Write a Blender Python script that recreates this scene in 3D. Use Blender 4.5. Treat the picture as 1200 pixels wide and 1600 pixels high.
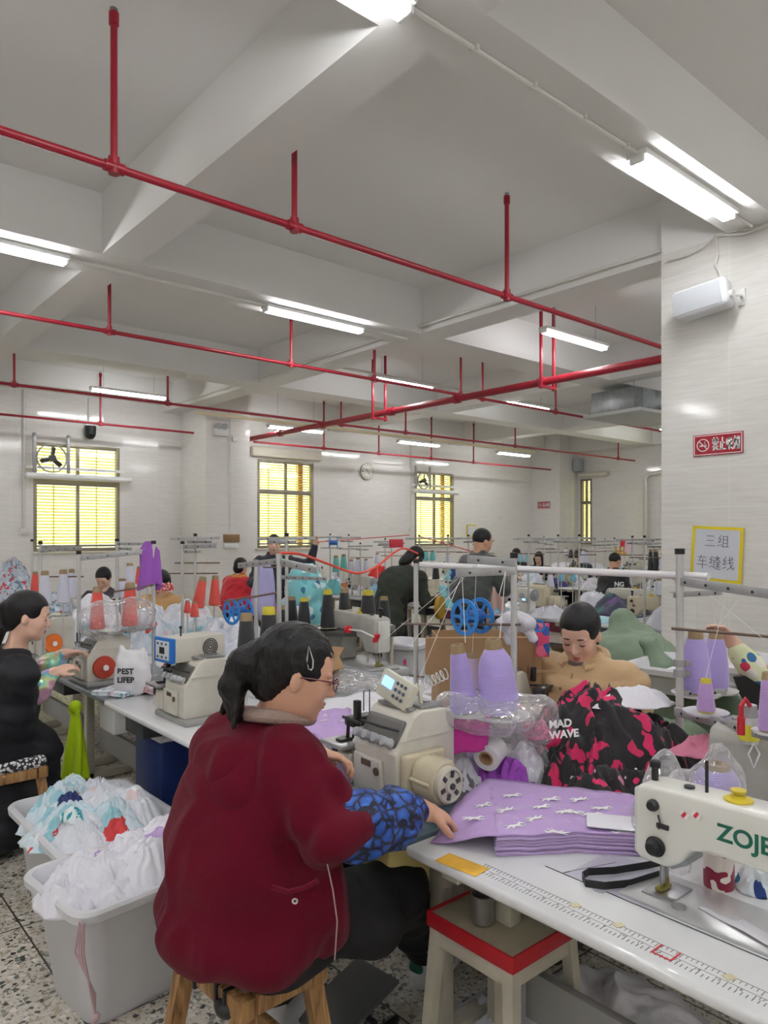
import bpy, bmesh, math, random
import numpy as np
from mathutils import Vector, Matrix, noise, Euler
for o in list(bpy.data.objects): bpy.data.objects.remove(o)
SC = bpy.context.scene
COL = SC.collection
PI = math.pi
# ---------------------------------------------------------------- camera, sky, exposure
CAM_H = 1.6; F = 1134.0; HY = 834.0
FU, FV = math.cos(math.radians(49.4)), math.sin(math.radians(49.4))
cd = bpy.data.cameras.new('camera'); cam = bpy.data.objects.new('camera', cd); COL.objects.link(cam)
cam.location = (0, 0, CAM_H); cam.rotation_euler = (PI/2, 0, -math.radians(40.6))
cd.sensor_width = 36; cd.lens = F/1600*36; cd.shift_y = (HY-800)/1600; cd.clip_start = .05; cd.clip_end = 200
SC.camera = cam
W = bpy.data.worlds.new('world'); SC.world = W; W.use_nodes = True
W.node_tree.nodes['Background'].inputs[0].default_value = (.95, 1, .93, 1)
W.node_tree.nodes['Background'].inputs[1].default_value = 1.35
SC.view_settings.view_transform = 'Standard'; SC.view_settings.look = 'None'
SC.view_settings.exposure = 1.12; SC.view_settings.gamma = 1
TUBE_E = 24.0
# surveying helpers: a photo bearing + one known plane -> a point in the room (X right-far, Y left-far, Z up)
def ray(px, py):
    t = (px-600)/F
    return Vector((FU+FV*t, FV-FU*t, (HY-py)/F))
CP = Vector((0, 0, CAM_H))
def atD(px, py, d): return CP + ray(px, py)*d
def atZ(px, py, z): r = ray(px, py); return CP + r*((z-CAM_H)/r.z)
def atU(px, py, u): r = ray(px, py); return CP + r*(u/r.x)
def atV(px, py, v): r = ray(px, py); return CP + r*(v/r.y)
# ---------------------------------------------------------------- materials
MATS = {}
def srgb(c):
    return tuple(((x/255)/12.92 if x/255 <= .04045 else ((x/255+.055)/1.055)**2.4) for x in c)
def mat(name, col, rough=.5, metal=0, bump=0, bscale=60, var=0, vscale=8, emit=0, alpha=1, trans=0, sheen=0, coat=0, coords='Object'):
    if name in MATS: return MATS[name]
    m = bpy.data.materials.new(name); m.use_nodes = True; nt = m.node_tree; N = nt.nodes; L = nt.links
    b = N['Principled BSDF']; c = srgb(col)
    b.inputs['Base Color'].default_value = (*c, 1); b.inputs['Roughness'].default_value = rough; b.inputs['Metallic'].default_value = metal
    b.inputs['Alpha'].default_value = alpha
    if trans: b.inputs['Transmission Weight'].default_value = trans
    if sheen: b.inputs['Sheen Weight'].default_value = sheen
    if coat: b.inputs['Coat Weight'].default_value = coat
    if emit:
        b.inputs['Emission Color'].default_value = (*c, 1); b.inputs['Emission Strength'].default_value = emit
    if bump or var:
        tc = N.new('ShaderNodeTexCoord')
    if var:
        n = N.new('ShaderNodeTexNoise'); n.inputs['Scale'].default_value = vscale; n.inputs['Detail'].default_value = 4
        L.new(tc.outputs[coords], n.inputs['Vector'])
        r = N.new('ShaderNodeValToRGB'); r.color_ramp.elements[0].position = .3; r.color_ramp.elements[1].position = .7
        r.color_ramp.elements[0].color = (*[x*(1-var) for x in c], 1); r.color_ramp.elements[1].color = (*[min(1, x*(1+var*.6)) for x in c], 1)
        L.new(n.outputs['Fac'], r.inputs[0]); L.new(r.outputs[0], b.inputs['Base Color'])
    if bump:
        n2 = N.new('ShaderNodeTexNoise'); n2.inputs['Scale'].default_value = bscale; n2.inputs['Detail'].default_value = 3
        L.new(tc.outputs[coords], n2.inputs['Vector'])
        bp = N.new('ShaderNodeBump'); bp.inputs['Strength'].default_value = bump; bp.inputs['Distance'].default_value = .01
        L.new(n2.outputs['Fac'], bp.inputs['Height']); L.new(bp.outputs[0], b.inputs['Normal'])
    MATS[name] = m; return m
class NT:
    def __init__(s, name):
        s.m = bpy.data.materials.new(name); s.m.use_nodes = True; s.t = s.m.node_tree; s.b = s.t.nodes['Principled BSDF']; MATS[name] = s.m
    def n(s, typ, **kw):
        x = s.t.nodes.new('ShaderNode'+typ)
        for k, v in kw.items():
            if k.startswith('_'): setattr(x, k[1:], v)
            else: x.inputs[k.replace('9', ' ')].default_value = v
        return x
    def l(s, a, b): s.t.links.new(a, b)
    def math(s, op, a, b=None):
        x = s.t.nodes.new('ShaderNodeMath'); x.operation = op
        for i, q in enumerate((a, b)):
            if q is None: continue
            if isinstance(q, (int, float)): x.inputs[i].default_value = q
            else: s.l(q, x.inputs[i])
        return x.outputs[0]
    def mix(s, f, a, b):
        x = s.t.nodes.new('ShaderNodeMix'); x.data_type = 'RGBA'
        for sock, q in ((x.inputs[0], f), (x.inputs[6], a), (x.inputs[7], b)):
            if isinstance(q, tuple): sock.default_value = (*q, 1)
            elif isinstance(q, (int, float)): sock.default_value = q
            else: s.l(q, sock)
        return x.outputs[2]
    def ramp(s, f, *st, interp='LINEAR'):
        x = s.t.nodes.new('ShaderNodeValToRGB'); e = x.color_ramp.elements; x.color_ramp.interpolation = interp
        while len(e) < len(st): e.new(.5)
        for i, (p, c) in enumerate(st): e[i].position = p; e[i].color = (*c, 1)
        s.l(f, x.inputs[0]); return x.outputs[0]
def printed(name, ground, marks, scale=18, density=.3, rough=.75, seed=0, kind='voronoi', stretch=(1, 1, 1), distort=.0):
    """fabric with a printed motif: ground colour, list of mark colours"""
    if name in MATS: return MATS[name]
    s = NT(name); tc = s.n('TexCoord'); mp = s.n('Mapping'); mp.inputs['Scale'].default_value = stretch; mp.inputs['Location'].default_value = (seed, seed*.7, seed*.3)
    s.l(tc.outputs['Object'], mp.inputs[0]); vec = mp.outputs[0]
    if distort:
        nn = s.n('TexNoise', Scale=scale*.8); s.l(vec, nn.inputs['Vector'])
        ma = s.t.nodes.new('ShaderNodeVectorMath'); ma.operation = 'MULTIPLY_ADD'
        s.l(nn.outputs['Color'], ma.inputs[0]); ma.inputs[1].default_value = (distort,)*3; s.l(vec, ma.inputs[2]); vec = ma.outputs[0]
    if kind == 'voronoi':
        v = s.n('TexVoronoi', Scale=scale); s.l(vec, v.inputs['Vector']); d = v.outputs['Distance']; cc = v.outputs['Color']
        mask = s.math('LESS_THAN', d, density)
    else:
        v = s.n('TexNoise', Scale=scale, Detail=1.5); s.l(vec, v.inputs['Vector']); d = v.outputs['Fac']
        mask = s.math('GREATER_THAN', d, 1-density)
        v2 = s.n('TexVoronoi', Scale=scale*.6); s.l(vec, v2.inputs['Vector']); cc = v2.outputs['Color']
    sx = s.n('SeparateColor'); s.l(cc, sx.inputs[0])
    k = len(marks); st = [(i/k, srgb(c)) for i, c in enumerate(marks)]
    mc = s.ramp(sx.outputs[0], *st, interp='CONSTANT') if k > 1 else srgb(marks[0])
    col = s.mix(mask, srgb(ground), mc); s.l(col, s.b.inputs['Base Color']); s.b.inputs['Roughness'].default_value = rough
    s.b.inputs['Sheen Weight'].default_value = .2
    return s.m
# ---------------------------------------------------------------- mesh builder
class MB:
    def __init__(s): s.bm = bmesh.new(); s.mi = 0
    def _tag(s, n0):
        s.bm.faces.ensure_lookup_table()
        for f in s.bm.faces[n0:]: f.material_index = s.mi
    def box(s, c, size, rot=None, bevel=0, seg=2):
        n0 = len(s.bm.faces); M = Matrix.Translation(Vector(c)) @ (rot.to_4x4() if rot is not None else Matrix()) @ Matrix.Diagonal((*size, 1))
        r = bmesh.ops.create_cube(s.bm, size=1, matrix=M)
        if bevel:
            es = list({e for v in r['verts'] for e in v.link_edges})
            bmesh.ops.bevel(s.bm, geom=es, offset=min(bevel, min(size)*.48), segments=seg, affect='EDGES', profile=.5)
        s._tag(n0); return s
    def cyl(s, p0, p1, r0, r1=None, n=16, caps=True):
        r1 = r0 if r1 is None else r1; p0 = Vector(p0); p1 = Vector(p1); d = p1-p0
        q = d.to_track_quat('Z', 'Y').to_matrix(); n0 = len(s.bm.faces)
        A = [s.bm.verts.new(p0+q@Vector((r0*math.cos(a), r0*math.sin(a), 0))) for a in [2*PI*i/n for i in range(n)]]
        B = [s.bm.verts.new(p1+q@Vector((r1*math.cos(a), r1*math.sin(a), 0))) for a in [2*PI*i/n for i in range(n)]]
        for i in range(n): s.bm.faces.new((A[i], A[(i+1) % n], B[(i+1) % n], B[i]))
        if caps: s.bm.faces.new(A[::-1]); s.bm.faces.new(B)
        s._tag(n0); return s
    def tube(s, pts, r, n=8, closed=False):
        pts = [Vector(p) for p in pts]; n0 = len(s.bm.faces); rings = []; m = len(pts); up = Vector((0, 0, 1)); prev = None
        for i, p in enumerate(pts):
            a = pts[(i-1) % m] if (closed or i > 0) else p; b = pts[(i+1) % m] if (closed or i < m-1) else p
            d = (b-a).normalized()
            if prev is None: x = d.cross(up); x = d.cross(Vector((1, 0, 0))) if x.length < .05 else x
            else: x = prev-d*prev.dot(d)
            x.normalize(); prev = x; y = d.cross(x); rr = r[i] if hasattr(r, '__len__') else r
            rings.append([s.bm.verts.new(p+x*rr*math.cos(t)+y*rr*math.sin(t)) for t in [2*PI*k/n for k in range(n)]])
        for i in range(m if closed else m-1):
            A, B = rings[i], rings[(i+1) % m]
            for k in range(n): s.bm.faces.new((A[k], A[(k+1) % n], B[(k+1) % n], B[k]))
        if not closed: s.bm.faces.new(rings[0][::-1]); s.bm.faces.new(rings[-1])
        s._tag(n0); return s
    def lathe(s, prof, c=(0, 0, 0), axis=(0, 0, 1), n=24, closed=False):
        q = Vector(axis).to_track_quat('Z', 'Y').to_matrix(); c = Vector(c); n0 = len(s.bm.faces); rings = []
        for r, z in prof:
            if r < 1e-6: rings.append([s.bm.verts.new(c+q@Vector((0, 0, z)))])
            else: rings.append([s.bm.verts.new(c+q@Vector((r*math.cos(2*PI*i/n), r*math.sin(2*PI*i/n), z))) for i in range(n)])
        pr = list(zip(rings, rings[1:]))+([(rings[-1], rings[0])] if closed else [])
        for A, B in pr:
            for i in range(n):
                j = (i+1) % n
                if len(A) == 1 and len(B) == 1: continue
                if len(A) == 1: s.bm.faces.new((A[0], B[j], B[i]))
                elif len(B) == 1: s.bm.faces.new((A[i], A[j], B[0]))
                else: s.bm.faces.new((A[i], A[j], B[j], B[i]))
        s._tag(n0); return s
    def prism(s, pts, axis, a, b, bevel=0, seg=2):
        """pts 2-D outline; axis 'x','y','z' = extrusion axis from a to b; remaining axes in order"""
        n0 = len(s.bm.faces)
        def mk(p, t): return {'x': (t, p[0], p[1]), 'y': (p[0], t, p[1]), 'z': (p[0], p[1], t)}[axis]
        A = [s.bm.verts.new(mk(p, a)) for p in pts]; B = [s.bm.verts.new(mk(p, b)) for p in pts]; k = len(pts)
        fs = [s.bm.faces.new(A), s.bm.faces.new(B[::-1])]
        for i in range(k): fs.append(s.bm.faces.new((A[i], B[i], B[(i+1) % k], A[(i+1) % k])))
        bmesh.ops.recalc_face_normals(s.bm, faces=fs)
        if bevel:
            es = list({e for f in fs for e in f.edges})
            bmesh.ops.bevel(s.bm, geom=es, offset=bevel, segments=seg, affect='EDGES', profile=.5)
        s._tag(n0); return s
    def ball(s, c, r, n=16, rot=None):
        n0 = len(s.bm.faces); r = (r, r, r) if isinstance(r, (int, float)) else r
        M = Matrix.Translation(Vector(c)) @ (rot.to_4x4() if rot is not None else Matrix()) @ Matrix.Diagonal((*r, 1))
        bmesh.ops.create_uvsphere(s.bm, u_segments=n, v_segments=max(6, n//2+2), radius=1, matrix=M); s._tag(n0); return s
    def strip(s, pts, w, th=.0015, side=None):
        """a ribbon: flat band of width w along pts, lying across 'side'"""
        pts = [Vector(p) for p in pts]; n0 = len(s.bm.faces); R = []
        for i, p in enumerate(pts):
            d = (pts[min(i+1, len(pts)-1)]-pts[max(i-1, 0)]).normalized()
            x = Vector(side) if side is not None else d.cross(Vector((0, 0, 1)))
            x = (x-d*x.dot(d)).normalized()*w/2; y = d.cross(x).normalized()*th/2
            R.append([s.bm.verts.new(p+a) for a in (x+y, x-y, -x-y, -x+y)])
        for A, B in zip(R, R[1:]):
            for k in range(4): s.bm.faces.new((A[k], B[k], B[(k+1) % 4], A[(k+1) % 4]))
        s.bm.faces.new(R[0]); s.bm.faces.new(R[-1][::-1]); s._tag(n0); return s
    def grid(s, fn, nu, nv, thick=0):
        n0 = len(s.bm.faces); G = [[s.bm.verts.new(fn(i/nu, j/nv)) for j in range(nv+1)] for i in range(nu+1)]
        for i in range(nu):
            for j in range(nv): s.bm.faces.new((G[i][j], G[i+1][j], G[i+1][j+1], G[i][j+1]))
        s._tag(n0); return s
    def build(s, name, mats, parent=None, smooth=True, angle=35, xf=None, recalc=True):
        me = bpy.data.meshes.new(name)
        if xf is not None: s.bm.transform(xf)
        if recalc: bmesh.ops.recalc_face_normals(s.bm, faces=s.bm.faces)
        s.bm.to_mesh(me); s.bm.free()
        for m in (mats if isinstance(mats, (list, tuple)) else [mats]): me.materials.append(m)
        if smooth:
            me.polygons.foreach_set('use_smooth', [True]*len(me.polygons))
            if angle < 180: me.set_sharp_from_angle(angle=math.radians(angle))
        o = bpy.data.objects.new(name, me); COL.objects.link(o)
        if parent is not None: o.parent = parent
        return o
def tag(o, label, cat, group=None, kind=None):
    if label: o['label'] = label
    if cat: o['category'] = cat
    if group: o['group'] = group
    if kind: o['kind'] = kind
    return o
def thing(name, label, cat, loc=(0, 0, 0), rz=0, group=None):
    o = bpy.data.objects.new(name, None); COL.objects.link(o); o.location = loc; o.rotation_euler = (0, 0, rz); o.empty_display_size = .05
    return tag(o, label, cat, group)
def dup(root, loc=None, rz=None, label=None, group=None, scale=None):
    r = root.copy(); COL.objects.link(r)
    if loc is not None: r.location = loc
    if rz is not None: r.rotation_euler = (0, 0, rz)
    if scale is not None: r.scale = (scale,)*3
    if label: r['label'] = label
    if group: r['group'] = group
    for ch in list(root.children):
        c = ch.copy(); COL.objects.link(c); c.parent = r
        for g in list(ch.children):
            d = g.copy(); COL.objects.link(d); d.parent = c
    return r
def struct(o): o['kind'] = 'structure'; return o
def RZ(a): return Matrix.Rotation(a, 3, 'Z')
def RX(a): return Matrix.Rotation(a, 3, 'X')
def RY(a): return Matrix.Rotation(a, 3, 'Y')
def deg(a): return math.radians(a)
# ---------------------------------------------------------------- smooth-union solids (for bodies and clothes)
def sdf_mesh(name, prims, voxel, mats, parent=None, k=.02, disp=None, matfn=None):
    """prims: ('c', p0, p1, r0, r1[, k, squash]) tapered capsule | ('e', centre, radii, rot3x3[, k]) ellipsoid | ('-', centre, radii, rot) carve"""
    P = []; lo = np.full(3, 1e9); hi = -lo
    for p in prims:
        if p[0] == 'c':
            a, b = np.array(p[1], float), np.array(p[2], float); r = max(p[3], p[4]); l = np.minimum(a, b)-r; h = np.maximum(a, b)+r
        else:
            a = np.array(p[1], float); r = max(p[2]); l = a-r; h = a+r
        P.append((p, l, h))
        if p[0] != '-': lo = np.minimum(lo, l); hi = np.maximum(hi, h)
    lo -= 3*voxel; hi += 3*voxel
    dims = np.ceil((hi-lo)/voxel).astype(int)+1
    G = np.full(dims, 1.0, np.float32)
    for p, l, h in P:
        kk = (p[5] if len(p) > 5 else k) if p[0] == 'c' else (p[4] if len(p) > 4 else k)
        m = kk+3*voxel
        i0 = np.maximum(0, np.floor((l-m-lo)/voxel).astype(int)); i1 = np.minimum(dims, np.ceil((h+m-lo)/voxel).astype(int)+1)
        if (i1 <= i0).any(): continue
        X, Y, Z = np.meshgrid(*[lo[q]+voxel*np.arange(i0[q], i1[q]) for q in range(3)], indexing='ij', sparse=True)
        if p[0] == 'c':
            a, b = np.array(p[1], float), np.array(p[2], float); ab = b-a; L2 = ab@ab+1e-9
            t = np.clip(((X-a[0])*ab[0]+(Y-a[1])*ab[1]+(Z-a[2])*ab[2])/L2, 0, 1)
            d = np.sqrt((X-a[0]-ab[0]*t)**2+(Y-a[1]-ab[1]*t)**2+(Z-a[2]-ab[2]*t)**2)-(p[3]+(p[4]-p[3])*t)
        else:
            c = np.array(p[1], float); R = np.array(p[3] if len(p) > 3 and p[3] is not None else np.eye(3), float); rr = p[2]
            x, y, z = X-c[0], Y-c[1], Z-c[2]
            q = [(R[0][i]*x+R[1][i]*y+R[2][i]*z)/rr[i] for i in range(3)]
            n = np.sqrt(q[0]**2+q[1]**2+q[2]**2); g = np.sqrt((q[0]/rr[0])**2+(q[1]/rr[1])**2+(q[2]/rr[2])**2)+1e-9
            d = n*(n-1)/g
        S = (slice(i0[0], i1[0]), slice(i0[1], i1[1]), slice(i0[2], i1[2])); g0 = G[S]
        if p[0] == '-':
            hh = np.clip(.5-.5*(g0+d)/kk, 0, 1); G[S] = g0*(1-hh)+(-d)*hh+kk*hh*(1-hh)
        else:
            hh = np.clip(.5+.5*(g0-d)/kk, 0, 1); G[S] = g0*(1-hh)+d*hh-kk*hh*(1-hh)
    # naive surface nets
    ins = G < 0
    nx, ny, nz = dims
    acc = np.zeros((nx-1, ny-1, nz-1, 3), np.float32); cnt = np.zeros((nx-1, ny-1, nz-1), np.float32)
    cor = [(i, j, l) for i in (0, 1) for j in (0, 1) for l in (0, 1)]
    def sub(A, c): return A[c[0]:nx-1+c[0], c[1]:ny-1+c[1], c[2]:nz-1+c[2]]
    s8 = sum(sub(ins, c).astype(np.int8) for c in cor); act = (s8 > 0) & (s8 < 8)
    idx = np.argwhere(act); vid = np.full(act.shape, -1, np.int64); vid[act] = np.arange(len(idx))
    pos = np.zeros((len(idx), 3)); w = np.zeros(len(idx))
    for a in range(8):
        for ax in range(3):
            if cor[a][ax]: continue
            b = list(cor[a]); b[ax] = 1; ca = np.array(cor[a]); cb = np.array(b)
            ia = idx+ca; ib = idx+cb
            ga = G[ia[:, 0], ia[:, 1], ia[:, 2]]; gb = G[ib[:, 0], ib[:, 1], ib[:, 2]]
            x = (ga < 0) != (gb < 0); t = np.where(x, ga/np.where(x, ga-gb, 1), 0)
            pp = ca+np.outer(t, cb-ca); pos += pp*x[:, None]; w += x
    pos = (idx+pos/w[:, None])*voxel+lo
    faces = []
    for ax in range(3):
        o1, o2 = [(1, 2), (2, 0), (0, 1)][ax]
        sl0 = [slice(None)]*3; sl1 = [slice(None)]*3; sl0[ax] = slice(0, -1); sl1[ax] = slice(1, None)
        A = ins[tuple(sl0)]; B = ins[tuple(sl1)]; e = np.argwhere(A != B)
        if not len(e): continue
        e = e[(e[:, o1] > 0) & (e[:, o2] > 0)]; st = A[e[:, 0], e[:, 1], e[:, 2]]
        d1 = np.zeros(3, int); d1[o1] = 1; d2 = np.zeros(3, int); d2[o2] = 1
        q = [e-d1-d2, e-d2, e, e-d1]; v = np.stack([vid[k_[:, 0], k_[:, 1], k_[:, 2]] for k_ in q], 1)
        v[~st] = v[~st][:, ::-1]; faces.append(v)
    Fc = np.concatenate(faces)
    if disp is not None:
        # vertex normals then displacement along them
        me0 = bpy.data.meshes.new('t'); me0.from_pydata(pos.tolist(), [], Fc.tolist()); me0.update()
        no = np.zeros(len(pos)*3); me0.vertices.foreach_get('normal', no); no = no.reshape(-1, 3); bpy.data.meshes.remove(me0)
        dd = np.array([disp(Vector(p_), Vector(n_)) for p_, n_ in zip(pos, no)]); pos = pos+no*dd[:, None]
    me = bpy.data.meshes.new(name); me.from_pydata(pos.tolist(), [], Fc.tolist()); me.update()
    for m in (mats if isinstance(mats, (list, tuple)) else [mats]): me.materials.append(m)
    if matfn is not None:
        for f in me.polygons: f.material_index = matfn(f.center)
    me.polygons.foreach_set('use_smooth', [True]*len(me.polygons))
    o = bpy.data.objects.new(name, me); COL.objects.link(o)
    if parent is not None: o.parent = parent
    md = o.modifiers.new('smooth', 'SMOOTH'); md.factor = .5; md.iterations = 2
    return o
def nz(p, s, seed=0): return noise.noise(Vector((p[0]*s+seed*7.3, p[1]*s-seed*3.1, p[2]*s+seed*1.7)))
def ridge(p, s, seed=0): return 1-abs(2*noise.noise(Vector((p[0]*s+seed*7.3, p[1]*s-seed*3.1, p[2]*s+seed*1.7))))
# ================================================================= THE SETTING
WV = 12.6; WU = 17.04; ZC = 4.28; ZB = 3.8
def tile_material():
    s = NT('glossy_wall_tile'); tc = s.n('TexCoord'); g = s.n('NewGeometry'); sp = s.n('SeparateXYZ'); s.l(g.outputs['Position'], sp.inputs[0])
    h = s.math('ADD', sp.outputs[0], sp.outputs[1])
    cb = s.n('CombineXYZ'); s.l(h, cb.inputs[0]); s.l(sp.outputs[2], cb.inputs[1])
    br = s.n('TexBrick', Scale=1.0); br.offset = 0; br.inputs['Mortar Size'].default_value = .0025; br.inputs['Brick Width'].default_value = .6; br.inputs['Row Height'].default_value = .3
    br.inputs['Mortar Smooth'].default_value = .1; br.inputs['Bias'].default_value = 0
    s.l(cb.outputs[0], br.inputs['Vector'])
    br.inputs['Color1'].default_value = (1, 1, 1, 1); br.inputs['Color2'].default_value = (.95, .95, .95, 1); br.inputs['Mortar'].default_value = (.6, .6, .6, 1)
    mp = s.n('Mapping'); mp.inputs['Scale'].default_value = (3, 45, 1); s.l(cb.outputs[0], mp.inputs[0])
    n = s.n('TexNoise', Scale=1.0, Detail=6.0, Roughness=.65, Distortion=.6); s.l(mp.outputs[0], n.inputs['Vector'])
    n2 = s.n('TexNoise', Scale=9.0, Detail=6.0); s.l(cb.outputs[0], n2.inputs['Vector'])
    c = s.ramp(n.outputs['Fac'], (.3, srgb((220, 217, 212))), (.55, srgb((231, 229, 225))), (.75, srgb((239, 237, 234))))
    c2 = s.mix(s.math('MULTIPLY', n2.outputs['Fac'], .25), c, srgb((222, 218, 212)))
    mx = s.t.nodes.new('ShaderNodeMix'); mx.data_type = 'RGBA'; mx.blend_type = 'MULTIPLY'; mx.inputs[0].default_value = .9
    s.l(c2, mx.inputs[6]); s.l(br.outputs['Color'], mx.inputs[7])
    c3 = s.mix(br.outputs['Fac'], c2, srgb((236, 236, 236)))
    s.l(c3, s.b.inputs['Base Color']); s.b.inputs['Roughness'].default_value = .09; s.b.inputs['Specular IOR Level'].default_value = .5
    bp = s.n('Bump', Strength=.15, Distance=.002); s.l(n2.outputs['Fac'], bp.inputs['Height']); s.l(bp.outputs[0], s.b.inputs['Normal'])
    return s.m
def terrazzo():
    s = NT('terrazzo'); g = s.n('NewGeometry'); P = g.outputs['Position']
    nn = s.n('TexNoise', Scale=60.0, Detail=2.0); s.l(P, nn.inputs['Vector'])
    ma = s.t.nodes.new('ShaderNodeVectorMath'); ma.operation = 'MULTIPLY_ADD'; s.l(nn.outputs['Color'], ma.inputs[0]); ma.inputs[1].default_value = (.012,)*3; s.l(P, ma.inputs[2])
    v = s.n('TexVoronoi', Scale=52.0); s.l(ma.outputs[0], v.inputs['Vector'])
    sp = s.n('SeparateColor'); s.l(v.outputs['Color'], sp.inputs[0])
    e = s.n('TexVoronoi', Scale=52.0); e.feature = 'DISTANCE_TO_EDGE'; s.l(ma.outputs[0], e.inputs['Vector'])
    chip = s.math('GREATER_THAN', e.outputs['Distance'], s.math('MULTIPLY', sp.outputs[1], .28))
    cc = s.ramp(sp.outputs[0], (0, srgb((66, 70, 66))), (.1, srgb((128, 130, 120))), (.22, srgb((178, 164, 142))), (.36, srgb((110, 118, 108))), (.44, srgb((205, 198, 186))), (.8, srgb((222, 216, 206))), (.95, srgb((80, 76, 72))), interp='CONSTANT')
    v2 = s.n('TexVoronoi', Scale=120.0); s.l(P, v2.inputs['Vector']); sp2 = s.n('SeparateColor'); s.l(v2.outputs['Color'], sp2.inputs[0])
    base = s.ramp(sp2.outputs[0], (0, srgb((140, 132, 120))), (.15, srgb((196, 188, 176))), (.6, srgb((210, 203, 192))), interp='CONSTANT')
    c = s.mix(chip, base, cc)
    x = s.n('SeparateXYZ'); s.l(P, x.inputs[0])
    for ax in (0, 1):
        fr = s.math('FRACT', s.math('DIVIDE', x.outputs[ax], .8)); m = s.math('LESS_THAN', fr, .009); c = s.mix(m, c, srgb((70, 66, 62)))
    s.l(c, s.b.inputs['Base Color']); s.b.inputs['Roughness'].default_value = .35
    return s.m
TILE = tile_material(); TERR = terrazzo()
PLASTER = mat('white_ceiling_plaster', (232, 231, 229), .75, bump=.08, bscale=12)
WHITE = mat('white_plastic', (228, 228, 226), .4)
REDP = mat('red_pipe_paint', (152, 22, 42), .35, var=.12, vscale=20)
ALU = mat('bronze_aluminium_frame', (150, 142, 124), .4, .4)
STEEL = mat('brushed_steel', (176, 176, 178), .32, .85, var=.1, vscale=40)
GREYM = mat('grey_painted_metal', (168, 168, 168), .42, .3, var=.1, vscale=25)
BLACK = mat('black_plastic', (26, 26, 28), .45)
def glass_mat():
    s = NT('tinted_window_glass'); N = s.t.nodes; out = N['Material Output']
    tr = N.new('ShaderNodeBsdfTransparent'); tr.inputs[0].default_value = (1, .985, .74, 1)
    gl = N.new('ShaderNodeBsdfGlossy'); gl.inputs['Roughness'].default_value = .05
    mx = N.new('ShaderNodeMixShader'); mx.inputs[0].default_value = .06
    s.l(tr.outputs[0], mx.inputs[1]); s.l(gl.outputs[0], mx.inputs[2]); s.l(mx.outputs[0], out.inputs[0]); return s.m
GLASSY = glass_mat()
def slat_mat():
    s = NT('pale_yellow_blind_slat'); N = s.t.nodes; out = N['Material Output']
    d = N.new('ShaderNodeBsdfDiffuse'); d.inputs[0].default_value = (.85, .82, .6, 1); t = N.new('ShaderNodeBsdfTranslucent'); t.inputs[0].default_value = (.88, .85, .6, 1)
    mx = N.new('ShaderNodeMixShader'); mx.inputs[0].default_value = .6; s.l(d.outputs[0], mx.inputs[1]); s.l(t.outputs[0], mx.inputs[2]); s.l(mx.outputs[0], out.inputs[0]); return s.m
SLAT = slat_mat()
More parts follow.
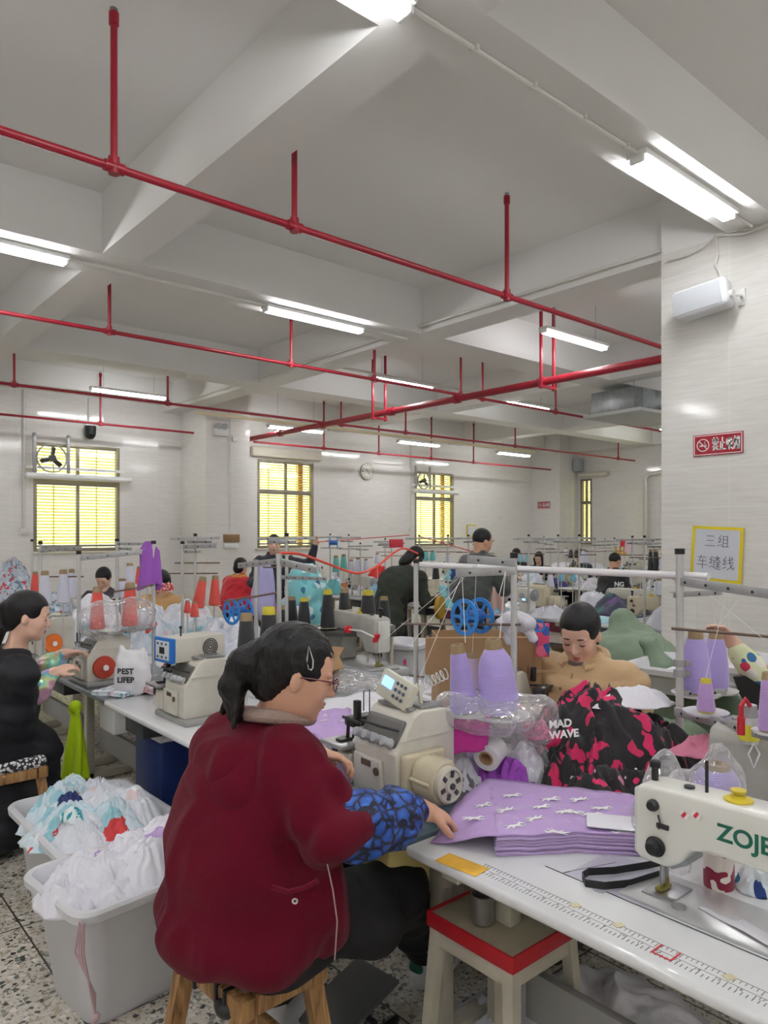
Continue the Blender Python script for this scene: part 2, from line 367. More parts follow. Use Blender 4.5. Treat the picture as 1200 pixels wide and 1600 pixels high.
def room():
    b = MB(); b.box((6.5, 4.3, -.05), (21.6, 17.2, .1)); struct(b.build('floor', TERR, smooth=False))
    b = MB(); b.box((6.5, 4.3, ZC+.1), (21.6, 17.2, .2)); struct(b.build('ceiling', PLASTER, smooth=False))
    b = MB(); b.box((-4.1, 4.3, ZC/2), (.2, 17.2, ZC)); struct(b.build('wall_left', TILE, smooth=False))
    b = MB(); b.box((6.5, -4.1, ZC/2), (21.2, .2, ZC)); struct(b.build('wall_front', TILE, smooth=False))
    # beams: along X at fixed Y, and along Y at fixed X (each a ceiling beam)
    k = 0
    for y0, y1 in ((-1.9, -1.55), (2.05, 2.40), (5.78, 6.25), (9.25, 9.65), (12.15, 12.6)):
        b = MB(); z0 = ZB if y0 < 12 else 3.93
        b.box(((17.04-4)/2, (y0+y1)/2, (z0+ZC)/2), (21.04, y1-y0, ZC-z0)); k += 1; struct(b.build('trim_%d' % k, PLASTER, smooth=False))
    for x0, x1 in ((-1.6, -1.3), (2.03, 2.33), (5.5, 5.85), (9.2, 9.55), (12.9, 13.25), (16.6, 17.04)):
        b = MB(); b.box(((x0+x1)/2, 4.3, (ZB+.002+ZC)/2), (x1-x0, 16.6, ZC-ZB-.002)); k += 1; struct(b.build('trim_%d' % k, PLASTER, smooth=False))
    # columns
    for nm, x0, x1, y0, y1 in (('trim_21', 5.4, 6.3, 2.0, 2.93), ('trim_22', 5.86, 6.73, 11.6, 12.6), ('trim_23', 16.2, 17.04, 11.68, 12.6), ('trim_24', 12.85, 13.5, 2.0, 2.9)):
        b = MB(); b.box(((x0+x1)/2, (y0+y1)/2, ZB/2), (x1-x0, y1-y0, ZB)); b.mi = 1
        b.box(((x0+x1)/2, (y0+y1)/2, (ZB+ZC)/2), (x1-x0, y1-y0, ZC-ZB)); struct(b.build(nm, [TILE, PLASTER], smooth=False))
    # walls with openings
    def wall(name, along, fixed, lo, hi, wins):
        b = MB(); th = .24; c = fixed+th/2
        def pc(a0, a1, z0, z1):
            if a1-a0 < .001 or z1-z0 < .001: return
            if along == 'x': b.box(((a0+a1)/2, c, (z0+z1)/2), (a1-a0, th, z1-z0))
            else: b.box((c, (a0+a1)/2, (z0+z1)/2), (th, a1-a0, z1-z0))
        cur = lo
        for a0, a1, z0, z1 in sorted(wins):
            pc(cur, a0, 0, ZC); pc(a0, a1, 0, z0); pc(a0, a1, z1, ZC); cur = a1
        pc(cur, hi, 0, ZC); struct(b.build(name, TILE, smooth=False))
    def on_back(px, py): p = atV(px, py, WV); return p.x, p.z
    WB = []
    for l, r, t, bo in ((52, 187, 690, 862), (402, 490, 718, 853), (648, 709, 739, 850)):
        x0 = on_back(l, t)[0]; x1 = on_back(r, t)[0]; z1 = on_back(l, t)[1]; z0 = on_back(l, bo)[1]
        WB.append((x0, x1, z0, z1))
    zt = WB[0][3]; z0 = WB[0][2]; WB = [(a, b, z0, zt) for a, b, _, _ in WB]
    wall('wall_back', 'x', WV, -4.2, WU, WB)
    WR = [(9.0, 9.13, z0, zt)]
    a = atU(925, 740, WU).y; c = atU(900, 740, WU).y
    WR = [(a, 11.6, z0, zt), (6.9, atU(1041, 740, WU).y+.1, z0, zt)]
    wall('wall_right', 'y', WU, -4.2, WV+.24, WR)
    zm = (zt-z0)*.36
    def window(i, along, fixed, a0, a1):
        def P(a, d, z): return (a, fixed+d, z) if along == 'x' else (fixed+d, a, z)
        def S(w, d, h): return (w, d, h) if along == 'x' else (d, w, h)
        r = bpy.data.objects.new('window_%d' % i, None); COL.objects.link(r); r['kind'] = 'structure'; r.location = P((a0+a1)/2, 0, z0); L = Vector(r.location)
        def q(v): return Vector(v)-L
        b = MB(); f = .055; am = (a0+a1)/2; zz = zt-zm; e = .03
        for x in (a0+f/2, a1-f/2): b.box(q(P(x, .04, (z0+zt)/2)), S(f, .09, zt-z0), bevel=.004)
        for z in (z0+f/2, zt-f/2, zz): b.box(q(P(am, .04, z)), S(a1-a0, .088, f if z != zz else .09), bevel=.004)
        for zz0, zz1 in ((z0, zz), (zz, zt)):
            b.box(q(P(am, .03, (zz0+zz1)/2)), S(.05, .05, zz1-zz0), bevel=.004)
        for z in (z0+.09,): b.box(q(P(am, .035, z)), S(a1-a0-.1, .03, .03))
        b.build('window_frame', ALU, r)
        b = MB(); b.box(q(P(am, -.01, z0-.02)), S(a1-a0+.08, .06, .035), bevel=.006); b.build('window_sill', mat('cream_sill', (214, 206, 186), .4), r)
        for x0, x1 in ((a0+f, am-.025), (am+.025, a1-f)):
            for u0, u1 in ((z0+f, zz-.045), (zz+.045, zt-f)):
                b = MB(); b.box(q(P((x0+x1)/2, .045, (u0+u1)/2)), S(x1-x0, .005, u1-u0)); b.build('pane', GLASSY, r, smooth=False)
        b = MB(); z = z0+.03
        while z < zt-.02:
            w = a1-a0-.06
            rot = RX(deg(35)) if along == 'x' else RY(deg(35))
            b.box(q(P(am, .14, z)), S(w, .05, .003), rot=rot); z += .052
        for x in ((a0*3+a1)/4, (a0+3*a1)/4): b.box(q(P(x, .14, (z0+zt)/2)), S(.02, .012, zt-z0))
        b.build('louvre_blind', SLAT, r, smooth=False)
        if i in (2, 3):
            b = MB(); b.box(q(P(a1-.22, .18, (z0+zt)/2)), S(.12, .02, zt-z0)); b.build('orange_outside_post', mat('orange_pillar', (232, 140, 80), .6), r)
        return r
    for i, w in enumerate(WB): window(i+1, 'x', WV, w[0], w[1])
    for i, w in enumerate(WR): window(i+4, 'y', WU, w[0], w[1])
    return WB, WR, z0, zt
WB, WR, WZ0, WZ1 = room()
# ---- lamps
TUBE = mat('lit_fluorescent_tube', (252, 253, 255), .5, emit=TUBE_E)
def batten(L=1.2, label='', rot=0):
    r = thing('ceiling_lamp', label, 'lamp', group='twin tube ceiling battens')
    b = MB(); b.box((0, 0, -.018), (L, .125, .036), bevel=.005); b.build('housing', WHITE, r)
    for s in (-1, 1):
        b = MB(); b.cyl((-L/2+.03, s*.028, -.058), (L/2-.03, s*.028, -.058), .0135, n=10); b.build('tube', TUBE, r)
        b = MB(); b.box((s*(L/2-.012), 0, -.045), (.024, .085, .05), bevel=.005); b.build('end_cap', WHITE, r)
    return r
lamp0 = batten()
def lamps():
    seen = [  # (u0,u1,v,z,label)
        (985, 1147, 2.22, 'near twin tube batten beside the tiled column'),
        (520, 637, 2.22, 'twin tube batten cut by the top edge of the photo'),
        (-50, 106, 6.02, 'twin tube batten on the second beam at the left edge of the photo'),
        (413, 566, 6.02, 'twin tube batten in the middle of the second beam'),
        (583, 672, 7.9, 'batten just above the crossing of red pipes'),
        (848, 946, 4.85, 'batten beside the pair of red hangers near the column'),
        (788, 856, 7.9, 'batten left of the hanging duct unit'),
        (138, 262, 11.2, 'batten high on the far wall above the left window'),
    ]
    first = True
    for a, b_, v, lab in seen:
        pa, pb = atV(a, 500, v), atV(b_, 500, v); x = (pa.x+pb.x)/2 if b_-a < 400 and a not in (520, -50) else 0
        if a in (520, -50): x = pb.x-.6
        z = {2.22: ZB, 6.02: ZB}.get(v, 3.85)
        if v == 4.85: z = 3.85
        if v == 11.2: z = 3.83
        L = (x, v, z)
        o = lamp0 if first else dup(lamp0); first = False; o.location = L; o['label'] = lab; o['group'] = 'battens in view'
        if z > ZB:
            for sx in (-.4, .4): MB().cyl((sx, 0, 0), (sx, 0, ZC-z), .003, n=6).build('suspension_wire', STEEL, o)
    for a, b_, y, v, lab in ((420, 505, 667, 11.2, 'batten right of the far tiled column near the clock wall'), (622, 687, 690, 11.2, 'batten above the third window'), (775, 830, 707, 11.2, 'batten high before the far right column')):
        p = atV((a+b_)/2, y, v); o = dup(lamp0, p); o['label'] = lab; o['group'] = 'battens in view'
        for sx in (-.4, .4): MB().cyl((sx, 0, 0), (sx, 0, ZC-p.z), .003, n=6).build('suspension_wire', STEEL, o)

    o = dup(lamp0, (6.9, 2.22, ZB)); o['label'] = 'batten behind the tiled column at the right edge'
    # the rest of the hall's rows, out of the picture behind and beside the camera
    hid = [(x, y) for y in (2.22, -.3, -3) for x in (-1, -3.2)]+[(x, -.3) for x in (2, 5, 8)]+[(x, -3) for x in (2, 6, 10)]+[(9.5, 2.22), (14.8, 2.3), (12, 4.85), (15, 7.9), (-1.5, 6.02), (-1.5, 9), (1, 10)]
    for x, y in hid:
        o = dup(lamp0, (x, y, ZB if y in (2.22, 6.02) else 3.85)); o['label'] = 'twin tube batten of the hall outside the picture'; o['group'] = 'battens outside the picture'
lamps()
CORDW = mat('white_conduit', (222, 220, 214), .45)
def conduits():
    def line(name, pts, r, lab, m=CORDW):
        b = MB(); b.tube(pts, r, 8); o = b.build(name, m); tag(o, lab, 'conduit'); return o
    b = MB(); b.cyl((-3.5, 2.22, ZB-.012), (5.35, 2.22, ZB-.012), .011, n=8)
    for i in range(9): b.box((1.6+i*.42, 2.22, ZB-.01), (.02, .05, .022), bevel=.004)
    tag(b.build('cable_conduit', CORDW), 'white conduit clipped under the nearest beam between its battens', 'conduit')
    b = MB(); b.cyl((-3.5, 6.02, ZB-.012), (5.5, 6.02, ZB-.012), .02, n=8); tag(b.build('cable_conduit', CORDW), 'white conduit under the second beam between its battens', 'conduit')
    b = MB(); b.cyl((5.44, 2.95, ZB+.06), (5.44, 12.1, ZB+.06), .014, n=8); tag(b.build('cable_conduit', CORDW), 'long white conduit along the side of the cross beam', 'conduit')
    b = MB(); b.box((10, 11.2, 3.62), (9, .05, .05)); tag(b.build('cable_trunking', mat('cream_trunking', (222, 210, 176), .5)), 'cream cable trunking hung before the far wall', 'conduit')
    b = MB(); b.cyl((5.6, 7.9, 3.87), (16.5, 7.9, 3.87), .018, n=8); tag(b.build('cable_conduit', CORDW), 'white conduit joining battens above the duct unit', 'conduit')
    x = atV(37, 700, WV).x
    b = MB(); b.cyl((x, WV-.02, 3.9), (x, WV-.02, atV(37, 825, WV).z), .018, n=8); b.box((x, WV-.02, atV(37, 830, WV).z), (.12, .04, .1), bevel=.006)
    tag(b.build('wall_conduit', CORDW), 'white conduit dropping to a switch box left of the left window', 'conduit')
    x = atV(642, 700, WV).x
    b = MB(); b.cyl((x, WV-.02, 3.9), (x, WV-.02, atV(642, 825, WV).z), .018, n=8); b.box((x, WV-.02, atV(642, 828, WV).z), (.12, .04, .1), bevel=.006)
    tag(b.build('wall_conduit', CORDW), 'white conduit dropping to a box left of the third window', 'conduit')
    p = atV(359, 830, 11.6); b = MB(); b.cyl((p.x, 11.58, 3.8), (p.x, 11.58, p.z), .014, n=8); tag(b.build('wall_conduit', CORDW), 'thin conduit down the front of the far grey column', 'conduit')
    # cables on near column
    pts = [atU(1042, 408, 5.37), atU(1075, 398, 5.36), atU(1100, 385, 5.36), atU(1118, 366, 5.37), (5.37, 2.22, 3.78)]
    line('loose_cable', [p if isinstance(p, Vector) else Vector(p) for p in pts], .006, 'slack white cable along the top of the near tiled column')
    pts = [atU(1118, 368, 5.37), atU(1122, 395, 5.36), atU(1117, 412, 5.36), atU(1125, 428, 5.36), atU(1128, 446, 5.36)]
    line('speaker_cable', pts, .007, 'twisted white cable dropping to the wall speaker')
    b = MB(); p0 = atU(1120, 368, 5.37); b.tube([p0, atU(1160, 366, 5.37), atU(1200, 352, 5.37), atU(1260, 330, 5.37)], .008, 8)
    tag(b.build('loose_cable', CORDW), 'white cable running right along the top of the near tiled column', 'conduit')
conduits()
# ---- sprinkler pipes
def pipes():
    def cpl(b, p, ax, r, w=.06):
        p = Vector(p); a = Vector(ax); b.cyl(p-a*w/2, p+a*w/2, r, n=14)
    rows = [(3.67, 3.45, -.5, 6.95, .021, 'nearest red sprinkler pipe crossing the whole photo'), (6.68, 3.45, 1.0, 16.6, .019, 'second red sprinkler pipe from the camera'),
            (9.72, 3.43, 1.0, 16.6, .019, 'third red sprinkler pipe from the camera'), (12.05, 3.40, -.5, 5.85, .019, 'red sprinkler pipe along the far wall left of the grey column'), (11.75, 3.30, 6.9, 15.9, .019, 'red sprinkler pipe along the far wall right of the grey column')]
    drops = {0: [(178, 1), (460, 1), (792, 1)], 1: [(171, 1), (455, 1), (585, 1), (720, 1), (868, 1), (754, 1)], 2: [(22, 1), (262, 1), (533, 1), (634, 1), (805, 1), (966, 1)], 3: [(157, 1)], 4: [(506, 1), (592, 1), (674, 1), (740, 1)]}
    for i, (v, z, x0, x1, r, lab) in enumerate(rows):
        t = thing('sprinkler_pipe', lab, 'pipe', (x0, v, z))
        b = MB(); b.cyl((0, 0, 0), (x1-x0, 0, 0), r, n=12); b.build('pipe_run', REDP, t)
        for px, _ in drops[i]:
            x = atV(px, 500, v).x-x0
            b = MB(); top = ZC-z-.05
            yb = v
            if i == 1 and 0: top = ZB-z
            b.cyl((x, 0, 0), (x, 0, top), r*.85, n=12); b.cyl((x, 0, -.035), (x, 0, .05), r*1.35, n=12); b.cyl((x-.05, 0, 0), (x+.05, 0, 0), r*1.4, n=12); b.cyl((x, 0, top-.06), (x, 0, top), r*1.2, n=12)
            o = b.build('riser', REDP, t)
            b = MB(); b.cyl((x, 0, top), (x, 0, top+.03), .007, n=8); b.cyl((x, 0, top+.018), (x, 0, top+.021), .02, n=12); b.build('sprinkler_head', STEEL, o)
    t = thing('sprinkler_main', 'thick red sprinkler main running back from the near column', 'pipe', (7.0, 3.1, 3.39))
    b = MB(); b.cyl((0, -1.3, 0), (0, 9.1, 0), .045, n=18); b.build('pipe_run', REDP, t)
    for v in (3.67, 5.3, 6.68, 8.0, 9.72, 11.0):
        b = MB(); b.cyl((0, v-3.1-.04, 0), (0, v-3.1+.04, 0), .062, n=18); b.box((0, v-3.1, 0), (.15, .03, .05), bevel=.004); b.build('pipe_coupling', REDP, t)
    for px in (847, 864):
        pass
    for v in (5.22, 8.28):
        for s in (-.12, .12):
            b = MB(); b.box((s, v-3.1, ZC-3.39-.42), (.035, .035, ZC-3.39+.9), bevel=.003) if 0 else b.box((s, v-3.1, (ZC-3.39)/2-.05), (.03, .03, ZC-3.39+.1), bevel=.003)
            b.build('hanger_strap', REDP, t)
        b = MB(); b.box((0, v-3.1, -.07), (.3, .04, .03)); b.build('hanger_bar', REDP, t)
pipes()
# ---- wall and ceiling fittings
def fittings():
    # speaker on near column
    p = atU(1117, 475, 5.4); t = thing('wall_speaker', 'white wall speaker bracketed on the near tiled column', 'speaker', (5.4, p.y, p.z))
    rot = RX(deg(-8)) @ RZ(deg(8))
    b = MB(); b.box((-.15, 0.02, 0), (.16, .38, .21), rot=rot, bevel=.03, seg=3); b.build('speaker_cabinet', mat('speaker_white', (214, 216, 220), .45), t)
    b = MB(); b.box((-.232, .03, .0), (.008, .34, .17), rot=rot, bevel=.02); b.build('grille', mat('speaker_grille', (196, 199, 204), .6, bump=.6, bscale=400), t)
    b = MB(); b.box((-.01, -.2, .0), (.02, .05, .12), bevel=.004); b.tube([(-.01, -.2, 0), (-.07, -.22, .0), (-.13, -.17, 0)], .012); b.cyl((-.14, -.2, 0), (-.14, -.16, 0), .028); b.build('bracket', WHITE, t)
    b = MB(); b.box((-.237, .165, -.045), (.004, .03, .022), rot=rot); b.build('maker_badge', BLACK, t)
    # far speaker
    p = atV(901, 728, 11.68); t = thing('wall_speaker', 'small grey speaker high on the far right column', 'speaker', (p.x-.1, 11.68, p.z))
    b = MB(); b.box((0, -.12, 0), (.26, .18, .34), bevel=.03); b.build('speaker_cabinet', mat('speaker_grey', (170, 174, 180), .5), t)
    b = MB(); b.box((0, -.02, .0), (.05, .05, .08)); b.build('bracket', BLACK, t)
    # clock
    p = atV(572, 737, WV); t = thing('wall_clock', 'round white wall clock on the far wall between windows', 'clock', (p.x, WV, p.z))
    b = MB(); b.cyl((0, 0, 0), (0, -.05, 0), .185, n=40); b.build('clock_rim', mat('clock_rim', (172, 172, 166), .35, .4), t)
    b = MB(); b.cyl((0, -.05, 0), (0, -.054, 0), .165, n=40); f = b.build('clock_face', mat('clock_face', (236, 234, 224), .5), t)
    for h in range(12):
        a = h*PI/6; b = MB(); b.box((math.sin(a)*.135, -.056, math.cos(a)*.135), (.012, .003, .03), rot=RY(a)); b.build('hour_mark', BLACK, f)
    for nm, a, L, w in (('hour_hand', deg(-40), .08, .012), ('minute_hand', deg(140), .12, .008)):
        b = MB(); b.box((math.sin(a)*L/2, -.058, math.cos(a)*L/2), (w, .003, L), rot=RY(a)); b.build(nm, BLACK, t)
    # emergency light on grey column
    p = atV(344, 676, 11.6); t = thing('emergency_light', 'white twin head emergency light on the far grey column', 'lamp', (p.x, 11.6, p.z))
    b = MB(); b.box((0, -.04, 0), (.27, .08, .13), bevel=.015); b.build('housing', WHITE, t)
    for s in (-1, 1): b = MB(); b.cyl((s*.06, -.04, .11), (s*.06-.02, -.1, .1), .05, .055, n=18); b.build('lamp_head', GREYM, t)
    p = atV(366, 686, 11.6); b = MB(); b.box((p.x, 11.585, p.z), (.09, .03, .09), bevel=.006); tag(b.build('wall_socket', WHITE), 'small white socket beside the emergency light', 'socket')
    p = atV(361, 841, 11.6); b = MB(); b.box((p.x, 11.58, p.z), (.31, .04, .14), bevel=.006); tag(b.build('cardboard_sign_board', mat('brown_board', (150, 118, 84), .8)), 'brown cardboard piece on the far grey column', 'cardboard')
    p = atV(360, 853, 11.6); b = MB(); b.box((p.x, 11.58, p.z), (.28, .04, .08), bevel=.006); tag(b.build('switch_panel', WHITE), 'white switch panel below the cardboard on the far column', 'switch')
    # camera
    p = atV(138, 676, WV); t = thing('security_camera', 'black dome security camera above the left window', 'camera', (p.x, WV, p.z+.1))
    b = MB(); b.box((0, -.03, .02), (.12, .06, .1), bevel=.01); b.build('junction_box', WHITE, t)
    b = MB(); b.cyl((0, -.1, 0), (0, -.1, -.14), .09, .09, n=20); b.ball((0, -.1, -.14), .085); b.build('camera_body', BLACK, t)
    p0 = atV(138, 610, WV).x; b = MB(); b.cyl((p.x, WV-.02, p.z+.15), (p.x, WV-.02, 3.9), .014, n=8); tag(b.build('wall_conduit', CORDW), 'short white conduit above the security camera', 'conduit')
    # fans in windows
    def fan(px, py, rpx, lab, v=WV-.12):
        p = atV(px, py, v); d = p.y*FV+p.x*FU; R = rpx*d/F
        t = thing('exhaust_fan', lab, 'fan', p)
        b = MB(); b.lathe([(R, -.02), (R+.018, -.02), (R+.018, .02), (R, .02)], axis=(0, -1, 0), n=32, closed=True)
        for a in range(4): b.cyl((0, -.03, 0), (math.cos(a*PI/2+.1)*R, -.03, math.sin(a*PI/2+.1)*R), .006, n=6)
        b.build('guard_ring', GREYM, t)
        b = MB(); b.cyl((0, .04, 0), (0, -.05, 0), R*.25, n=20); b.build('hub', mat('dark_grey_metal', (74, 76, 80), .4, .5), t)
        for a in range(3):
            b = MB(); an = a*2*PI/3+deg(80); ca, sa = math.cos(an), math.sin(an)
            M = Matrix(((ca, 0, -sa), (0, 1, 0), (sa, 0, ca)))
            b.box(M@Vector((R*.55, 0, 0)), (R*.6, .012, R*.34), rot=M@RX(deg(25)), bevel=.005); b.build('blade', mat('dark_grey_metal', (74, 76, 80)), t)
        b = MB()
        for s in (-1, 1): b.box((s*(R+.05)*.98, .02, .08), (.05, .04, R*2.9), bevel=.004)
        b.build('mounting_bar', GREYM, t)
    fan(81, 716, 21, 'three blade exhaust fan in the left window')
    fan(662, 751, 12, 'small exhaust fan in the third window')
    for px0, px1, y, lab, s in ((40, 204, 749, 'white rolled blind tube across the left window', 0), (645, 715, 771, 'white rolled blind across the third window', 0)):
        p = atV(px0, y-6, WV-.12); q = atV(px1, y+1, WV-.12); z = (p.z+q.z)/2
        b = MB(); b.cyl((p.x, WV-.13, z), (q.x, WV-.13, z), .05, n=16); b.cyl((p.x-.02, WV-.13, z), (p.x, WV-.13, z), .03, n=12); b.box(((p.x+q.x)/2-.05, WV-.1, z+.14), (q.x-p.x-.1, .03, .04)); tag(b.build('rolled_blind', WHITE), lab, 'blind')
    p = atV(392, 713, WV-.06); q = atV(500, 718, WV-.06); b = MB(); b.box(((p.x+q.x)/2, WV-.08, WZ1+.14), (q.x-p.x, .12, .2), bevel=.03); tag(b.build('blind_box', mat('cream_pvc', (222, 216, 200), .5)), 'cream roller blind box above the second window', 'blind')
    p = atU(905, 735, WU-.06); b = MB(); b.box((WU-.08, 11.15, WZ1+.1), (.1, .9, .09), bevel=.02); tag(b.build('blind_box', MATS['cream_pvc']), 'cream blind box above the far right window', 'blind')
    # duct unit
    p = atD(992, 634, 11.0); t = thing('hanging_duct_unit', 'galvanised air conditioning unit hung from the ceiling beside the column', 'air conditioner', p)
    GALV = mat('galvanised_sheet', (150, 154, 156), .35, .7, var=.15, vscale=14)
    t.rotation_euler = (0, 0, -deg(5))
    b = MB(); b.box((0, 0, .02), (1.1, .75, .32), bevel=.006); b.box((-.2, -.376, .02), (.3, .01, .28)); b.build('casing', GALV, t)
    b = MB(); b.box((.1, -.05, -.18), (1.5, 1.0, .05), bevel=.004); b.build('drip_tray', mat('pale_grey_sheet', (190, 192, 190), .5), t)
    b = MB(); b.tube([(.45, -.4, .02), (.6, -.55, .0), (.9, -.6, .06), (1.2, -.6, .1)], .05, 10); b.build('insulated_pipe', WHITE, t)
    b = MB(); b.box((.35, -.55, -.12), (.3, .14, .2), bevel=.01); b.build('control_box', WHITE, t)
    for x in (-.45, .45):
        b = MB(); b.cyl((x, -.3, .15), (x, -.3, ZC-p.z), .006, n=6).cyl((x, .3, .15), (x, .3, ZC-p.z), .006, n=6); b.build('hanger_rod', STEEL, t)
    # small ceiling detector
    p = atZ(785, 540, ZC-.02); b = MB(); b.lathe([(0, -.05), (.04, -.045), (.06, -.02), (.065, 0)], c=(p.x, p.y, ZC)); tag(b.build('smoke_detector', WHITE), 'small round smoke detector on the ceiling', 'detector')
    # riser pipes on right wall
    x = WU-.1; y = atU(1012, 800, WU).y; b = MB(); b.cyl((x, y, .5), (x, y, 3.0), .04, n=12); b.tube([(x, y, 3.0), (x, y-.1, 3.1), (x, y-.6, 3.15)], .05, 12); b.box((x, y+.1, WZ0+.1), (.1, .2, .2), bevel=.01)
    tag(b.build('drain_pipe', CORDW), 'white pipe and box on the far right wall', 'pipe')
# ---- writing: strokes drawn as polylines in a unit box
HZ = {
 '三': [((.2, .85), (.8, .85)), ((.25, .52), (.75, .52)), ((.08, .12), (.92, .12))],
 '组': [((.3, .95), (.12, .68), (.32, .66), (.1, .4), (.36, .46)), ((.05, .14), (.36, .24)), ((.5, .88), (.5, .1)), ((.84, .88), (.84, .1)), ((.5, .88), (.84, .88)), ((.5, .62), (.84, .62)), ((.5, .36), (.84, .36)), ((.4, .1), (.96, .1))],
 '车': [((.15, .84), (.82, .84)), ((.42, .97), (.22, .56), (.82, .56)), ((.05, .3), (.95, .3)), ((.53, .72), (.53, .02))],
 '缝': [((.24, .95), (.08, .7), (.26, .68), (.06, .42), (.28, .48)), ((.04, .16), (.28, .26)), ((.68, .97), (.55, .78)), ((.62, .86), (.86, .86), (.52, .6)), ((.64, .8), (.94, .58)), ((.56, .5), (.92, .5)), ((.6, .36), (.88, .36)), ((.54, .22), (.94, .22)), ((.74, .58), (.74, .12)), ((.36, .9), (.44, .8)), ((.34, .62), (.44, .62), (.42, .26), (.34, .14)), ((.42, .16), (.6, .06), (.98, .04))],
 '线': [((.3, .95), (.12, .68), (.32, .66), (.1, .4), (.36, .46)), ((.05, .14), (.36, .24)), ((.46, .74), (.86, .8)), ((.44, .52), (.92, .6)), ((.6, .97), (.66, .5), (.86, .1), (.96, .12), (.97, .26)), ((.88, .44), (.66, .2), (.44, .06)), ((.76, .95), (.86, .86))],
 '禁': [((.05, .84), (.46, .84)), ((.26, .98), (.26, .56)), ((.24, .82), (.06, .6)), ((.28, .82), (.44, .64)), ((.54, .84), (.95, .84)), ((.74, .98), (.74, .56)), ((.72, .82), (.54, .62)), ((.76, .82), (.94, .62)), ((.25, .47), (.75, .47)), ((.08, .32), (.92, .32)), ((.5, .32), (.5, .04), (.42, .08)), ((.3, .22), (.16, .06)), ((.7, .22), (.86, .06))],
 '止': [((.5, .95), (.5, .08)), ((.5, .56), (.84, .56)), ((.22, .62), (.22, .08)), ((.05, .08), (.95, .08))],
 '吸': [((.08, .8), (.08, .3)), ((.34, .8), (.34, .3)), ((.08, .8), (.34, .8)), ((.08, .32), (.34, .32)), ((.44, .86), (.8, .86), (.76, .6), (.92, .6), (.8, .3), (.44, .04)), ((.56, .86), (.54, .4), (.4, .06)), ((.58, .5), (.72, .24), (.96, .05))],
 '烟': [((.1, .72), (.14, .5)), ((.22, .96), (.22, .5), (.06, .06)), ((.36, .76), (.28, .6)), ((.24, .36), (.36, .16)), ((.46, .9), (.46, .04)), ((.92, .9), (.92, .04)), ((.46, .9), (.92, .9)), ((.46, .08), (.92, .08)), ((.52, .64), (.86, .64)), ((.69, .82), (.69, .5), (.54, .2)), ((.69, .5), (.84, .2))],
}
def hanzi(b, ch, org, ax, up, size, w, nrm, lift=.001, wx=1.0):
    org = Vector(org); ax = Vector(ax); up = Vector(up); nrm = Vector(nrm)
    for st in HZ[ch]:
        pts = [org+ax*p[0]*size*wx+up*p[1]*size+nrm*lift for p in st]
        for a, c in zip(pts, pts[1:]):
            d = (c-a); L = d.length+w*.8; d.normalize(); s = d.cross(nrm).normalized()
            m = (a+c)/2; q = Matrix((d, s, nrm)).transposed(); b.box(m, (L, w, .0012), rot=q)
def no_smoking(face, right, up, nrm, w, h, lab, small=False):
    t = thing('no_smoking_sign', lab, 'sign', face); R = Vector(right); U = Vector(up); N = Vector(nrm); q = Matrix((R, U, N)).transposed()
    red = mat('sign_red', (176, 24, 46), .35); wh = mat('sign_white', (240, 236, 236), .5)
    b = MB(); b.box((0, 0, 0), (w, h, .008), rot=q); b.build('sign_plate', red, t)
    b = MB(); e = h*.035
    for s in (-1, 1):
        b.box(U*s*(h/2-e*1.6)+N*.005, (w-e*2.4, e, .002), rot=q); b.box(R*s*(w/2-e*1.6)+N*.005, (e, h-e*2.4, .002), rot=q)
    c = R*(-w/2+h*.48)+N*.005; rr = h*.3
    b.lathe([(rr, 0), (rr*.86, 0), (rr*.86, .002), (rr, .002)], c=c, axis=N, n=24, closed=True)
    b.box(c+N*.001, (rr*1.8, rr*.14, .002), rot=q@RZ(deg(-45))); b.box(c-U*rr*.1+N*.001, (rr*1.1, rr*.2, .002), rot=q)
    b.tube([c+R*rr*.4+U*rr*.1+N*.002, c+R*rr*.2+U*rr*.4+N*.002, c+R*rr*.4+U*rr*.6+N*.002], rr*.05, 5)
    s = h*.62; x0 = -w/2+h*.92; st = (w-h*.92-h*.1)/4
    for i, ch in enumerate('禁止吸烟'): hanzi(b, ch, R*(x0+i*st)+U*(-h*.3)+N*.005, R, U, s, s*.1, N, wx=st/s*.9)
    b.build('lettering', wh, t)
fittings()
p = atU(1122, 694, 5.4); no_smoking(Vector((5.394, p.y, p.z)), (0, -1, 0), (0, 0, 1), (-1, 0, 0), .37, .16, 'red no smoking sign in white characters on the near column')
p = atV(850, 789, 12); no_smoking(Vector((16.19, atU(850, 789, 16.2).y, atU(850, 789, 16.2).z)), (0, -1, 0), (0, 0, 1), (-1, 0, 0), .42, .19, 'tiny red no smoking sign on the far right column')
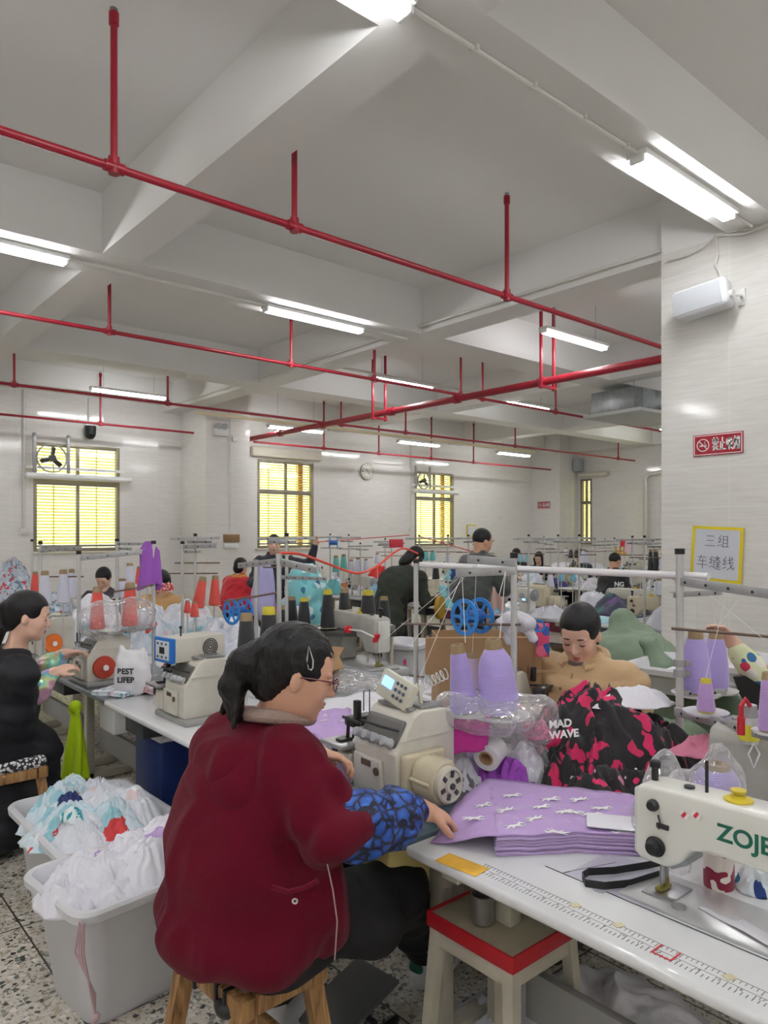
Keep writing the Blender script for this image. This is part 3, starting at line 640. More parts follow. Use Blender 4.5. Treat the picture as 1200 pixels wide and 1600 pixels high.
# paper sign in yellow frame on near column
def paper_sign():
    c = atU(1119, 866, 5.38); t = thing('paper_sign', 'white paper sign in a yellow frame on the near column', 'sign', (5.385, c.y, c.z))
    wv = abs(atU(1080, 860, 5.39).y-atU(1160, 860, 5.39).y); hz = abs(atU(1119, 822, 5.39).z-atU(1119, 908, 5.39).z)
    R = Vector((0, -1, 0)); U = Vector((0, 0, 1)); N = Vector((-1, 0, 0)); tilt = deg(-3)
    R2 = R*math.cos(tilt)+U*math.sin(tilt); U2 = -R*math.sin(tilt)+U*math.cos(tilt); q = Matrix((R2, U2, N)).transposed()
    b = MB(); b.box((0, 0, 0), (wv, hz, .004), rot=q); b.build('backing', mat('yellow_frame', (228, 206, 40), .5), t)
    b = MB(); b.box(N*.003, (wv*.87, hz*.89, .002), rot=q); b.build('paper', mat('paper_white', (214, 216, 226), .6), t)
    b = MB(); s = hz*.24; K = mat('ink_grey', (84, 84, 92), .7)
    for i, ch in enumerate('三组'): hanzi(b, ch, R2*(-s*.95+i*s*.98)+U2*(hz*.12)+N*.0045, R2, U2, s, .0042, N, wx=.9)
    for i, ch in enumerate('车缝线'): hanzi(b, ch, R2*(-s*1.5+i*s*.98)+U2*(-hz*.28)+N*.0045, R2, U2, s*1.05, .0042, N, wx=.88)
    b.build('lettering', K, t)
    p = atV(736, 829, WV); b = MB(); b.box((p.x, WV-.01, p.z), (.34, .015, .3)); b.mi = 1; b.box((p.x, WV-.02, p.z), (.28, .01, .24)); tag(b.build('framed_notice', [mat('yellow_frame', (228, 206, 40)), mat('paper_white', (214, 216, 226))], smooth=False), 'small framed notice on the far wall behind the standing man', 'sign')
paper_sign()
# ================================================================= THE KIT: machines, stands, cones, cloth
CREAM = mat('machine_cream_enamel', (206, 202, 190), .35, var=.06, vscale=14)
CREAM2 = mat('yellowed_machine_enamel', (196, 186, 160), .38, var=.08, vscale=14)
MWHITE = mat('machine_white_enamel', (222, 222, 214), .25, coat=.3)
LAM = mat('white_laminate_top', (222, 223, 224), .22, var=.03, vscale=6, coat=.3)
LAMG = mat('worn_grey_laminate', (188, 190, 192), .3, var=.1, vscale=7)
LEGM = mat('cream_painted_steel', (190, 184, 168), .45, var=.08, vscale=12)
POLE = mat('stand_pole_grey', (198, 198, 196), .35, .35)
KNOB = mat('grey_tension_knob', (176, 178, 182), .4)
DARKM = mat('dark_steel', (70, 70, 72), .35, .8)
THREADW = mat('thread_white', (232, 232, 230), .8)
def text_mesh(txt, size, m, parent=None, M=None, extrude=.0008, name='lettering', bold=0):
    cu = bpy.data.curves.new('t', 'FONT'); cu.body = txt; cu.size = size; cu.extrude = extrude; cu.offset = bold
    ob = bpy.data.objects.new('t', cu); COL.objects.link(ob); dg = bpy.context.evaluated_depsgraph_get()
    me = bpy.data.meshes.new_from_object(ob.evaluated_get(dg)); bpy.data.objects.remove(ob); bpy.data.curves.remove(cu)
    me.name = name
    if M is not None: me.transform(M)
    me.materials.clear(); me.materials.append(m); o = bpy.data.objects.new(name, me); COL.objects.link(o); o.parent = parent; return o
def M4(x, y, z, org):
    x, y, z, org = Vector(x), Vector(y), Vector(z), Vector(org)
    return Matrix(((x.x, y.x, z.x, org.x), (x.y, y.y, z.y, org.y), (x.z, y.z, z.z, org.z), (0, 0, 0, 1)))
NEAR = -PI/2; FARS = PI/2     # operator on the near side / on the far side of a row
# ---- lockstitch machine: x to operator's right, y away, origin under the needle on the table
def lockstitch(label, body=MWHITE, lcd=False, brand=None, panel=False):
    t = thing('sewing_machine', label, 'sewing machine')
    b = MB(); b.box((.17, 0, .004), (.50, .178, .008), bevel=.003); b.build('bed_plate', mat('bed_plate_metal', (200, 200, 200), .3, .5), t)
    b = MB(); b.box((-.005, 0, .0095), (.075, .1, .004), bevel=.0015); b.cyl((.05, -.05, .008), (.05, -.05, .011), .016, n=20); b.build('needle_plate', STEEL, t)
    out = [(.42, 0.008), (.44, .04), (.445, .22), (.43, .262), (.38, .275), (.10, .272), (-.03, .268), (-.055, .262), (-.062, .24), (-.062, .10), (-.05, .085), (.02, .085), (.05, .105), (.075, .142), (.12, .152), (.24, .150), (.275, .135), (.29, .10), (.29, .008)]
    b = MB(); b.prism(out, 'y', -.048, .052, bevel=.011, seg=3); b.build('machine_head', body, t, angle=50)
    b = MB(); b.box((-.064, 0, .17), (.012, .07, .16), bevel=.005); b.box((-.0705, 0.012, .17), (.003, .006, .12)); b.build('face_plate', mat('face_plate_grey', (206, 206, 200), .3), t)
    b = MB(); b.cyl((-.01, -.01, .09), (-.01, -.01, .03), .006, n=12); b.cyl((-.01, -.01, .035), (-.01, -.01, .006), .0016, n=8); b.cyl((-.012, .012, .09), (-.012, .012, .02), .005, n=12); b.build('needle_bar', STEEL, t)
    b = MB(); b.box((-.012, -.004, .017), (.02, .045, .008), bevel=.002); b.box((-.012, .004, .028), (.014, .018, .02), bevel=.002); b.build('presser_foot', mat('brass_foot', (160, 150, 80), .35, .7), t)
    b = MB(); b.lathe([(0, 0), (.008, 0), (.008, .03), (.013, .032), (.013, .045), (.008, .048), (0, .048)], c=(-.035, -.0, .268), n=18); b.build('pressure_knob', BLACK, t)
    b = MB(); b.lathe([(.022, 0), (.024, .006), (.018, .010), (.018, .02), (.012, .028), (0, .028)], c=(-.005, -.048, .13), axis=(0, -1, 0), n=22); b.build('tension_dial', BLACK, t)
    b = MB(); b.lathe([(.014, 0), (.014, .008), (.01, .016), (0, .016)], c=(-.012, -.048, .225), axis=(0, -1, 0), n=18)
    b.tube([(.0, -.05, .205), (.008, -.056, .19), (.004, -.055, .175)], .0022, 6); b.box((.012, -.052, .182), (.03, .006, .012), bevel=.002); b.build('thread_guide', DARKM, t)
    b = MB(); b.lathe([(.0, 0), (.03, 0), (.03, .005), (.02, .009), (0, .009)], c=(.16, .0, .272), n=26); b.lathe([(.013, .009), (.016, .009), (.016, .013), (.009, .014), (.009, .02), (.016, .021), (.016, .025), (0, .025)], c=(.16, .0, .272), n=22); b.build('bobbin_winder', mat('yellow_bobbin', (208, 186, 50), .4), t)
    b = MB(); b.cyl((.05, .0, .272), (.05, .0, .276), .012, n=16); b.cyl((.09, 0, .27), (.09, 0, .345), .004, n=8); b.cyl((.28, 0, .272), (.28, 0, .275), .014, n=16); b.build('oil_cap', DARKM, t)
    b = MB(); b.lathe([(0, 0), (.05, 0), (.062, .01), (.066, .02), (.062, .032), (.04, .036), (.038, .05), (.02, .054), (0, .054)], c=(.442, 0, .2), axis=(1, 0, 0), n=32); b.build('handwheel', mat('handwheel_grey', (150, 152, 152), .35), t)
    b = MB(); b.box((.03, .01, .105), (.05, .08, .04), rot=RY(deg(-30)), bevel=.006); b.build('arm_guard', mat('guard_grey', (150, 154, 158), .4), t)
    if lcd:
        b = MB(); b.box((.365, -.052, .15), (.07, .012, .05), bevel=.004); p = b.build('control_panel', mat('panel_grey', (180, 182, 184), .4), t)
        b = MB(); b.box((.365, -.059, .152), (.045, .003, .022)); b.build('screen', mat('blue_lcd', (150, 200, 245), .3, emit=.7), p)
        b = MB(); b.lathe([(.03, 0), (.03, .01), (0, .012)], c=(.33, -.05, .19), axis=(0, -1, 0), n=20); b.build('side_cover', KNOB, t)
    else:
        b = MB(); b.lathe([(.026, 0), (.026, .008), (.016, .01), (.014, .022), (0, .022)], c=(.37, -.048, .1), axis=(0, -1, 0), n=24); b.build('stitch_dial', mat('dial_grey', (120, 122, 124), .4), t)
    if panel:
        b = MB(); b.box((.36, .02, .31), (.15, .04, .07), rot=RX(deg(-15)), bevel=.004); pp = b.build('control_panel', mat('panel_olive', (168, 172, 150), .5), t)
        b = MB()
        for i in range(5):
            for j in range(3): b.box((.31+i*.025, -.002+j*.004-.003, .292+j*.017), (.015, .004, .01), rot=RX(deg(-15)))
        b.build('button_row', mat('button_green', (90, 110, 90), .5), pp)
    if brand:
        text_mesh(brand, .052, mat('brand_green', (20, 104, 84), .4), t, M4((1, 0, 0), (0, 0, 1), (0, -1, 0), (.135, -.0485, .192)), extrude=.0006, bold=.0012)
    return t
# ---- overlock machine: x operator's right, y away, origin at front-left foot of the body on the table
def overlock(label, body=CREAM, wheel=None, motor=True, panel='lcd', low=True, plate='grey'):
    t = thing('overlock_machine', label, 'sewing machine')
    b = MB(); b.box((.13, .11, .012), (.32, .25, .024), bevel=.006); b.build('base', mat('base_grey', (150, 150, 146), .45), t)
    side = [(0, .024), (.245, .024), (.245, .235), (.232, .262), (.20, .272), (.105, .275), (.072, .262), (.05, .225), (.018, .178), (0, .165)]
    b = MB(); b.prism(side, 'x', .05, .25, bevel=.006, seg=3); b.box((.252, .12, .2), (.004, .2, .0025)); b.build('machine_body', body, t, angle=45)
    b = MB(); b.box((.15, .16, .279), (.17, .09, .012), bevel=.004); b.box((.15, .09, .277), (.15, .03, .01), bevel=.003); b.cyl((.2, .17, .284), (.2, .17, .29), .012, n=14); b.build('top_cover', STEEL, t)
    b = MB(); b.prism([(.01, .024), (.2, .024), (.2, .13), (.12, .15), (.02, .13)], 'x', -.075, .05, bevel=.006); b.build('work_arm', body, t, angle=45)
    b = MB(); b.box((-.03, .03, .136), (.12, .13, .012), bevel=.003); b.build('cloth_plate', STEEL, t)
    b = MB(); b.box((.13, -.006, .085), (.13, .02, .105), bevel=.005); b.box((-.01, .0, .075), (.1, .016, .085), bevel=.005); o = b.build('front_cover', body, t)
    b = MB(); b.cyl((.18, -.016, .105), (.18, -.02, .105), .012, n=16); b.box((.13, -.017, .12), (.045, .003, .018)); b.build('maker_plate', mat('brown_plate', (110, 92, 70), .4, .3), o)
    b = MB(); b.prism([(.010, .168), (.052, .246), (.072, .246), (.04, .168)], 'x', .056, .232, bevel=.008, seg=3); b.build('knob_panel', mat('knob_recess', (104, 102, 98), .5), t)
    for i in range(4):
        c = Vector((.078+i*.044, .014, .186)); ax = Vector((0, -.9, .42)).normalized()
        b = MB(); b.lathe([(.016, 0), (.016, .004), (.010, .008), (.0135, .012), (.0145, .03), (.012, .036), (0, .038)], c=c, axis=ax, n=18); b.build('tension_knob', KNOB, t)
    b = MB(); b.tube([(.06, .02, .225), (.1, .0, .232), (.18, .0, .232), (.23, .03, .225)], .004, 8); b.tube([(.06, .03, .25), (.06, .03, .31), (.09, .03, .32), (.09, .03, .25)], .002, 6); b.box((.04, .02, .25), (.02, .02, .06), bevel=.003); b.build('thread_guide', DARKM, t)
    b = MB(); b.box((-.02, .08, .20), (.05, .1, .03), bevel=.006); b.cyl((-.025, .035, .215), (-.025, .03, .145), .006, n=10); b.box((-.03, .02, .145), (.03, .05, .01), bevel=.002); b.cyl((-.005, .05, .20), (-.01, .04, .15), .004, n=8)
    b.cyl((-.05, .03, .21), (.05, .035, .205), .005, n=8); b.box((-.045, -.002, .11), (.03, .015, .05), rot=RY(.3), bevel=.003); b.build('needle_assembly', DARKM, t)
    if motor:
        b = MB(); b.box((.262, .1, .1), (.03, .17, .13), bevel=.01); b.lathe([(.05, 0), (.058, .006), (.06, .02), (.06, .085), (.056, .095), (0, .095)], c=(.272, .09, .10), axis=(1, 0, 0), n=32)
        for k in range(3): a = k*2.1+1.0; b.cyl((.28, .09+math.cos(a)*.06, .10+math.sin(a)*.06), (.36, .09+math.cos(a)*.06, .10+math.sin(a)*.06), .006, n=8)
        mo = b.build('motor', CREAM2, t, angle=50)
        b = MB(); b.lathe([(.05, 0), (.05, .02), (.044, .024), (.04, .018), (.022, .018), (.018, .026), (.008, .026), (.008, .03), (0, .03)], c=(.366, .09, .10), axis=(1, 0, 0), n=32)
        b.build('handwheel', wheel or mat('wheel_cream', (196, 192, 178), .4), mo)
        b = MB()
        for k in range(6): a = k*PI/3+.3; b.box((.3865, .09+math.cos(a)*.031, .10+math.sin(a)*.031), (.004, .017, .013), rot=RX(a), bevel=.002)
        b.cyl((.39, .09, .1), (.397, .09, .1), .009, n=14); b.build('wheel_slots', mat('slot_dark', (60, 62, 66), .5), mo)
    elif wheel:
        b = MB(); b.lathe([(0, 0), (.06, 0), (.065, .01), (.06, .025), (.02, .028), (.018, .04), (0, .04)], c=(.25, .09, .10), axis=(1, 0, 0), n=32); w = b.build('handwheel', wheel, t)
        b = MB(); b.lathe([(.017, .04), (.012, .045), (0, .045)], c=(.251, .09, .10), axis=(1, 0, 0), n=20); b.build('wheel_cap', WHITE, w)
    if panel == 'lcd':
        rot = RX(deg(-20)) @ RY(deg(12)); C_ = Vector((.14, .10, .318))
        b = MB(); b.box(C_, (.16, .028, .085), rot=rot, bevel=.008); b.cyl((.2, .15, .25), (.2, .14, .34), .007, n=8); p = b.build('control_panel', mat('panel_cream', (206, 204, 186), .4), t)
        b = MB(); b.box(C_+rot@Vector((-.035, -.0155, .008)), (.05, .003, .03), rot=rot); b.build('screen', mat('lcd_blue_bright', (110, 150, 255), .3, emit=1.4), p)
        b = MB()
        for i in range(3):
            for j in range(3): q = C_+rot@Vector((.012+i*.02, -.016, .022-j*.02)); b.cyl(q, q+rot@Vector((0, -.003, 0)), .0055, n=10)
        b.build('button', mat('panel_button', (84, 88, 110), .5), p)
    return t
def cone(label, col, h=.2, r0=.052, r1=.024, tip=.03, group=None, tipcol=(150, 128, 96), name='thread_cone', shoulder=False, base=None):
    mn = 'yarn_%d_%d_%d' % col
    if mn not in MATS:
        s = NT(mn); tc = s.n('TexCoord'); mp = s.n('Mapping'); mp.inputs['Rotation'].default_value = (.12, .1, 0); s.l(tc.outputs['Object'], mp.inputs[0])
        w = s.n('TexWave', Scale=60.0, Distortion=1.5); w.bands_direction = 'Z'; s.l(mp.outputs[0], w.inputs['Vector'])
        c = srgb(col); s.l(s.mix(w.outputs['Fac'], tuple(x*.86 for x in c), tuple(min(1, x*1.04) for x in c)), s.b.inputs['Base Color']); s.b.inputs['Roughness'].default_value = .6; s.b.inputs['Sheen Weight'].default_value = .3
        bp = s.n('Bump', Strength=.35, Distance=.002); s.l(w.outputs['Fac'], bp.inputs['Height']); s.l(bp.outputs[0], s.b.inputs['Normal'])
    t = thing(name, label, 'thread cone', group=group)
    b = MB()
    if shoulder: pr = [(0, .004), (r0*.82, .004), (r0, h*.12), (r0*.98, h*.3), (r0*.80, h*.80), (r0*.74, h*.86), (r1, h), (0, h)]
    else: pr = [(0, .004), (r0*.92, .004), (r0, .012), (r1, h), (0, h)]
    b.lathe(pr, n=32); b.build('yarn', MATS[mn], t, angle=50)
    rt = (r1*.95) if not shoulder else r1*.9
    b = MB(); b.lathe([(rt, h-.001), (rt*.92, h+tip*.85), (rt*.8, h+tip), (rt*.5, h+tip), (rt*.5, h+tip*.3), (0, h+tip*.3)], n=20); b.lathe([(0, 0), (r0*.85, 0), (r0*.85, .006), (0, .006)], n=24)
    b.build('cone_core', mat('core_%d_%d_%d' % tipcol, tipcol, .7), t); return t
def stand(label, H=.75, arms=((.3, -.25, .25), (.68, -.25, .25)), r=.011, trays=(), top=True, posts=True, dirv=(1, 0)):
    """thread stand: pole on the table, cross arms at heights; arms run along local x"""
    t = thing('thread_stand', label, 'thread stand')
    b = MB(); b.cyl((0, 0, 0), (0, 0, H), r, n=14); b.cyl((0, 0, 0), (0, 0, .012), .025, n=18); b.build('pole', POLE, t)
    if top: b = MB(); b.cyl((0, 0, H), (0, 0, H+.03), r*1.3, n=12); b.build('pole_cap', BLACK, t)
    for z, x0, x1 in arms:
        b = MB(); b.box(((x0+x1)/2, -.012, z), (x1-x0, .006, .028), bevel=.002); b.box(((x0+x1)/2, -.005, z+.013), (x1-x0, .016, .003)); b.box((0, 0, z), (.036, .036, .036), bevel=.004)
        a = b.build('cross_arm', GREYM, t)
        if z > H*.6:
            b = MB(); n = 4
            for i in range(n): x = x0+(x1-x0)*(i+.5)/n; b.cyl((x, -.016, z), (x, -.018, z), .006, n=8)
            b.build('thread_hole', BLACK, a)
    for x, y, z, rr in trays:
        b = MB(); b.lathe([(0, 0), (rr, 0), (rr+.004, .006), (rr, .004), (0, .003)], c=(x, y, z), n=28); b.cyl((x, y, z), (x, y, z+.08), .004, n=8); b.cyl((x, 0, z-.006), (x, y, z-.004), .006, n=6) if abs(y) > .01 else None
        b.build('cone_tray', mat('clear_tray', (222, 222, 222), .25, alpha=1), t)
    return t
# ---- cloth
def fabric(name, col, rough=.85, var=.06, bump=.15):
    return mat(name, col, rough, var=var, vscale=5, bump=bump*2.5, bscale=32, sheen=.1)
def heap(name, label, cat, c, rx, ry, h, rz=0, m=None, seed=0, group=None, n=44, fold=.35, freq=5.0, kind=None, parent=None, edge=.15, power=2.2, ani=(1, .45), tilt=0, sag=0):
    c = Vector(c); b = MB(); bm = b.bm; rings = []; NA = n*2; NR = n//2
    ctr = None; rnd = random.Random(seed); th0 = rnd.random()*6
    def H(x, y, r):
        wx = noise.noise(Vector((x*2+seed, y*2, seed)))*.5; wy = noise.noise(Vector((x*2, y*2+seed, seed+5)))*.5
        ct, st = math.cos(th0), math.sin(th0); X = (x+wx)*ct+(y+wy)*st; Y = -(x+wx)*st+(y+wy)*ct
        def rg(u, v, w_): q_ = 2*noise.noise(Vector((u, v, w_))); return 1-math.sqrt(q_*q_+.05)
        k_ = freq*.42; f1 = rg(X*k_*ani[0]*1.6, Y*k_*ani[1], seed*1.3); f2 = rg(X*k_*2.2*ani[1]+3, Y*k_*2.4*ani[0], seed*2.1+4); f3 = noise.noise(Vector((X*k_*1.2, Y*k_*1.2, seed)))
        q = (1-r**power); A = fold*(.35*h+.05)
        return h*q*.92+A*((f1-.55)*.8+(f2-.55)*.45+f3*.5)*min(1, q*1.6+.1)
    for i in range(NR+1):
        r = i/NR; ring = []
        for j in range(NA if i else 1):
            a = 2*PI*j/NA; w = 1+edge*(noise.noise(Vector((math.cos(a)*1.7, math.sin(a)*1.7, seed*3.3)))*1.3+.35*noise.noise(Vector((math.cos(a)*6, math.sin(a)*6, seed))))
            x, y = math.cos(a)*r*w, math.sin(a)*r*w
            z = max(.002, H(x*rx/max(rx, ry), y*ry/max(rx, ry), r)) if i < NR else .001
            z += sag*(r**2)
            ring.append(bm.verts.new((x*rx, y*ry, z+tilt*x*rx)))
        rings.append(ring)
    for j in range(NA): bm.faces.new((rings[0][0], rings[1][j], rings[1][(j+1) % NA]))
    for i in range(1, NR):
        for j in range(NA): bm.faces.new((rings[i][j], rings[i+1][j], rings[i+1][(j+1) % NA], rings[i][(j+1) % NA]))
    bm.faces.new(rings[-1][::-1])
    o = b.build(name, m, parent, angle=180); o.location = c; o.rotation_euler = (0, 0, rz)
    if parent is None: tag(o, label, cat, group, kind)
    return o
def panels(name, label, cat, outline, p, n, m, th=.004, rz=0, group=None, jit=.006, wave=.004, seed=1, res=26, mtop=None, fan=0, topn=1):
    """a pile of identical cut fabric pieces; each one its own object"""
    rnd = random.Random(seed); xs = [q[0] for q in outline]; ys = [q[1] for q in outline]
    me = None; cx = sum(xs)/len(xs); cy = sum(ys)/len(ys)
    # ring subdivision of the outline towards the centre
    pts = []
    k = len(outline)
    for i in range(k):
        a = Vector((*outline[i], 0)); c = Vector((*outline[(i+1) % k], 0)); s = max(1, int((c-a).length/.02))
        for q in range(s): pts.append(a+(c-a)*q/s)
    obs = []
    for li in range(n):
        if li < 2 or li >= n-topn:
            b = MB(); bm = b.bm; prev = None; prevb = None; R = 10 if li >= n-topn else 4
            for i in range(R+1):
                f = i/R; f = 1-(1-f)**1.0
                top = []; bot = []
                for v in pts:
                    x, y = cx+(v.x-cx)*f, cy+(v.y-cy)*f; z = wave*(noise.noise(Vector((x*9, y*9, seed)))+.6*noise.noise(Vector((x*25, y*25, seed))))
                    if i == 0: break
                    top.append(bm.verts.new((x, y, z+th))); bot.append(bm.verts.new((x, y, z)))
                if i == 0:
                    z = wave*(noise.noise(Vector((cx*9, cy*9, seed)))+.6*noise.noise(Vector((cx*25, cy*25, seed)))); ct = bm.verts.new((cx, cy, z+th)); cb = bm.verts.new((cx, cy, z)); continue
                K = len(top)
                for j in range(K):
                    j2 = (j+1) % K
                    if i == 1: bm.faces.new((ct, top[j], top[j2])); bm.faces.new((cb, bot[j2], bot[j]))
                    else: bm.faces.new((prev[j], top[j], top[j2], prev[j2])); bm.faces.new((prevb[j2], bot[j2], bot[j], prevb[j]))
                    if i == R: bm.faces.new((top[j], bot[j], bot[j2], top[j2]))
                prev, prevb = top, bot
            o = b.build(name, (mtop if (mtop and li >= n-topn) else m), None, angle=180)
        else: o = obs[0 if li % 2 else 1].copy(); COL.objects.link(o)
        o.location = Vector(p)+Vector((rnd.uniform(-jit, jit)+fan*li, rnd.uniform(-jit, jit), li*th)); o.rotation_euler = (0, 0, rz+rnd.uniform(-jit, jit)*1.5)
        tag(o, label, cat, group); obs.append(o)
    if n > 1: obs[-1]['label'] = label+', topmost'; 
    return obs
def table(label, x0, x1, y0, y1, m=LAM, z=.75, side='near', th=.03, legs=True, name='sewing_table', ctrl=False, drawer=True):
    t = thing(name, label, 'table', ((x0+x1)/2, (y0+y1)/2, 0)); hx, hy = (x1-x0)/2, (y1-y0)/2
    b = MB(); b.box((0, 0, z-th/2), (hx*2, hy*2-.006, th), bevel=.012, seg=3); b.build('tabletop', m, t)
    if legs:
        for s in (-1, 1):
            b = MB(); y = s*(hy-.13); b.box((-.02, y, .35), (.05, .06, .66), bevel=.004); b.box((0, y, .03), (hx*1.7, .06, .05), bevel=.006); b.box((0, y, z-th-.02), (hx*1.7, .06, .035), bevel=.004)
            b.build('leg_frame', LEGM, t)
        b = MB(); b.box((.05, 0, .28), (.03, hy*2-.3, .14), bevel=.004)
        b.build('stretcher_panel', mat('perforated_panel_grey', (150, 150, 148), .5), t)
        if drawer: b = MB(); b.box((-hx+.14, hy-.3, z-th-.05), (.2, .22, .08), bevel=.006); b.build('drawer', mat('dark_drawer', (60, 62, 66), .5), t)
        if ctrl: b = MB(); b.box((.05, -.1, z-th-.12), (.2, .18, .2), bevel=.02); b.build('motor_box', mat('motor_dark', (56, 58, 62), .5), t)
    return t
def bagfilm(name, label, cat, prims, seed=0, group=None, amp=.012, tint=(1, 1, 1)):
    """clear plastic bag: thin crumpled closed film"""
    if 'clear_film' not in MATS:
        s = NT('clear_film'); N = s.t.nodes; out = N['Material Output']
        tr = N.new('ShaderNodeBsdfTransparent'); tr.inputs[0].default_value = (.97, .97, .98, 1)
        gl = N.new('ShaderNodeBsdfGlossy'); gl.inputs['Roughness'].default_value = .12; df = N.new('ShaderNodeBsdfDiffuse'); df.inputs[0].default_value = (.9, .9, .92, 1)
        tc = s.n('TexCoord'); no = s.n('TexVoronoi', Scale=28.0); no.feature = 'DISTANCE_TO_EDGE'; s.l(tc.outputs['Object'], no.inputs['Vector'])
        bp = s.n('Bump', Strength=.9, Distance=.012); s.l(no.outputs['Distance'], bp.inputs['Height']); s.l(bp.outputs[0], gl.inputs['Normal'])
        m1 = N.new('ShaderNodeMixShader'); m1.inputs[0].default_value = .5; s.l(gl.outputs[0], m1.inputs[1]); s.l(df.outputs[0], m1.inputs[2])
        lw = N.new('ShaderNodeLayerWeight'); lw.inputs[0].default_value = .35; s.l(bp.outputs[0], lw.inputs['Normal'])
        ad = s.math('ADD', s.math('MULTIPLY', lw.outputs['Facing'], .75), .16)
        m2 = N.new('ShaderNodeMixShader'); s.l(ad, m2.inputs[0]); s.l(tr.outputs[0], m2.inputs[1]); s.l(m1.outputs[0], m2.inputs[2]); s.l(m2.outputs[0], out.inputs[0])
    o = sdf_mesh(name, prims, .011, MATS['clear_film'], None, .05, disp=lambda p, n: amp*(nz(p, 16, seed)+.9*ridge(p, 9, seed)-.5))
    tag(o, label, cat, group); return o
# ================================================================= THE NEAR ROW
TZ = .75
ta = table('white laminate sewing table with a printed ruler along its edge, nearest the camera', 1.33, 1.935, .30, 1.47, drawer=False)
def ruler(t):
    b = MB(); L = 1.05; n = 100; x0 = -.265; y1 = 1.25-.885
    for i in range(n):
        y = y1-i*L/n; w = .020 if i % 5 == 0 else .012
        b.box((x0+w/2, y, TZ+.0004), (w, .0016, .0006)); b.box((x0+.046-w/2, y-L/n/2, TZ+.0004), (w*.8, .0012, .0006))
    b.box((x0+.0465, y1-L/2, TZ+.0003), (.001, L, .0005)); b.box((x0+.023, y1-L/2, TZ+.0002), (.0008, L, .0005))
    b.build('printed_ruler', mat('ruler_ink', (122, 122, 120), .6), t, smooth=False)
    for i in range(1, 25):
        y = y1-i*L/26
        text_mesh(str(i), .014, mat('ruler_ink', (122, 122, 120)), t, M4((0, -1, 0), (1, 0, 0), (0, 0, 1), (x0+.014, y, TZ+.0004)), extrude=.0002, name='ruler_number')
    b = MB(); b.box((-.268, .40, TZ+.0008), (.06, .13, .0015), rot=RZ(.1), bevel=.0005); b.build('yellow_tape', mat('yellow_tape', (214, 164, 52), .4, var=.15, vscale=30), t)
    b = MB(); b.box((-.24, -.12, TZ+.001), (.04, .004, .001)); b.box((-.24, -.16, TZ+.001), (.04, .004, .001)); b.box((-.26, -.14, TZ+.001), (.004, .044, .001)); b.build('red_marker', mat('red_sticker', (206, 66, 66), .5), t)
    for x, y in ((-.22, .09), (-.22, -.02), (-.225, -.26)): b = MB(); b.box((x, y, TZ+.0008), (.018, .022, .001), rot=RZ(x*9)); b.build('old_sticker', mat('old_sticker', (204, 196, 160), .6), t)
ruler(ta)
table('worn grey steel topped overlock table before the woman in burgundy', 1.34, 1.935, 1.48, 2.36, m=mat('scuffed_teal_steel', (112, 134, 146), .3, .4, var=.2, vscale=8))
table('white laminate sewing table under the left overlock machine', 1.32, 1.935, 2.37, 3.74)
table('grey steel topped table before the woman in the black jacket', 1.33, 1.935, 3.76, 4.95, m=mat('dull_steel_top', (122, 128, 134), .3, .6, var=.15, vscale=5))
table('white table by the piles of printed garments, far left end of the near row', 1.33, 1.935, 4.97, 6.2, m=LAM)
table('white table at the window end of the near row', 1.33, 1.935, 6.22, 8.4, m=LAM)
CLOTHT = mat('speckled_table_cover', (214, 210, 202), .7, var=.08, vscale=60)
table('table with pale speckled cover in front of the woman in the tan jacket', 1.94, 2.56, .2, 1.95, m=CLOTHT)
table('white table carrying the grey lockstitch machine and film', 1.94, 2.56, 1.97, 3.5, m=LAMG)
table('white table on the far side of the near row by the black cones', 1.94, 2.56, 3.52, 5.2)
table('white table on the far side of the near row beside the red cones', 1.94, 2.56, 5.22, 8.4)
b = MB(); b.tube([(1.965, 1.60, TZ+.004), (1.955, 1.45, TZ+.004), (1.96, .9, TZ+.004), (1.97, .3, TZ+.004)], .006, 6); tag(b.build('red_piping', mat('dark_red_trim', (122, 24, 34), .7)), 'dark red piping along the speckled table cover', 'trim')
# --- the big lockstitch machine
zj = lockstitch('white lockstitch machine with green lettering on the nearest table', body=MWHITE, brand='ZOJE')
zj.location = (1.62, .86, TZ); zj.rotation_euler = (0, 0, NEAR); zj.scale = (1.0, 1.0, .98)
b = MB()
for x, y0 in ((.082, .232), (.11, .24)):
    b.box((x-.02, -.0495, y0-.008), (.022, .0015, .018), rot=RY(.4))
b.build('sticker', mat('sticker_pale', (236, 230, 230), .4), zj)
b = MB()
for x, y0 in ((.082, .232), (.11, .24)): b.box((x-.02, -.0505, y0-.008), (.007, .0015, .014), rot=RY(.6))
b.build('sticker_mark', mat('sticker_red', (200, 50, 60), .4), zj)
text_mesh('DS', .018, BLACK, zj, M4((0, 0, -1), (0, -1, 0), (-1, 0, 0), (-.0725, .03, .235)))
b = MB(); b.box((-.1, .0, .001), (.24, .2, .0012)); b.cyl((-.12, -.1, .001), (-.12, -.1, .0025), .018, n=20); b.build('slide_plate', mat('worn_chrome', (186, 184, 196), .4, .2), zj)
b = MB(); b.box((.03, -.1, .0012), (.62, .0025, .001)); b.box((-.2, -.02, .0012), (.0025, .16, .001), rot=RZ(-.35)); b.build('cutout_groove', DARKM, zj)
# --- near overlock
o1 = overlock('cream overlock machine with lit blue display worked by the woman in burgundy')
o1.location = (1.47, 1.915, TZ); o1.rotation_euler = (0, 0, NEAR-.05); o1.scale = (1.08, 1.0, 1.08)
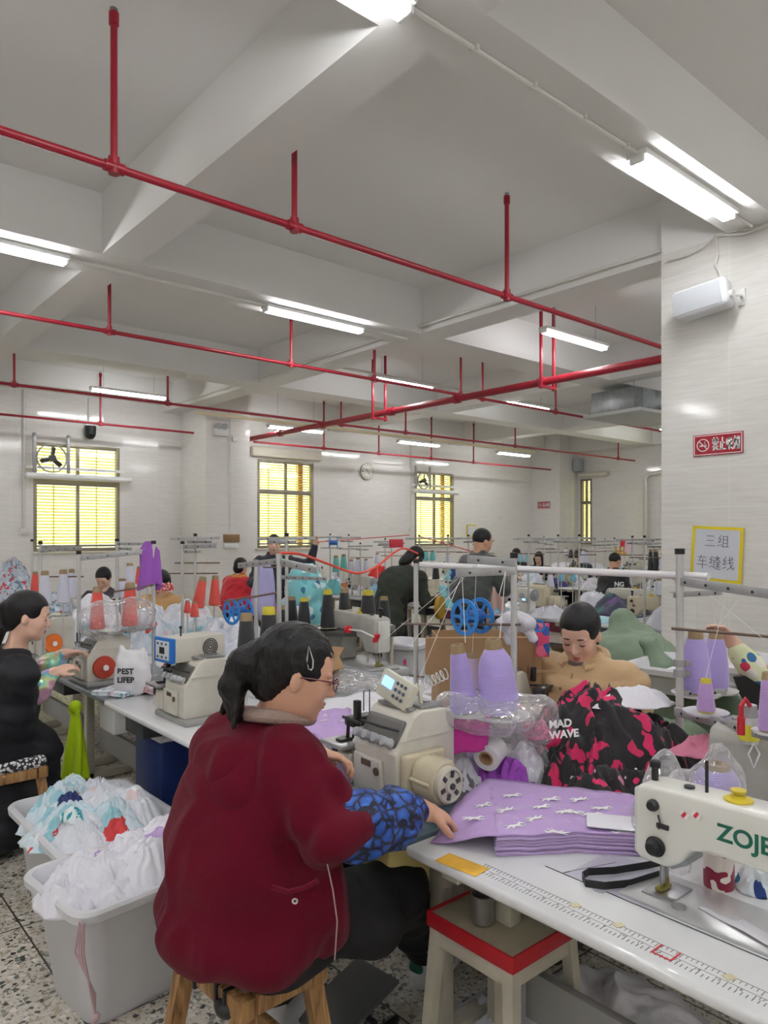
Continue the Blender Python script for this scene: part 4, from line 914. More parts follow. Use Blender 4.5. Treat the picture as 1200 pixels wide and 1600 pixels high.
# --- left overlock with control box
o2 = overlock('cream overlock machine under the blue and grey control box', panel=None, motor=False)
o2.location = (1.42, 3.27, TZ); o2.rotation_euler = (0, 0, NEAR); o2.scale = (1.02,)*3
p = atD(300, 1010, 3.42); t = thing('control_box', 'white control box with blue front and round vent above the left overlock', 'control box', p, .12)
b = MB(); b.box((0, 0, 0), (.27, .15, .11), bevel=.006); b.build('casing', CREAM, t)
b = MB(); b.box((-.143, 0, 0), (.022, .152, .112), bevel=.004); fr = b.build('blue_front', mat('blue_plastic', (36, 112, 196), .4), t)
b = MB(); b.box((-.155, 0.0, 0), (.004, .11, .085), bevel=.001); b.build('key_panel', mat('panel_pale', (214, 218, 222), .4), fr)
b = MB(); b.box((-.158, 0, .0), (.003, .04, .03)); b.build('screen', BLACK, fr)
b = MB()
for i in range(3):
    for j in (-1, 1): b.box((-.158, -.035+i*.035, j*.03), (.003, .012, .01))
b.build('button', mat('panel_button', (84, 88, 110)), fr)
b = MB()
for r in (.008, .018, .028, .037): b.lathe([(r, 0), (r+.004, 0), (r+.004, .002), (r, .002)], c=(.05, -.0755, 0), axis=(0, -1, 0), n=24, closed=True)
b.build('round_vent', BLACK, t)
b = MB(); b.cyl((0, 0, -.05), (.02, .03, -.33+.0), .008, n=8); b.build('bracket', DARKM, t)
b = MB(); b.cyl((-.06, 0, .05), (-.06, 0, .09), .004, n=8); b.ball((-.06, 0, .095), .008); b.build('antenna_knob', BLACK, t)
# --- red wheel machine
o3 = overlock('cream overlock machine with a red handwheel before the woman in black', panel=None, motor=False, wheel=mat('red_wheel', (176, 62, 44), .4))
o3.location = (1.37, 4.38, TZ); o3.rotation_euler = (0, 0, NEAR)
o4 = overlock('overlock machine with an orange handwheel at the far left', panel=None, motor=False, wheel=mat('orange_wheel', (232, 118, 40), .4))
o4.location = (1.4, 5.5, TZ); o4.rotation_euler = (0, 0, NEAR+.1)
# --- mid lockstitch, worked from the far side
m1 = lockstitch('old grey lockstitch machine behind the head of the woman in burgundy', body=mat('old_grey_enamel', (176, 174, 166), .35, var=.12, vscale=14))
q = atZ(577, 1058, TZ); m1.scale = (1.15,)*3; m1.location = (q.x+.06, q.y-.0, TZ+.046); m1.rotation_euler = (0, 0, FARS-.15)
b = MB(); b.box((.17, 0, -.02), (.5, .3, .04), bevel=.004); b.build('raised_bed', LAMG, m1)
t = thing('thread_stripper', 'red handle with white cable hanging on the old grey machine', 'tool', atD(542, 983, 3.85))
b = MB(); b.cyl((0, 0, 0), (.0, -.02, 0), .02, n=16); b.build('red_knob', mat('bright_red_plastic', (206, 30, 44), .4), t)
p2 = atD(588, 997, 3.8)-t.location; p3 = atD(565, 986, 3.75)-t.location
b = MB(); b.tube([(0, -.02, 0), p3, p2], .004, 6); b.build('cable', WHITE, t); b = MB(); b.box(p2, (.03, .02, .05), rot=RX(.5), bevel=.006); b.build('red_plug', MATS['bright_red_plastic'], t)
# --- machine far right edge and one behind the tan woman
q = atZ(845, 1120, TZ); m2 = overlock('cream overlock machine between the lilac cones and the tan jacket', panel=None, motor=False); m2.location = atD(850, 1095, 3.1)-Vector((0, 0, .12)); m2.location.z = TZ; m2.rotation_euler = (0, 0, FARS+.3)
q = atD(1140, 1190, 2.25); m3 = overlock('grey overlock machine behind the right hand thread stand', body=mat('old_grey_enamel', (176, 174, 166)), panel=None, motor=False, wheel=mat('brown_wheel', (128, 52, 40), .5)); m3.location = (2.42, .78, TZ); m3.rotation_euler = (0, 0, FARS)
# ================= racks
def rack(label, poles, bars, r=.0115, cap=True, mt=None):
    x, d, y = poles[0]; b0 = atD(x, 834, d); base = Vector((b0.x, b0.y, TZ)); t = thing('thread_stand', label, 'thread stand', base)
    for px, d, yt in poles:
        a = atD(px, yt, d); q = Vector((a.x, a.y, TZ))
        b = MB(); b.cyl(q-base, a-base, r, n=14); b.cyl(q-base, q-base+Vector((0, 0, .015)), r*2.2, n=16); o = b.build('pole', mt or POLE, t)
        b = MB(); b.cyl(a-base, a-base+Vector((0, 0, .02)), r*1.25, n=12); b.build('pole_cap', BLACK if cap else POLE, o)
    for kind, x0, y0, d0, x1, y1, d1 in bars:
        a = atD(x0, y0, d0)-base; c = atD(x1, y1, d1)-base; b = MB()
        if kind == 'rod': b.cyl(a, c, .005, n=8); b.build('guide_rod', mat('rusty_rod', (120, 100, 88), .5, .5), t)
        else:
            w = .028 if kind == 'arm' else .018
            dd = (c-a); L = dd.length; dd.normalize(); s = Vector((0, 0, 1)).cross(dd).normalized(); u = dd.cross(s); q = Matrix((dd, s, u)).transposed()
            b.box((a+c)/2, (L, .004, w), rot=q, bevel=.001); b.box((a+c)/2+s*.008+u*w/2, (L, .018, .003), rot=q)
            ar = b.build('cross_arm', GREYM, t)
            b = MB(); n = max(2, int(L/.09))
            for i in range(n): k = a+(c-a)*((i+.5)/n)-s*.003; b.cyl(k, k+s*-.002, .005, n=8)
            for i in range(n): k = a+(c-a)*((i+.5)/n)+s*.003; b.cyl(k, k+s*.002, .005, n=8)
            b.build('thread_hole', DARKM, ar)
    return t
def cone_at(label, px, yb, d, hp, rp, col, tray=False, tilt=0, **kw):
    h = hp*d/F; r = rp*d/F; c = cone(label, col, h=h*.87, r0=r, r1=kw.pop('r1', r*(.62 if not kw.get('shoulder') else .5)), tip=h*.13, **kw); c.location = atD(px, yb, d)
    if tilt: c.rotation_euler = (0, deg(tilt), -math.radians(40.6))
    if (kw.get('group') == 'far thread cones' or (not tray and c.location.z > TZ+.04)) and d < 20:
        b = MB(); b.cyl((0, 0, 0), (0, 0, -(c.location.z-TZ)), .005, n=6); b.lathe([(0, 0), (r*1.3, 0), (0, .004)], n=12); b.build('cone_post', POLE, c)
    if tray:
        b = MB(); b.lathe([(0, -.006), (r*tray, -.006), (r*tray+.004, .002), (r*tray, 0), (0, -.002)], c=c.location, n=32)
        if tray: tag(b.build('cone_tray', mat('clear_tray', (222, 222, 222), .25)), 'pale round tray under the '+label.split(' on ')[0].split(' in front')[0].split(' cut by')[0].split(' behind')[0]+(', left' if 'left of' in label else ', right' if 'right of' in label else ''), 'tray')
    return c
LIL = (176, 158, 222); RED = (226, 84, 72); BLK = (42, 42, 46); WHT = (222, 222, 238); TEAL = (110, 200, 192)
S1 = rack('tall thread stand with the two big lilac cones', [(803, 2.63, 872), (650, 3.45, 880)], [('arm', 730, 874, 2.75, 806, 880, 2.6), ('arm', 712, 896, 2.7, 806, 892, 2.6), ('rod', 628, 975, 3.5, 812, 976, 2.6), ('rod', 640, 1055, 3.5, 662, 1058, 3.4), ('bar', 690, 1112, 2.5, 812, 1118, 2.55)])
a = atD(646, 883, 3.5); c = atD(1107, 900, 2.5); z = 1.452
b = MB(); b.cyl((a.x, a.y, z), (c.x, c.y, z), .0135, n=16); tag(b.build('horizontal_pipe', mat('white_pvc', (226, 224, 226), .3)), 'long white pipe lashed level across two thread stands', 'pipe')
b = MB(); q = atD(1066, 895, 2.62)
for i in range(4): b.lathe([(.019+.002*i, -.004), (.023+.002*i, 0), (.019+.002*i, .004)], c=(q.x-.006*i, q.y+.008*i, z-.01), axis=(.5, -.6, .6), n=14, closed=True)
tag(b.build('cloth_lashing', fabric('pink_rag', (206, 178, 182))), 'pink rag strip tying the white pipe to the right stand', 'rag')
cone_at('slim lilac thread cone on the tall stand, leaning left', 727, 1112, 2.42, 106, 24, LIL, tray=1.5, tilt=-7, r1=.026)
cone_at('big lilac thread cone with shoulders on the tall stand', 781, 1116, 2.42, 118, 32, LIL, tray=1.4, shoulder=True, r1=.032, tilt=-5)
cone_at('small pinkish lilac cone behind the slim lilac cone', 738, 1076, 2.9, 55, 13, (198, 172, 206), tray=1.8)
cone_at('lilac thread cone on the right hand stand, left of its pair', 1087, 1083, 2.6, 98, 23, LIL, tray=1.5, shoulder=True, r1=.03)
cone_at('lilac thread cone on the right hand stand, right of its pair', 1118, 1078, 2.75, 92, 20, LIL, tray=1.6, shoulder=True, r1=.028)
cone_at('small lilac cone with a yellow base in front of the right hand pair', 1103, 1112, 2.35, 52, 14, (186, 150, 208), tray=2.3, r1=.018, tipcol=(206, 190, 60))
cone_at('lilac cone cut by the right edge of the photo', 1199, 1142, 2.0, 92, 14, (186, 150, 208), tray=1.5)
S2 = rack('grey thread stand at the right before the tiled column', [(1062, 2.55, 866)], [('arm', 1056, 908, 2.56, 1240, 934, 2.1), ('bar', 1052, 930, 2.55, 1128, 926, 2.7), ('rod', 1050, 982, 2.56, 1240, 998, 2.2), ('arm', 1054, 1112, 2.5, 1240, 1160, 1.9), ('bar', 1058, 1084, 2.55, 1135, 1082, 2.6)], r=.0135)
b = MB()
for yy in (1036, 1052): q = atD(1062, yy, 2.55); b.cyl(q-Vector((0, 0, .012)), q+Vector((0, 0, .012)), .021, n=18); b.box(q+Vector((.015, -.02, 0)), (.02, .02, .02), bevel=.004)
b.build('height_clamp', GREYM, S2, xf=Matrix.Translation(-S2.location))
# blue reel
q = atD(738, 963, 2.85); t = thing('thread_reel', 'bright blue plastic reel on the rod of the tall stand', 'reel', q, 0)
BLU = mat('reel_blue', (50, 130, 206), .35)
for s in (-.045, .045):
    b = MB(); b.lathe([(.056, -.003), (.072, -.003), (.072, .003), (.056, .003)], c=(s, 0, 0), axis=(1, 0, 0), n=36, closed=True)
    for k in range(6): a = k*PI/3; b.box((s, math.cos(a)*.042, math.sin(a)*.042), (.005, .012, .034), rot=RX(a-PI/2))
    b.lathe([(.008, -.003), (.026, -.003), (.026, .003), (.008, .003)], c=(s, 0, 0), axis=(1, 0, 0), n=24, closed=True); b.build('flange', BLU, t)
b = MB(); b.cyl((-.045, 0, 0), (.045, 0, 0), .027, n=20); b.build('hub', mat('reel_blue_dark', (36, 92, 168), .4), t)
dup(t, atD(372, 955, 4.0), deg(10), 'blue plastic reel left of the tall black cones', None)
r2 = dup(t, atD(521, 848, 8.2), deg(-40), 'small blue reel seen against the far wall by the waving woman'); r2.scale = (1, 1, 1)
# threads
b = MB()
for x0, y0, d0, x1, y1, d1 in ((727, 1004, 2.42, 722, 898, 2.7), (781, 996, 2.42, 790, 893, 2.6), (738, 1020, 2.9, 745, 877, 2.75), (722, 898, 2.7, 600, 1000, 3.0), (745, 877, 2.75, 640, 1010, 2.6), (790, 893, 2.6, 780, 930, 2.5), (722, 898, 2.7, 655, 1060, 2.5), (727, 1004, 2.42, 724, 935, 2.5)):
    b.cyl(atD(x0, y0, d0), atD(x1, y1, d1), .0011, n=4)
tag(b.build('running_threads', THREADW, smooth=False), 'pale threads running from the lilac cones through the tall stand', 'thread', kind='stuff')
b = MB()
for x0, y0, d0, x1, y1, d1 in ((1087, 985, 2.6, 1090, 932, 2.5), (1118, 985, 2.7, 1112, 932, 2.6), (1103, 1058, 2.35, 1135, 930, 2.35), (1110, 930, 2.5, 1195, 1000, 2.1), (1160, 930, 2.3, 1120, 980, 2.3)):
    b.cyl(atD(x0, y0, d0), atD(x1, y1, d1), .0009, n=4)
tag(b.build('running_threads', THREADW, smooth=False), 'pale threads above the pair of lilac cones at right', 'thread', kind='stuff')
# coiled white wire near the cardboard box, machine cable coil
def coil(lab, a, c, turns, r, rw, m):
    a, c = Vector(a), Vector(c); d = (c-a); L = d.length; d.normalize(); u = d.cross(Vector((FU, FV, 0))).normalized(); w = d.cross(u); pts = []
    N_ = turns*10
    for i in range(N_+1): an = i*2*PI/10; pts.append(a+d*(L*i/N_)+u*r*math.cos(an)+w*r*math.sin(an))
    b = MB(); b.tube(pts, rw, 5); return tag(b.build('coiled_cable', m), lab, 'cable')
coil('white coiled cable in front of the cardboard box', atD(655, 1074, 2.6), atD(698, 1052, 2.55), 7, .018, .0022, WHITE)
# cardboard box on the far half
CARD = mat('cardboard', (170, 136, 100), .85, var=.08, vscale=6)
def carton(label, c, sx, sy, sz, rz, flaps=True):
    t = thing('cardboard_box', label, 'box', c, rz); th = .006
    b = MB()
    for s in (-1, 1): b.box((s*(sx/2-th/2), 0, sz/2), (th, sy, sz)); b.box((0, s*(sy/2-th/2), sz/2), (sx-2*th, th, sz))
    b.box((0, 0, th/2), (sx-2*th, sy-2*th, th)); b.build('box_body', CARD, t, smooth=False)
    if flaps:
        for s in (-1, 1):
            b = MB(); b.box((s*(sx/2+sy*.14), 0, sz+sy*.12), (sy*.42, sy*.94, .005), rot=RY(-s*.7)); b.build('flap', CARD, t, smooth=False)
            b = MB(); b.box((0, s*(sy/2+sy*.1), sz-sy*.14), (sx*.94, sy*.38, .005), rot=RX(-s*.9*1.2)); b.build('flap', CARD, t, smooth=False)
    return t
p = atZ(752, 1128, TZ); cb = carton('brown cardboard box behind the two lilac cones', (2.46, 2.18, TZ), .44, .3, .40, -deg(38), flaps=False)
b = MB(); b.box((-.05, -.155, .33), (.46, .02, .16), rot=RX(.15)); b.build('flap', CARD, cb, smooth=False)
b = MB(); b.box((0.05, -.152, .26), (.46, .002, .012)); b.build('packing_tape', mat('packing_tape', (186, 160, 120), .3), cb)
carton('small open cardboard box beside the black cones', Vector((*atD(490, 1010, 4.0).xy, TZ)), .24, .18, .16, .3)
# ================= cloth on the near tables
WF = fabric('white_jersey', (232, 231, 238)); GF = fabric('grey_white_jersey', (206, 206, 214)); LF = fabric('lilac_jersey', (186, 160, 204)); MG = fabric('magenta_cloth', (198, 56, 148)); PU = fabric('purple_cloth', (158, 74, 184)); PK = fabric('pink_cloth', (228, 140, 168)); SG = fabric('slate_cloth', (112, 112, 118))
BKPK = printed('black_pink_leaf_print', (24, 22, 26), [(206, 28, 92), (196, 30, 84), (30, 26, 30)], scale=14, density=.5, distort=.18, stretch=(1, 1.25, .9))
BKPK2 = printed('black_pink_print_small', (28, 24, 28), [(214, 34, 96), (230, 150, 176), (30, 26, 30), (236, 230, 236)], scale=17, density=.34, distort=.1, seed=3)
def drape(px, y, z, dx=0): q = atZ(px, y, z); return (q.x, q.y, z)
heap('garment', 'black swim garment with pink leaf print, main one of the pile before the tan jacket', 'garment', drape(935, 1200, TZ), .27, .30, .30, .5, BKPK, 3, n=64, fold=.6, freq=7, edge=.2)
heap('garment', 'black and pink printed garment at the right of the pile', 'garment', drape(1010, 1205, TZ), .19, .22, .2, 1.2, BKPK2, 4, n=50, fold=.6, freq=6, edge=.25)
heap('garment', 'black and pink printed garment spilling toward the lilac stack', 'garment', drape(930, 1225, TZ), .13, .2, .09, 2.0, BKPK2, 5, n=40, fold=.7, freq=6)
heap('garment', 'black garment with pink print left of the pile by the clear bag', 'garment', drape(865, 1195, TZ), .11, .16, .22, 2.6, BKPK, 9, n=40, fold=.5, freq=6)
heap('garment', 'white garment lining on top of the black and pink pile', 'garment', (2.40, 1.42, TZ+.235), .10, .17, .06, 1.0, WF, 6, n=40, fold=.35, freq=4, edge=.3)
heap('garment', 'pink garment at the top right of the black and pink pile', 'garment', (2.36, 1.12, TZ+.13), .07, .12, .06, .9, PK, 8, n=34, fold=.4, freq=4, edge=.3)
heap('garment', 'black printed garment tumbling off the front of the pile', 'garment', drape(880, 1222, TZ), .10, .14, .13, 1.6, BKPK, 33, n=44, fold=.6, freq=7, edge=.25)
heap('garment', 'black garment with white trim between pile and red piping', 'garment', drape(975, 1222, TZ), .10, .14, .10, 2.6, BKPK2, 34, n=44, fold=.7, freq=7, edge=.25)
heap('garment', 'rolled pink and black garment beside the big clear bag', 'garment', drape(1040, 1205, TZ), .07, .13, .12, .4, PK, 11, n=34, fold=.5)
text_mesh('MAD\nWAVE', .034, WHITE, None, M4(Vector((.759, -.651, .1)).normalized(), Vector((.12, .14, .95)).normalized(), Vector((-.62, -.74, .2)).normalized(), atD(858, 1138, 2.37)), bold=.0012)
lw = bpy.data.objects['lettering.%03d' % max([int(o.name.split('.')[-1]) for o in bpy.data.objects if o.name.startswith('lettering.')])] if any(o.name.startswith('lettering.') for o in bpy.data.objects) else bpy.data.objects['lettering']
LEFTG = [o for o in bpy.data.objects if o.get('label', '').startswith('black garment with pink print left')][0]
lw.parent = LEFTG; lw.matrix_parent_inverse = (Matrix.Translation(LEFTG.location) @ Matrix.Rotation(LEFTG.rotation_euler.z, 4, 'Z')).inverted()
heap('garment', 'black and pink printed garment at the right edge behind the white machine', 'garment', drape(1185, 1262, TZ), .1, .13, .13, 1.2, BKPK, 21, n=40, fold=.6)
heap('cloth_scrap', 'grey and white cloth heap right of the near overlock machine', 'cloth', drape(705, 1225, TZ), .1, .13, .14, .4, GF, 12, n=40, fold=.6, freq=6)
heap('cloth_scrap', 'white cloth heap between the overlock and the magenta cloth', 'cloth', drape(685, 1190, TZ), .08, .11, .17, .4, WF, 31, n=40, fold=.6, freq=6)
heap('cloth_scrap', 'slate grey bag on the table by the machine handwheel', 'bag', drape(708, 1235, TZ), .07, .1, .07, .4, SG, 13, n=34, fold=.5)
heap('cloth_scrap', 'lilac and grey cloth heap behind the purple cloth', 'cloth', drape(752, 1215, TZ), .075, .1, .13, 2.4, LF, 14, n=36, fold=.6)
heap('cloth_scrap', 'twisted bright purple cloth at the corner of the lilac stack', 'cloth', drape(788, 1232, TZ), .05, .11, .1, .9, PU, 15, n=40, fold=.7, freq=7)
heap('cloth_scrap', 'pale grey cloth flat under the lilac fabric stack', 'cloth', drape(850, 1258, TZ), .14, .24, .03, .3, GF, 16, n=40, fold=.5)
# magenta rag hanging below the cones
q = atD(725, 1145, 2.38); b = MB()
R_ = Vector((.759, -.651, 0)); N_ = Vector((-.651, -.759, 0))
def mg(u, v):
    w = .17*(1-.35*u); x = (v-.5)*w+.02*u; return q+R_*x+Vector((0, 0, .05-.11*u+.02*(v-.5)))+N_*(.012*math.sin(v*7+u*3)+.012*u)
b.grid(mg, 14, 14); o = b.build('magenta_rag', MG, angle=180, recalc=False); md = o.modifiers.new('s', 'SOLIDIFY'); md.thickness = .002; tag(o, 'magenta cloth scrap hanging below the lilac cones', 'cloth')
# white spool lying
t = thing('tape_roll', 'white tape roll with brown core lying below the lilac cones', 'roll', atD(765, 1178, 2.4)); t.rotation_euler = (0, 0, -deg(40))
ax = Vector((-.5, -.8, -.25)).normalized()
b = MB(); b.lathe([(.024, -.045), (.045, -.045), (.045, .03), (.024, .03)], axis=ax, n=28, closed=True); b.build('tape', WHITE, t)
b = MB(); b.lathe([(.018, .031), (.025, .031), (.025, -.04), (.018, -.04)], axis=ax, n=24, closed=True); b.build('core', CARD, t)
bagfilm('plastic_bag', 'clear crumpled plastic bag wrapped round the trays of the lilac cones', 'bag', [('c', atD(700, 1108, 2.38), atD(845, 1112, 2.45), .05, .06), ('e', atD(770, 1118, 2.4), (.14, .14, .05), None), ('e', atD(838, 1135, 2.5), (.07, .07, .07), None)], 2)
bagfilm('plastic_bag', 'clear bag stuffed with white scraps behind the purple cloth', 'bag', [('e', atD(820, 1195, 2.5), (.09, .09, .1), None), ('e', atD(800, 1165, 2.5), (.07, .07, .06), None)], 5)
heap('cloth_scrap', 'white scraps inside the clear bag beside the pink pile', 'cloth', drape(822, 1222, TZ), .075, .085, .14, .9, WF, 18, n=34, fold=.5)
heap('cloth_scrap', 'pink cloth ruffle in the clear bag right of the lilac cones', 'cloth', (atD(840, 1150, 2.48)), .06, .06, .05, .9, PK, 19, n=30, fold=.6)
bagfilm('plastic_bag', 'large clear plastic bag left of the white machine head', 'bag', [('c', atD(1035, 1195, 2.05), atD(1040, 1290, 1.95), .04, .075), ('c', atD(1040, 1290, 1.95), atD(1055, 1375, 1.82), .075, .035), ('e', atD(1080, 1250, 2.1), (.08, .08, .08), None)], 7, amp=.016)
cone_at('lilac cone wrapped in a knotted clear bag behind the white machine', 1120, 1262, 1.98, 70, 40, LIL, shoulder=True, r1=.04)
bagfilm('plastic_bag', 'knotted clear bag round a lilac cone behind the white machine', 'bag', [('e', atD(1120, 1225, 1.98), (.075, .075, .075), None), ('c', atD(1120, 1190, 1.98), atD(1118, 1172, 1.98), .03, .025)], 9, amp=.012)
heap('cloth_scrap', 'bright lilac cloth showing through the large clear bag', 'cloth', drape(1068, 1262, TZ), .05, .08, .08, .5, fabric('bright_lilac', (206, 130, 226)), 23, n=30)
# lilac stack with running horses
HORSE = None
def horse_mat():
    s = NT('lilac_horse_print'); 
    s.b.inputs['Base Color'].default_value = (*srgb((186, 158, 208)), 1); s.b.inputs['Roughness'].default_value = .75; return s.m
HM = horse_mat(); LPLAIN = fabric('lilac_stack_fabric', (190, 166, 210), var=.1)
A_ = [atZ(x, y, TZ) for x, y in ((672, 1318), (775, 1338), (905, 1332), (1000, 1338), (1035, 1300), (985, 1268), (930, 1262), (760, 1242), (712, 1285))]
cx = sum(a.x for a in A_)/len(A_); cy = sum(a.y for a in A_)/len(A_)
outl = [(a.x-cx, a.y-cy) for a in A_[1:-1]]; outl_t = [(a.x-cx, a.y-cy) for a in A_]
pl = panels('cut_fabric_piece', 'cut piece of lilac horse print fabric in the stack on the nearest table', 'fabric', outl, (cx, cy, TZ), 13, LPLAIN, th=.0042, group='lilac cut pieces in the stack', jit=.005, wave=.006, seed=4)
top = panels('cut_fabric_piece', 'top lilac piece with white running horses reaching to the woman\'s hand', 'fabric', outl_t, (cx, cy, TZ+.052), 1, HM, th=.003, jit=0, wave=.006, seed=4)[0]
top['label'] = "top lilac piece with white running horses reaching to the worker's hand"
for o_, h_ in ((top, 1),):
    # sag the free end to the table
    me = o_.data; tip = Vector((outl_t[0][0], outl_t[0][1], 0))
    for v in me.vertices:
        dd = (Vector((v.co.x, v.co.y, 0))-tip).length; k = min(1, max(0, dd/.2)); k = k*k*(3-2*k); v.co.z = v.co.z*(.4+.6*k)-.050*(1-k)
HO = [(-.55, .10), (-.80, .22), (-.97, .12), (-.74, .10), (-.60, -.02), (-.85, -.30), (-.97, -.46), (-.80, -.38), (-.50, -.16), (-.30, -.16), (-.46, -.46), (-.30, -.44), (-.10, -.18), (.20, -.16), (.45, -.38), (.64, -.34), (.46, -.24), (.34, -.10), (.62, -.12), (.86, -.26), (.86, -.12), (.60, .0), (.44, .08), (.62, .30), (.88, .20), (.94, .30), (.72, .48), (.60, .56), (.46, .46), (.26, .22), (0, .17), (-.30, .20)]
def horse(b, c, s, a):
    ca, sa = math.cos(a), math.sin(a); b.prism([(c[0]+(x*ca-y*sa)*s, c[1]+(x*sa+y*ca)*s) for x, y in HO], 'z', c[2]-.0006, c[2]+.0006)
from mathutils.bvhtree import BVHTree
TB = BVHTree.FromPolygons([v.co for v in top.data.vertices], [list(f.vertices) for f in top.data.polygons])
b = MB(); rnd = random.Random(5); tipv = Vector((outl_t[0][0], outl_t[0][1], 0))
from mathutils.geometry import intersect_point_tri_2d
for i, (x, y) in enumerate(((800, 1244), (860, 1250), (905, 1250), (755, 1258), (845, 1262), (790, 1266), (895, 1268), (940, 1264), (835, 1280),  (882, 1268), (805, 1290), (870, 1300), (935, 1290), (755, 1305), (830, 1312), (720, 1306), (905, 1318), (975, 1300), (740, 1275), (925, 1272))):
    q = atZ(x, y, TZ+.056); lx, ly = q.x-cx, q.y-cy; dd = (Vector((lx, ly, 0))-tipv).length; k = min(1, max(0, dd/.2)); k = k*k*(3-2*k)
    hh = TB.ray_cast(Vector((lx, ly, 1)), Vector((0, 0, -1)))[0]
    if hh is None: continue
    zz = max([h_[0].z for h_ in (TB.ray_cast(Vector((lx+ox, ly+oy, 1)), Vector((0, 0, -1))) for ox in (-.02, 0, .02) for oy in (-.02, 0, .02)) if h_[0]])
    horse(b, (lx, ly, zz+.0012), .034, -deg(48)+rnd.uniform(-.5, .5)+(PI if i % 3 == 2 else 0))
b.build('printed_horses', mat('horse_white', (240, 240, 240), .7), top, smooth=False)
q = atZ(958, 1290, TZ+.06); b = MB(); b.box((0, 0, 0), (.1, .16, .003), rot=RZ(.6), bevel=.001); o = b.build('fabric_swatch', WF); o.location = (q.x+.02, q.y-.0, TZ+.0635); tag(o, 'pale folded corner on top of the lilac fabric stack', 'fabric')
# black strap
b = MB(); pts = []
for x, y in ((1030, 1366), (985, 1380), (945, 1384), (915, 1380), (910, 1368), (920, 1362), (960, 1360), (1010, 1352), (1050, 1344)): pts.append(atZ(x, y, TZ+.012))
pp = []
for i in range(len(pts)-1):
    for k in range(5): pp.append(pts[i].lerp(pts[i+1], k/5))
b.strip(pp, .018, .002, side=(0, 0, 1)); tag(b.build('elastic_strap', BLACK, angle=60), 'black elastic strap looped on the white table', 'strap')
# white scraps by the needle
pts_ = [(1090, 1424), (1112, 1412), (1165, 1445), (1205, 1470), (1205, 1490), (1150, 1458)]; A2 = [atZ(x, y, TZ) for x, y in pts_]; c2 = sum(A2, Vector())/len(A2)
sc = panels('cloth_scrap', 'thin white cloth scrap on the machine bed at right', 'cloth', [(a.x-c2.x, a.y-c2.y) for a in A2], (c2.x, c2.y, TZ+.0085), 1, WF, th=.0015, jit=0, wave=.008, seed=8)
# printed rolls below the arm
def roll(label, px, y, r, h, m, ax=(0, 0, 1), seed=0):
    q = atZ(px, y, TZ); b = MB(); b.lathe([(0, 0), (r, 0), (r*1.03, h*.5), (r, h), (r*.5, h*1.02), (0, h*.98)], n=28); o = b.build('fabric_roll', m); o.location = q; return tag(o, label, 'fabric roll')
roll('maroon and white patterned fabric roll below the machine arm', 1123, 1384, .034, .085, printed('maroon_coral_print', (226, 216, 208), [(138, 22, 56)], scale=16, density=.52, kind='noise', distort=.05))
heap('cloth_scrap', 'blue, white and purple patterned piece below the machine arm', 'cloth', drape(1180, 1388, TZ), .06, .05, .06, 1.0, printed('blue_zebra_print', (230, 240, 244), [(26, 60, 130), (40, 150, 190), (24, 24, 50)], scale=14, density=.42, stretch=(1, 2.5, 1)), 25, n=30)
# white round stack behind, lilac draped pieces
out = [(math.cos(a)*.19*(1+.06*math.sin(3*a)), math.sin(a)*.24*(1+.05*math.cos(2*a))) for a in [2*PI*i/18 for i in range(18)]]
q = atZ(556, 1128, TZ); panels('cut_fabric_piece', 'white cut fabric piece in the round stack behind the overlock', 'fabric', out, (q.x+.03, q.y, TZ), 12, WF, th=.0055, group='white cut pieces in the round stack', jit=.006, wave=.004, seed=9, rz=.3)
q = atZ(610, 1105, TZ); panels('cut_fabric_piece', 'white cut fabric piece in the stack right behind the round stack', 'fabric', [(-.2, -.2), (.15, -.26), (.22, .1), (0, .25), (-.2, .2)], (q.x+.05, q.y, TZ), 6, WF, th=.005, group='white cut pieces behind the display', jit=.012, wave=.005, seed=11)
A3 = [atZ(x, y, TZ) for x, y in ((470, 1150), (548, 1148), (556, 1195), (520, 1212), (500, 1200), (462, 1170))]; c3 = sum(A3, Vector())/len(A3)
panels('cut_fabric_piece', 'lilac horse print pieces feeding into the overlock machine', 'fabric', [(a.x-c3.x, a.y-c3.y) for a in A3], (c3.x, c3.y, TZ+.1), 3, HM, th=.003, jit=.01, wave=.02, seed=12, group='lilac pieces at the overlock')
b = MB(); horse(b, (0, 0, 0), .018, -.5); horse(b, (.05, .06, .0), .018, .3); horse(b, (-.03, .1, 0), .018, -.9); horse(b, (.06, -.05, 0), .018, -.6)
o = b.build('printed_horses', MATS['horse_white'], [o for o in bpy.data.objects if o.get('group') == 'lilac pieces at the overlock'][-1], smooth=False); o.location = (0, 0, .022)
b = MB(); q0 = atD(540, 1190, 2.25)
def lp(u, v):
    a = u*PI*1.05; return q0+R_*(-.035+v*.0+math.sin(a)*.03-.03*(v-.5))+Vector((0, 0, .02-u*.13))+Vector((.05, .08, 0))*(v-.5)*1.4
b.grid(lp, 16, 8); o = b.build('cut_fabric', LF, angle=180, recalc=False); md = o.modifiers.new('s', 'SOLIDIFY'); md.thickness = .0015; tag(o, 'lilac fabric edge curling down from the overlock plate', 'fabric')
heap('cloth_scrap', 'lilac and white knotted cloth beside the round white stack', 'cloth', drape(470, 1142, TZ), .07, .09, .07, .4, LF, 26, n=30, fold=.7)
heap('cloth_scrap', 'white cloth under the arm of the overlock by the blue sleeve', 'cloth', drape(638, 1262, TZ), .04, .05, .05, .4, WF, 27, n=24)
bagfilm('plastic_film', 'crumpled clear film on the table beside the old grey machine', 'film', [('e', atZ(540, 1075, TZ)+Vector((0, 0, .04)), (.17, .28, .045), None)], 13, amp=.02)
heap('cloth_scrap', 'white cloth pieces before the white bin in the aisle', 'cloth', drape(632, 1076, TZ), .12, .2, .07, .4, WF, 28, n=36)
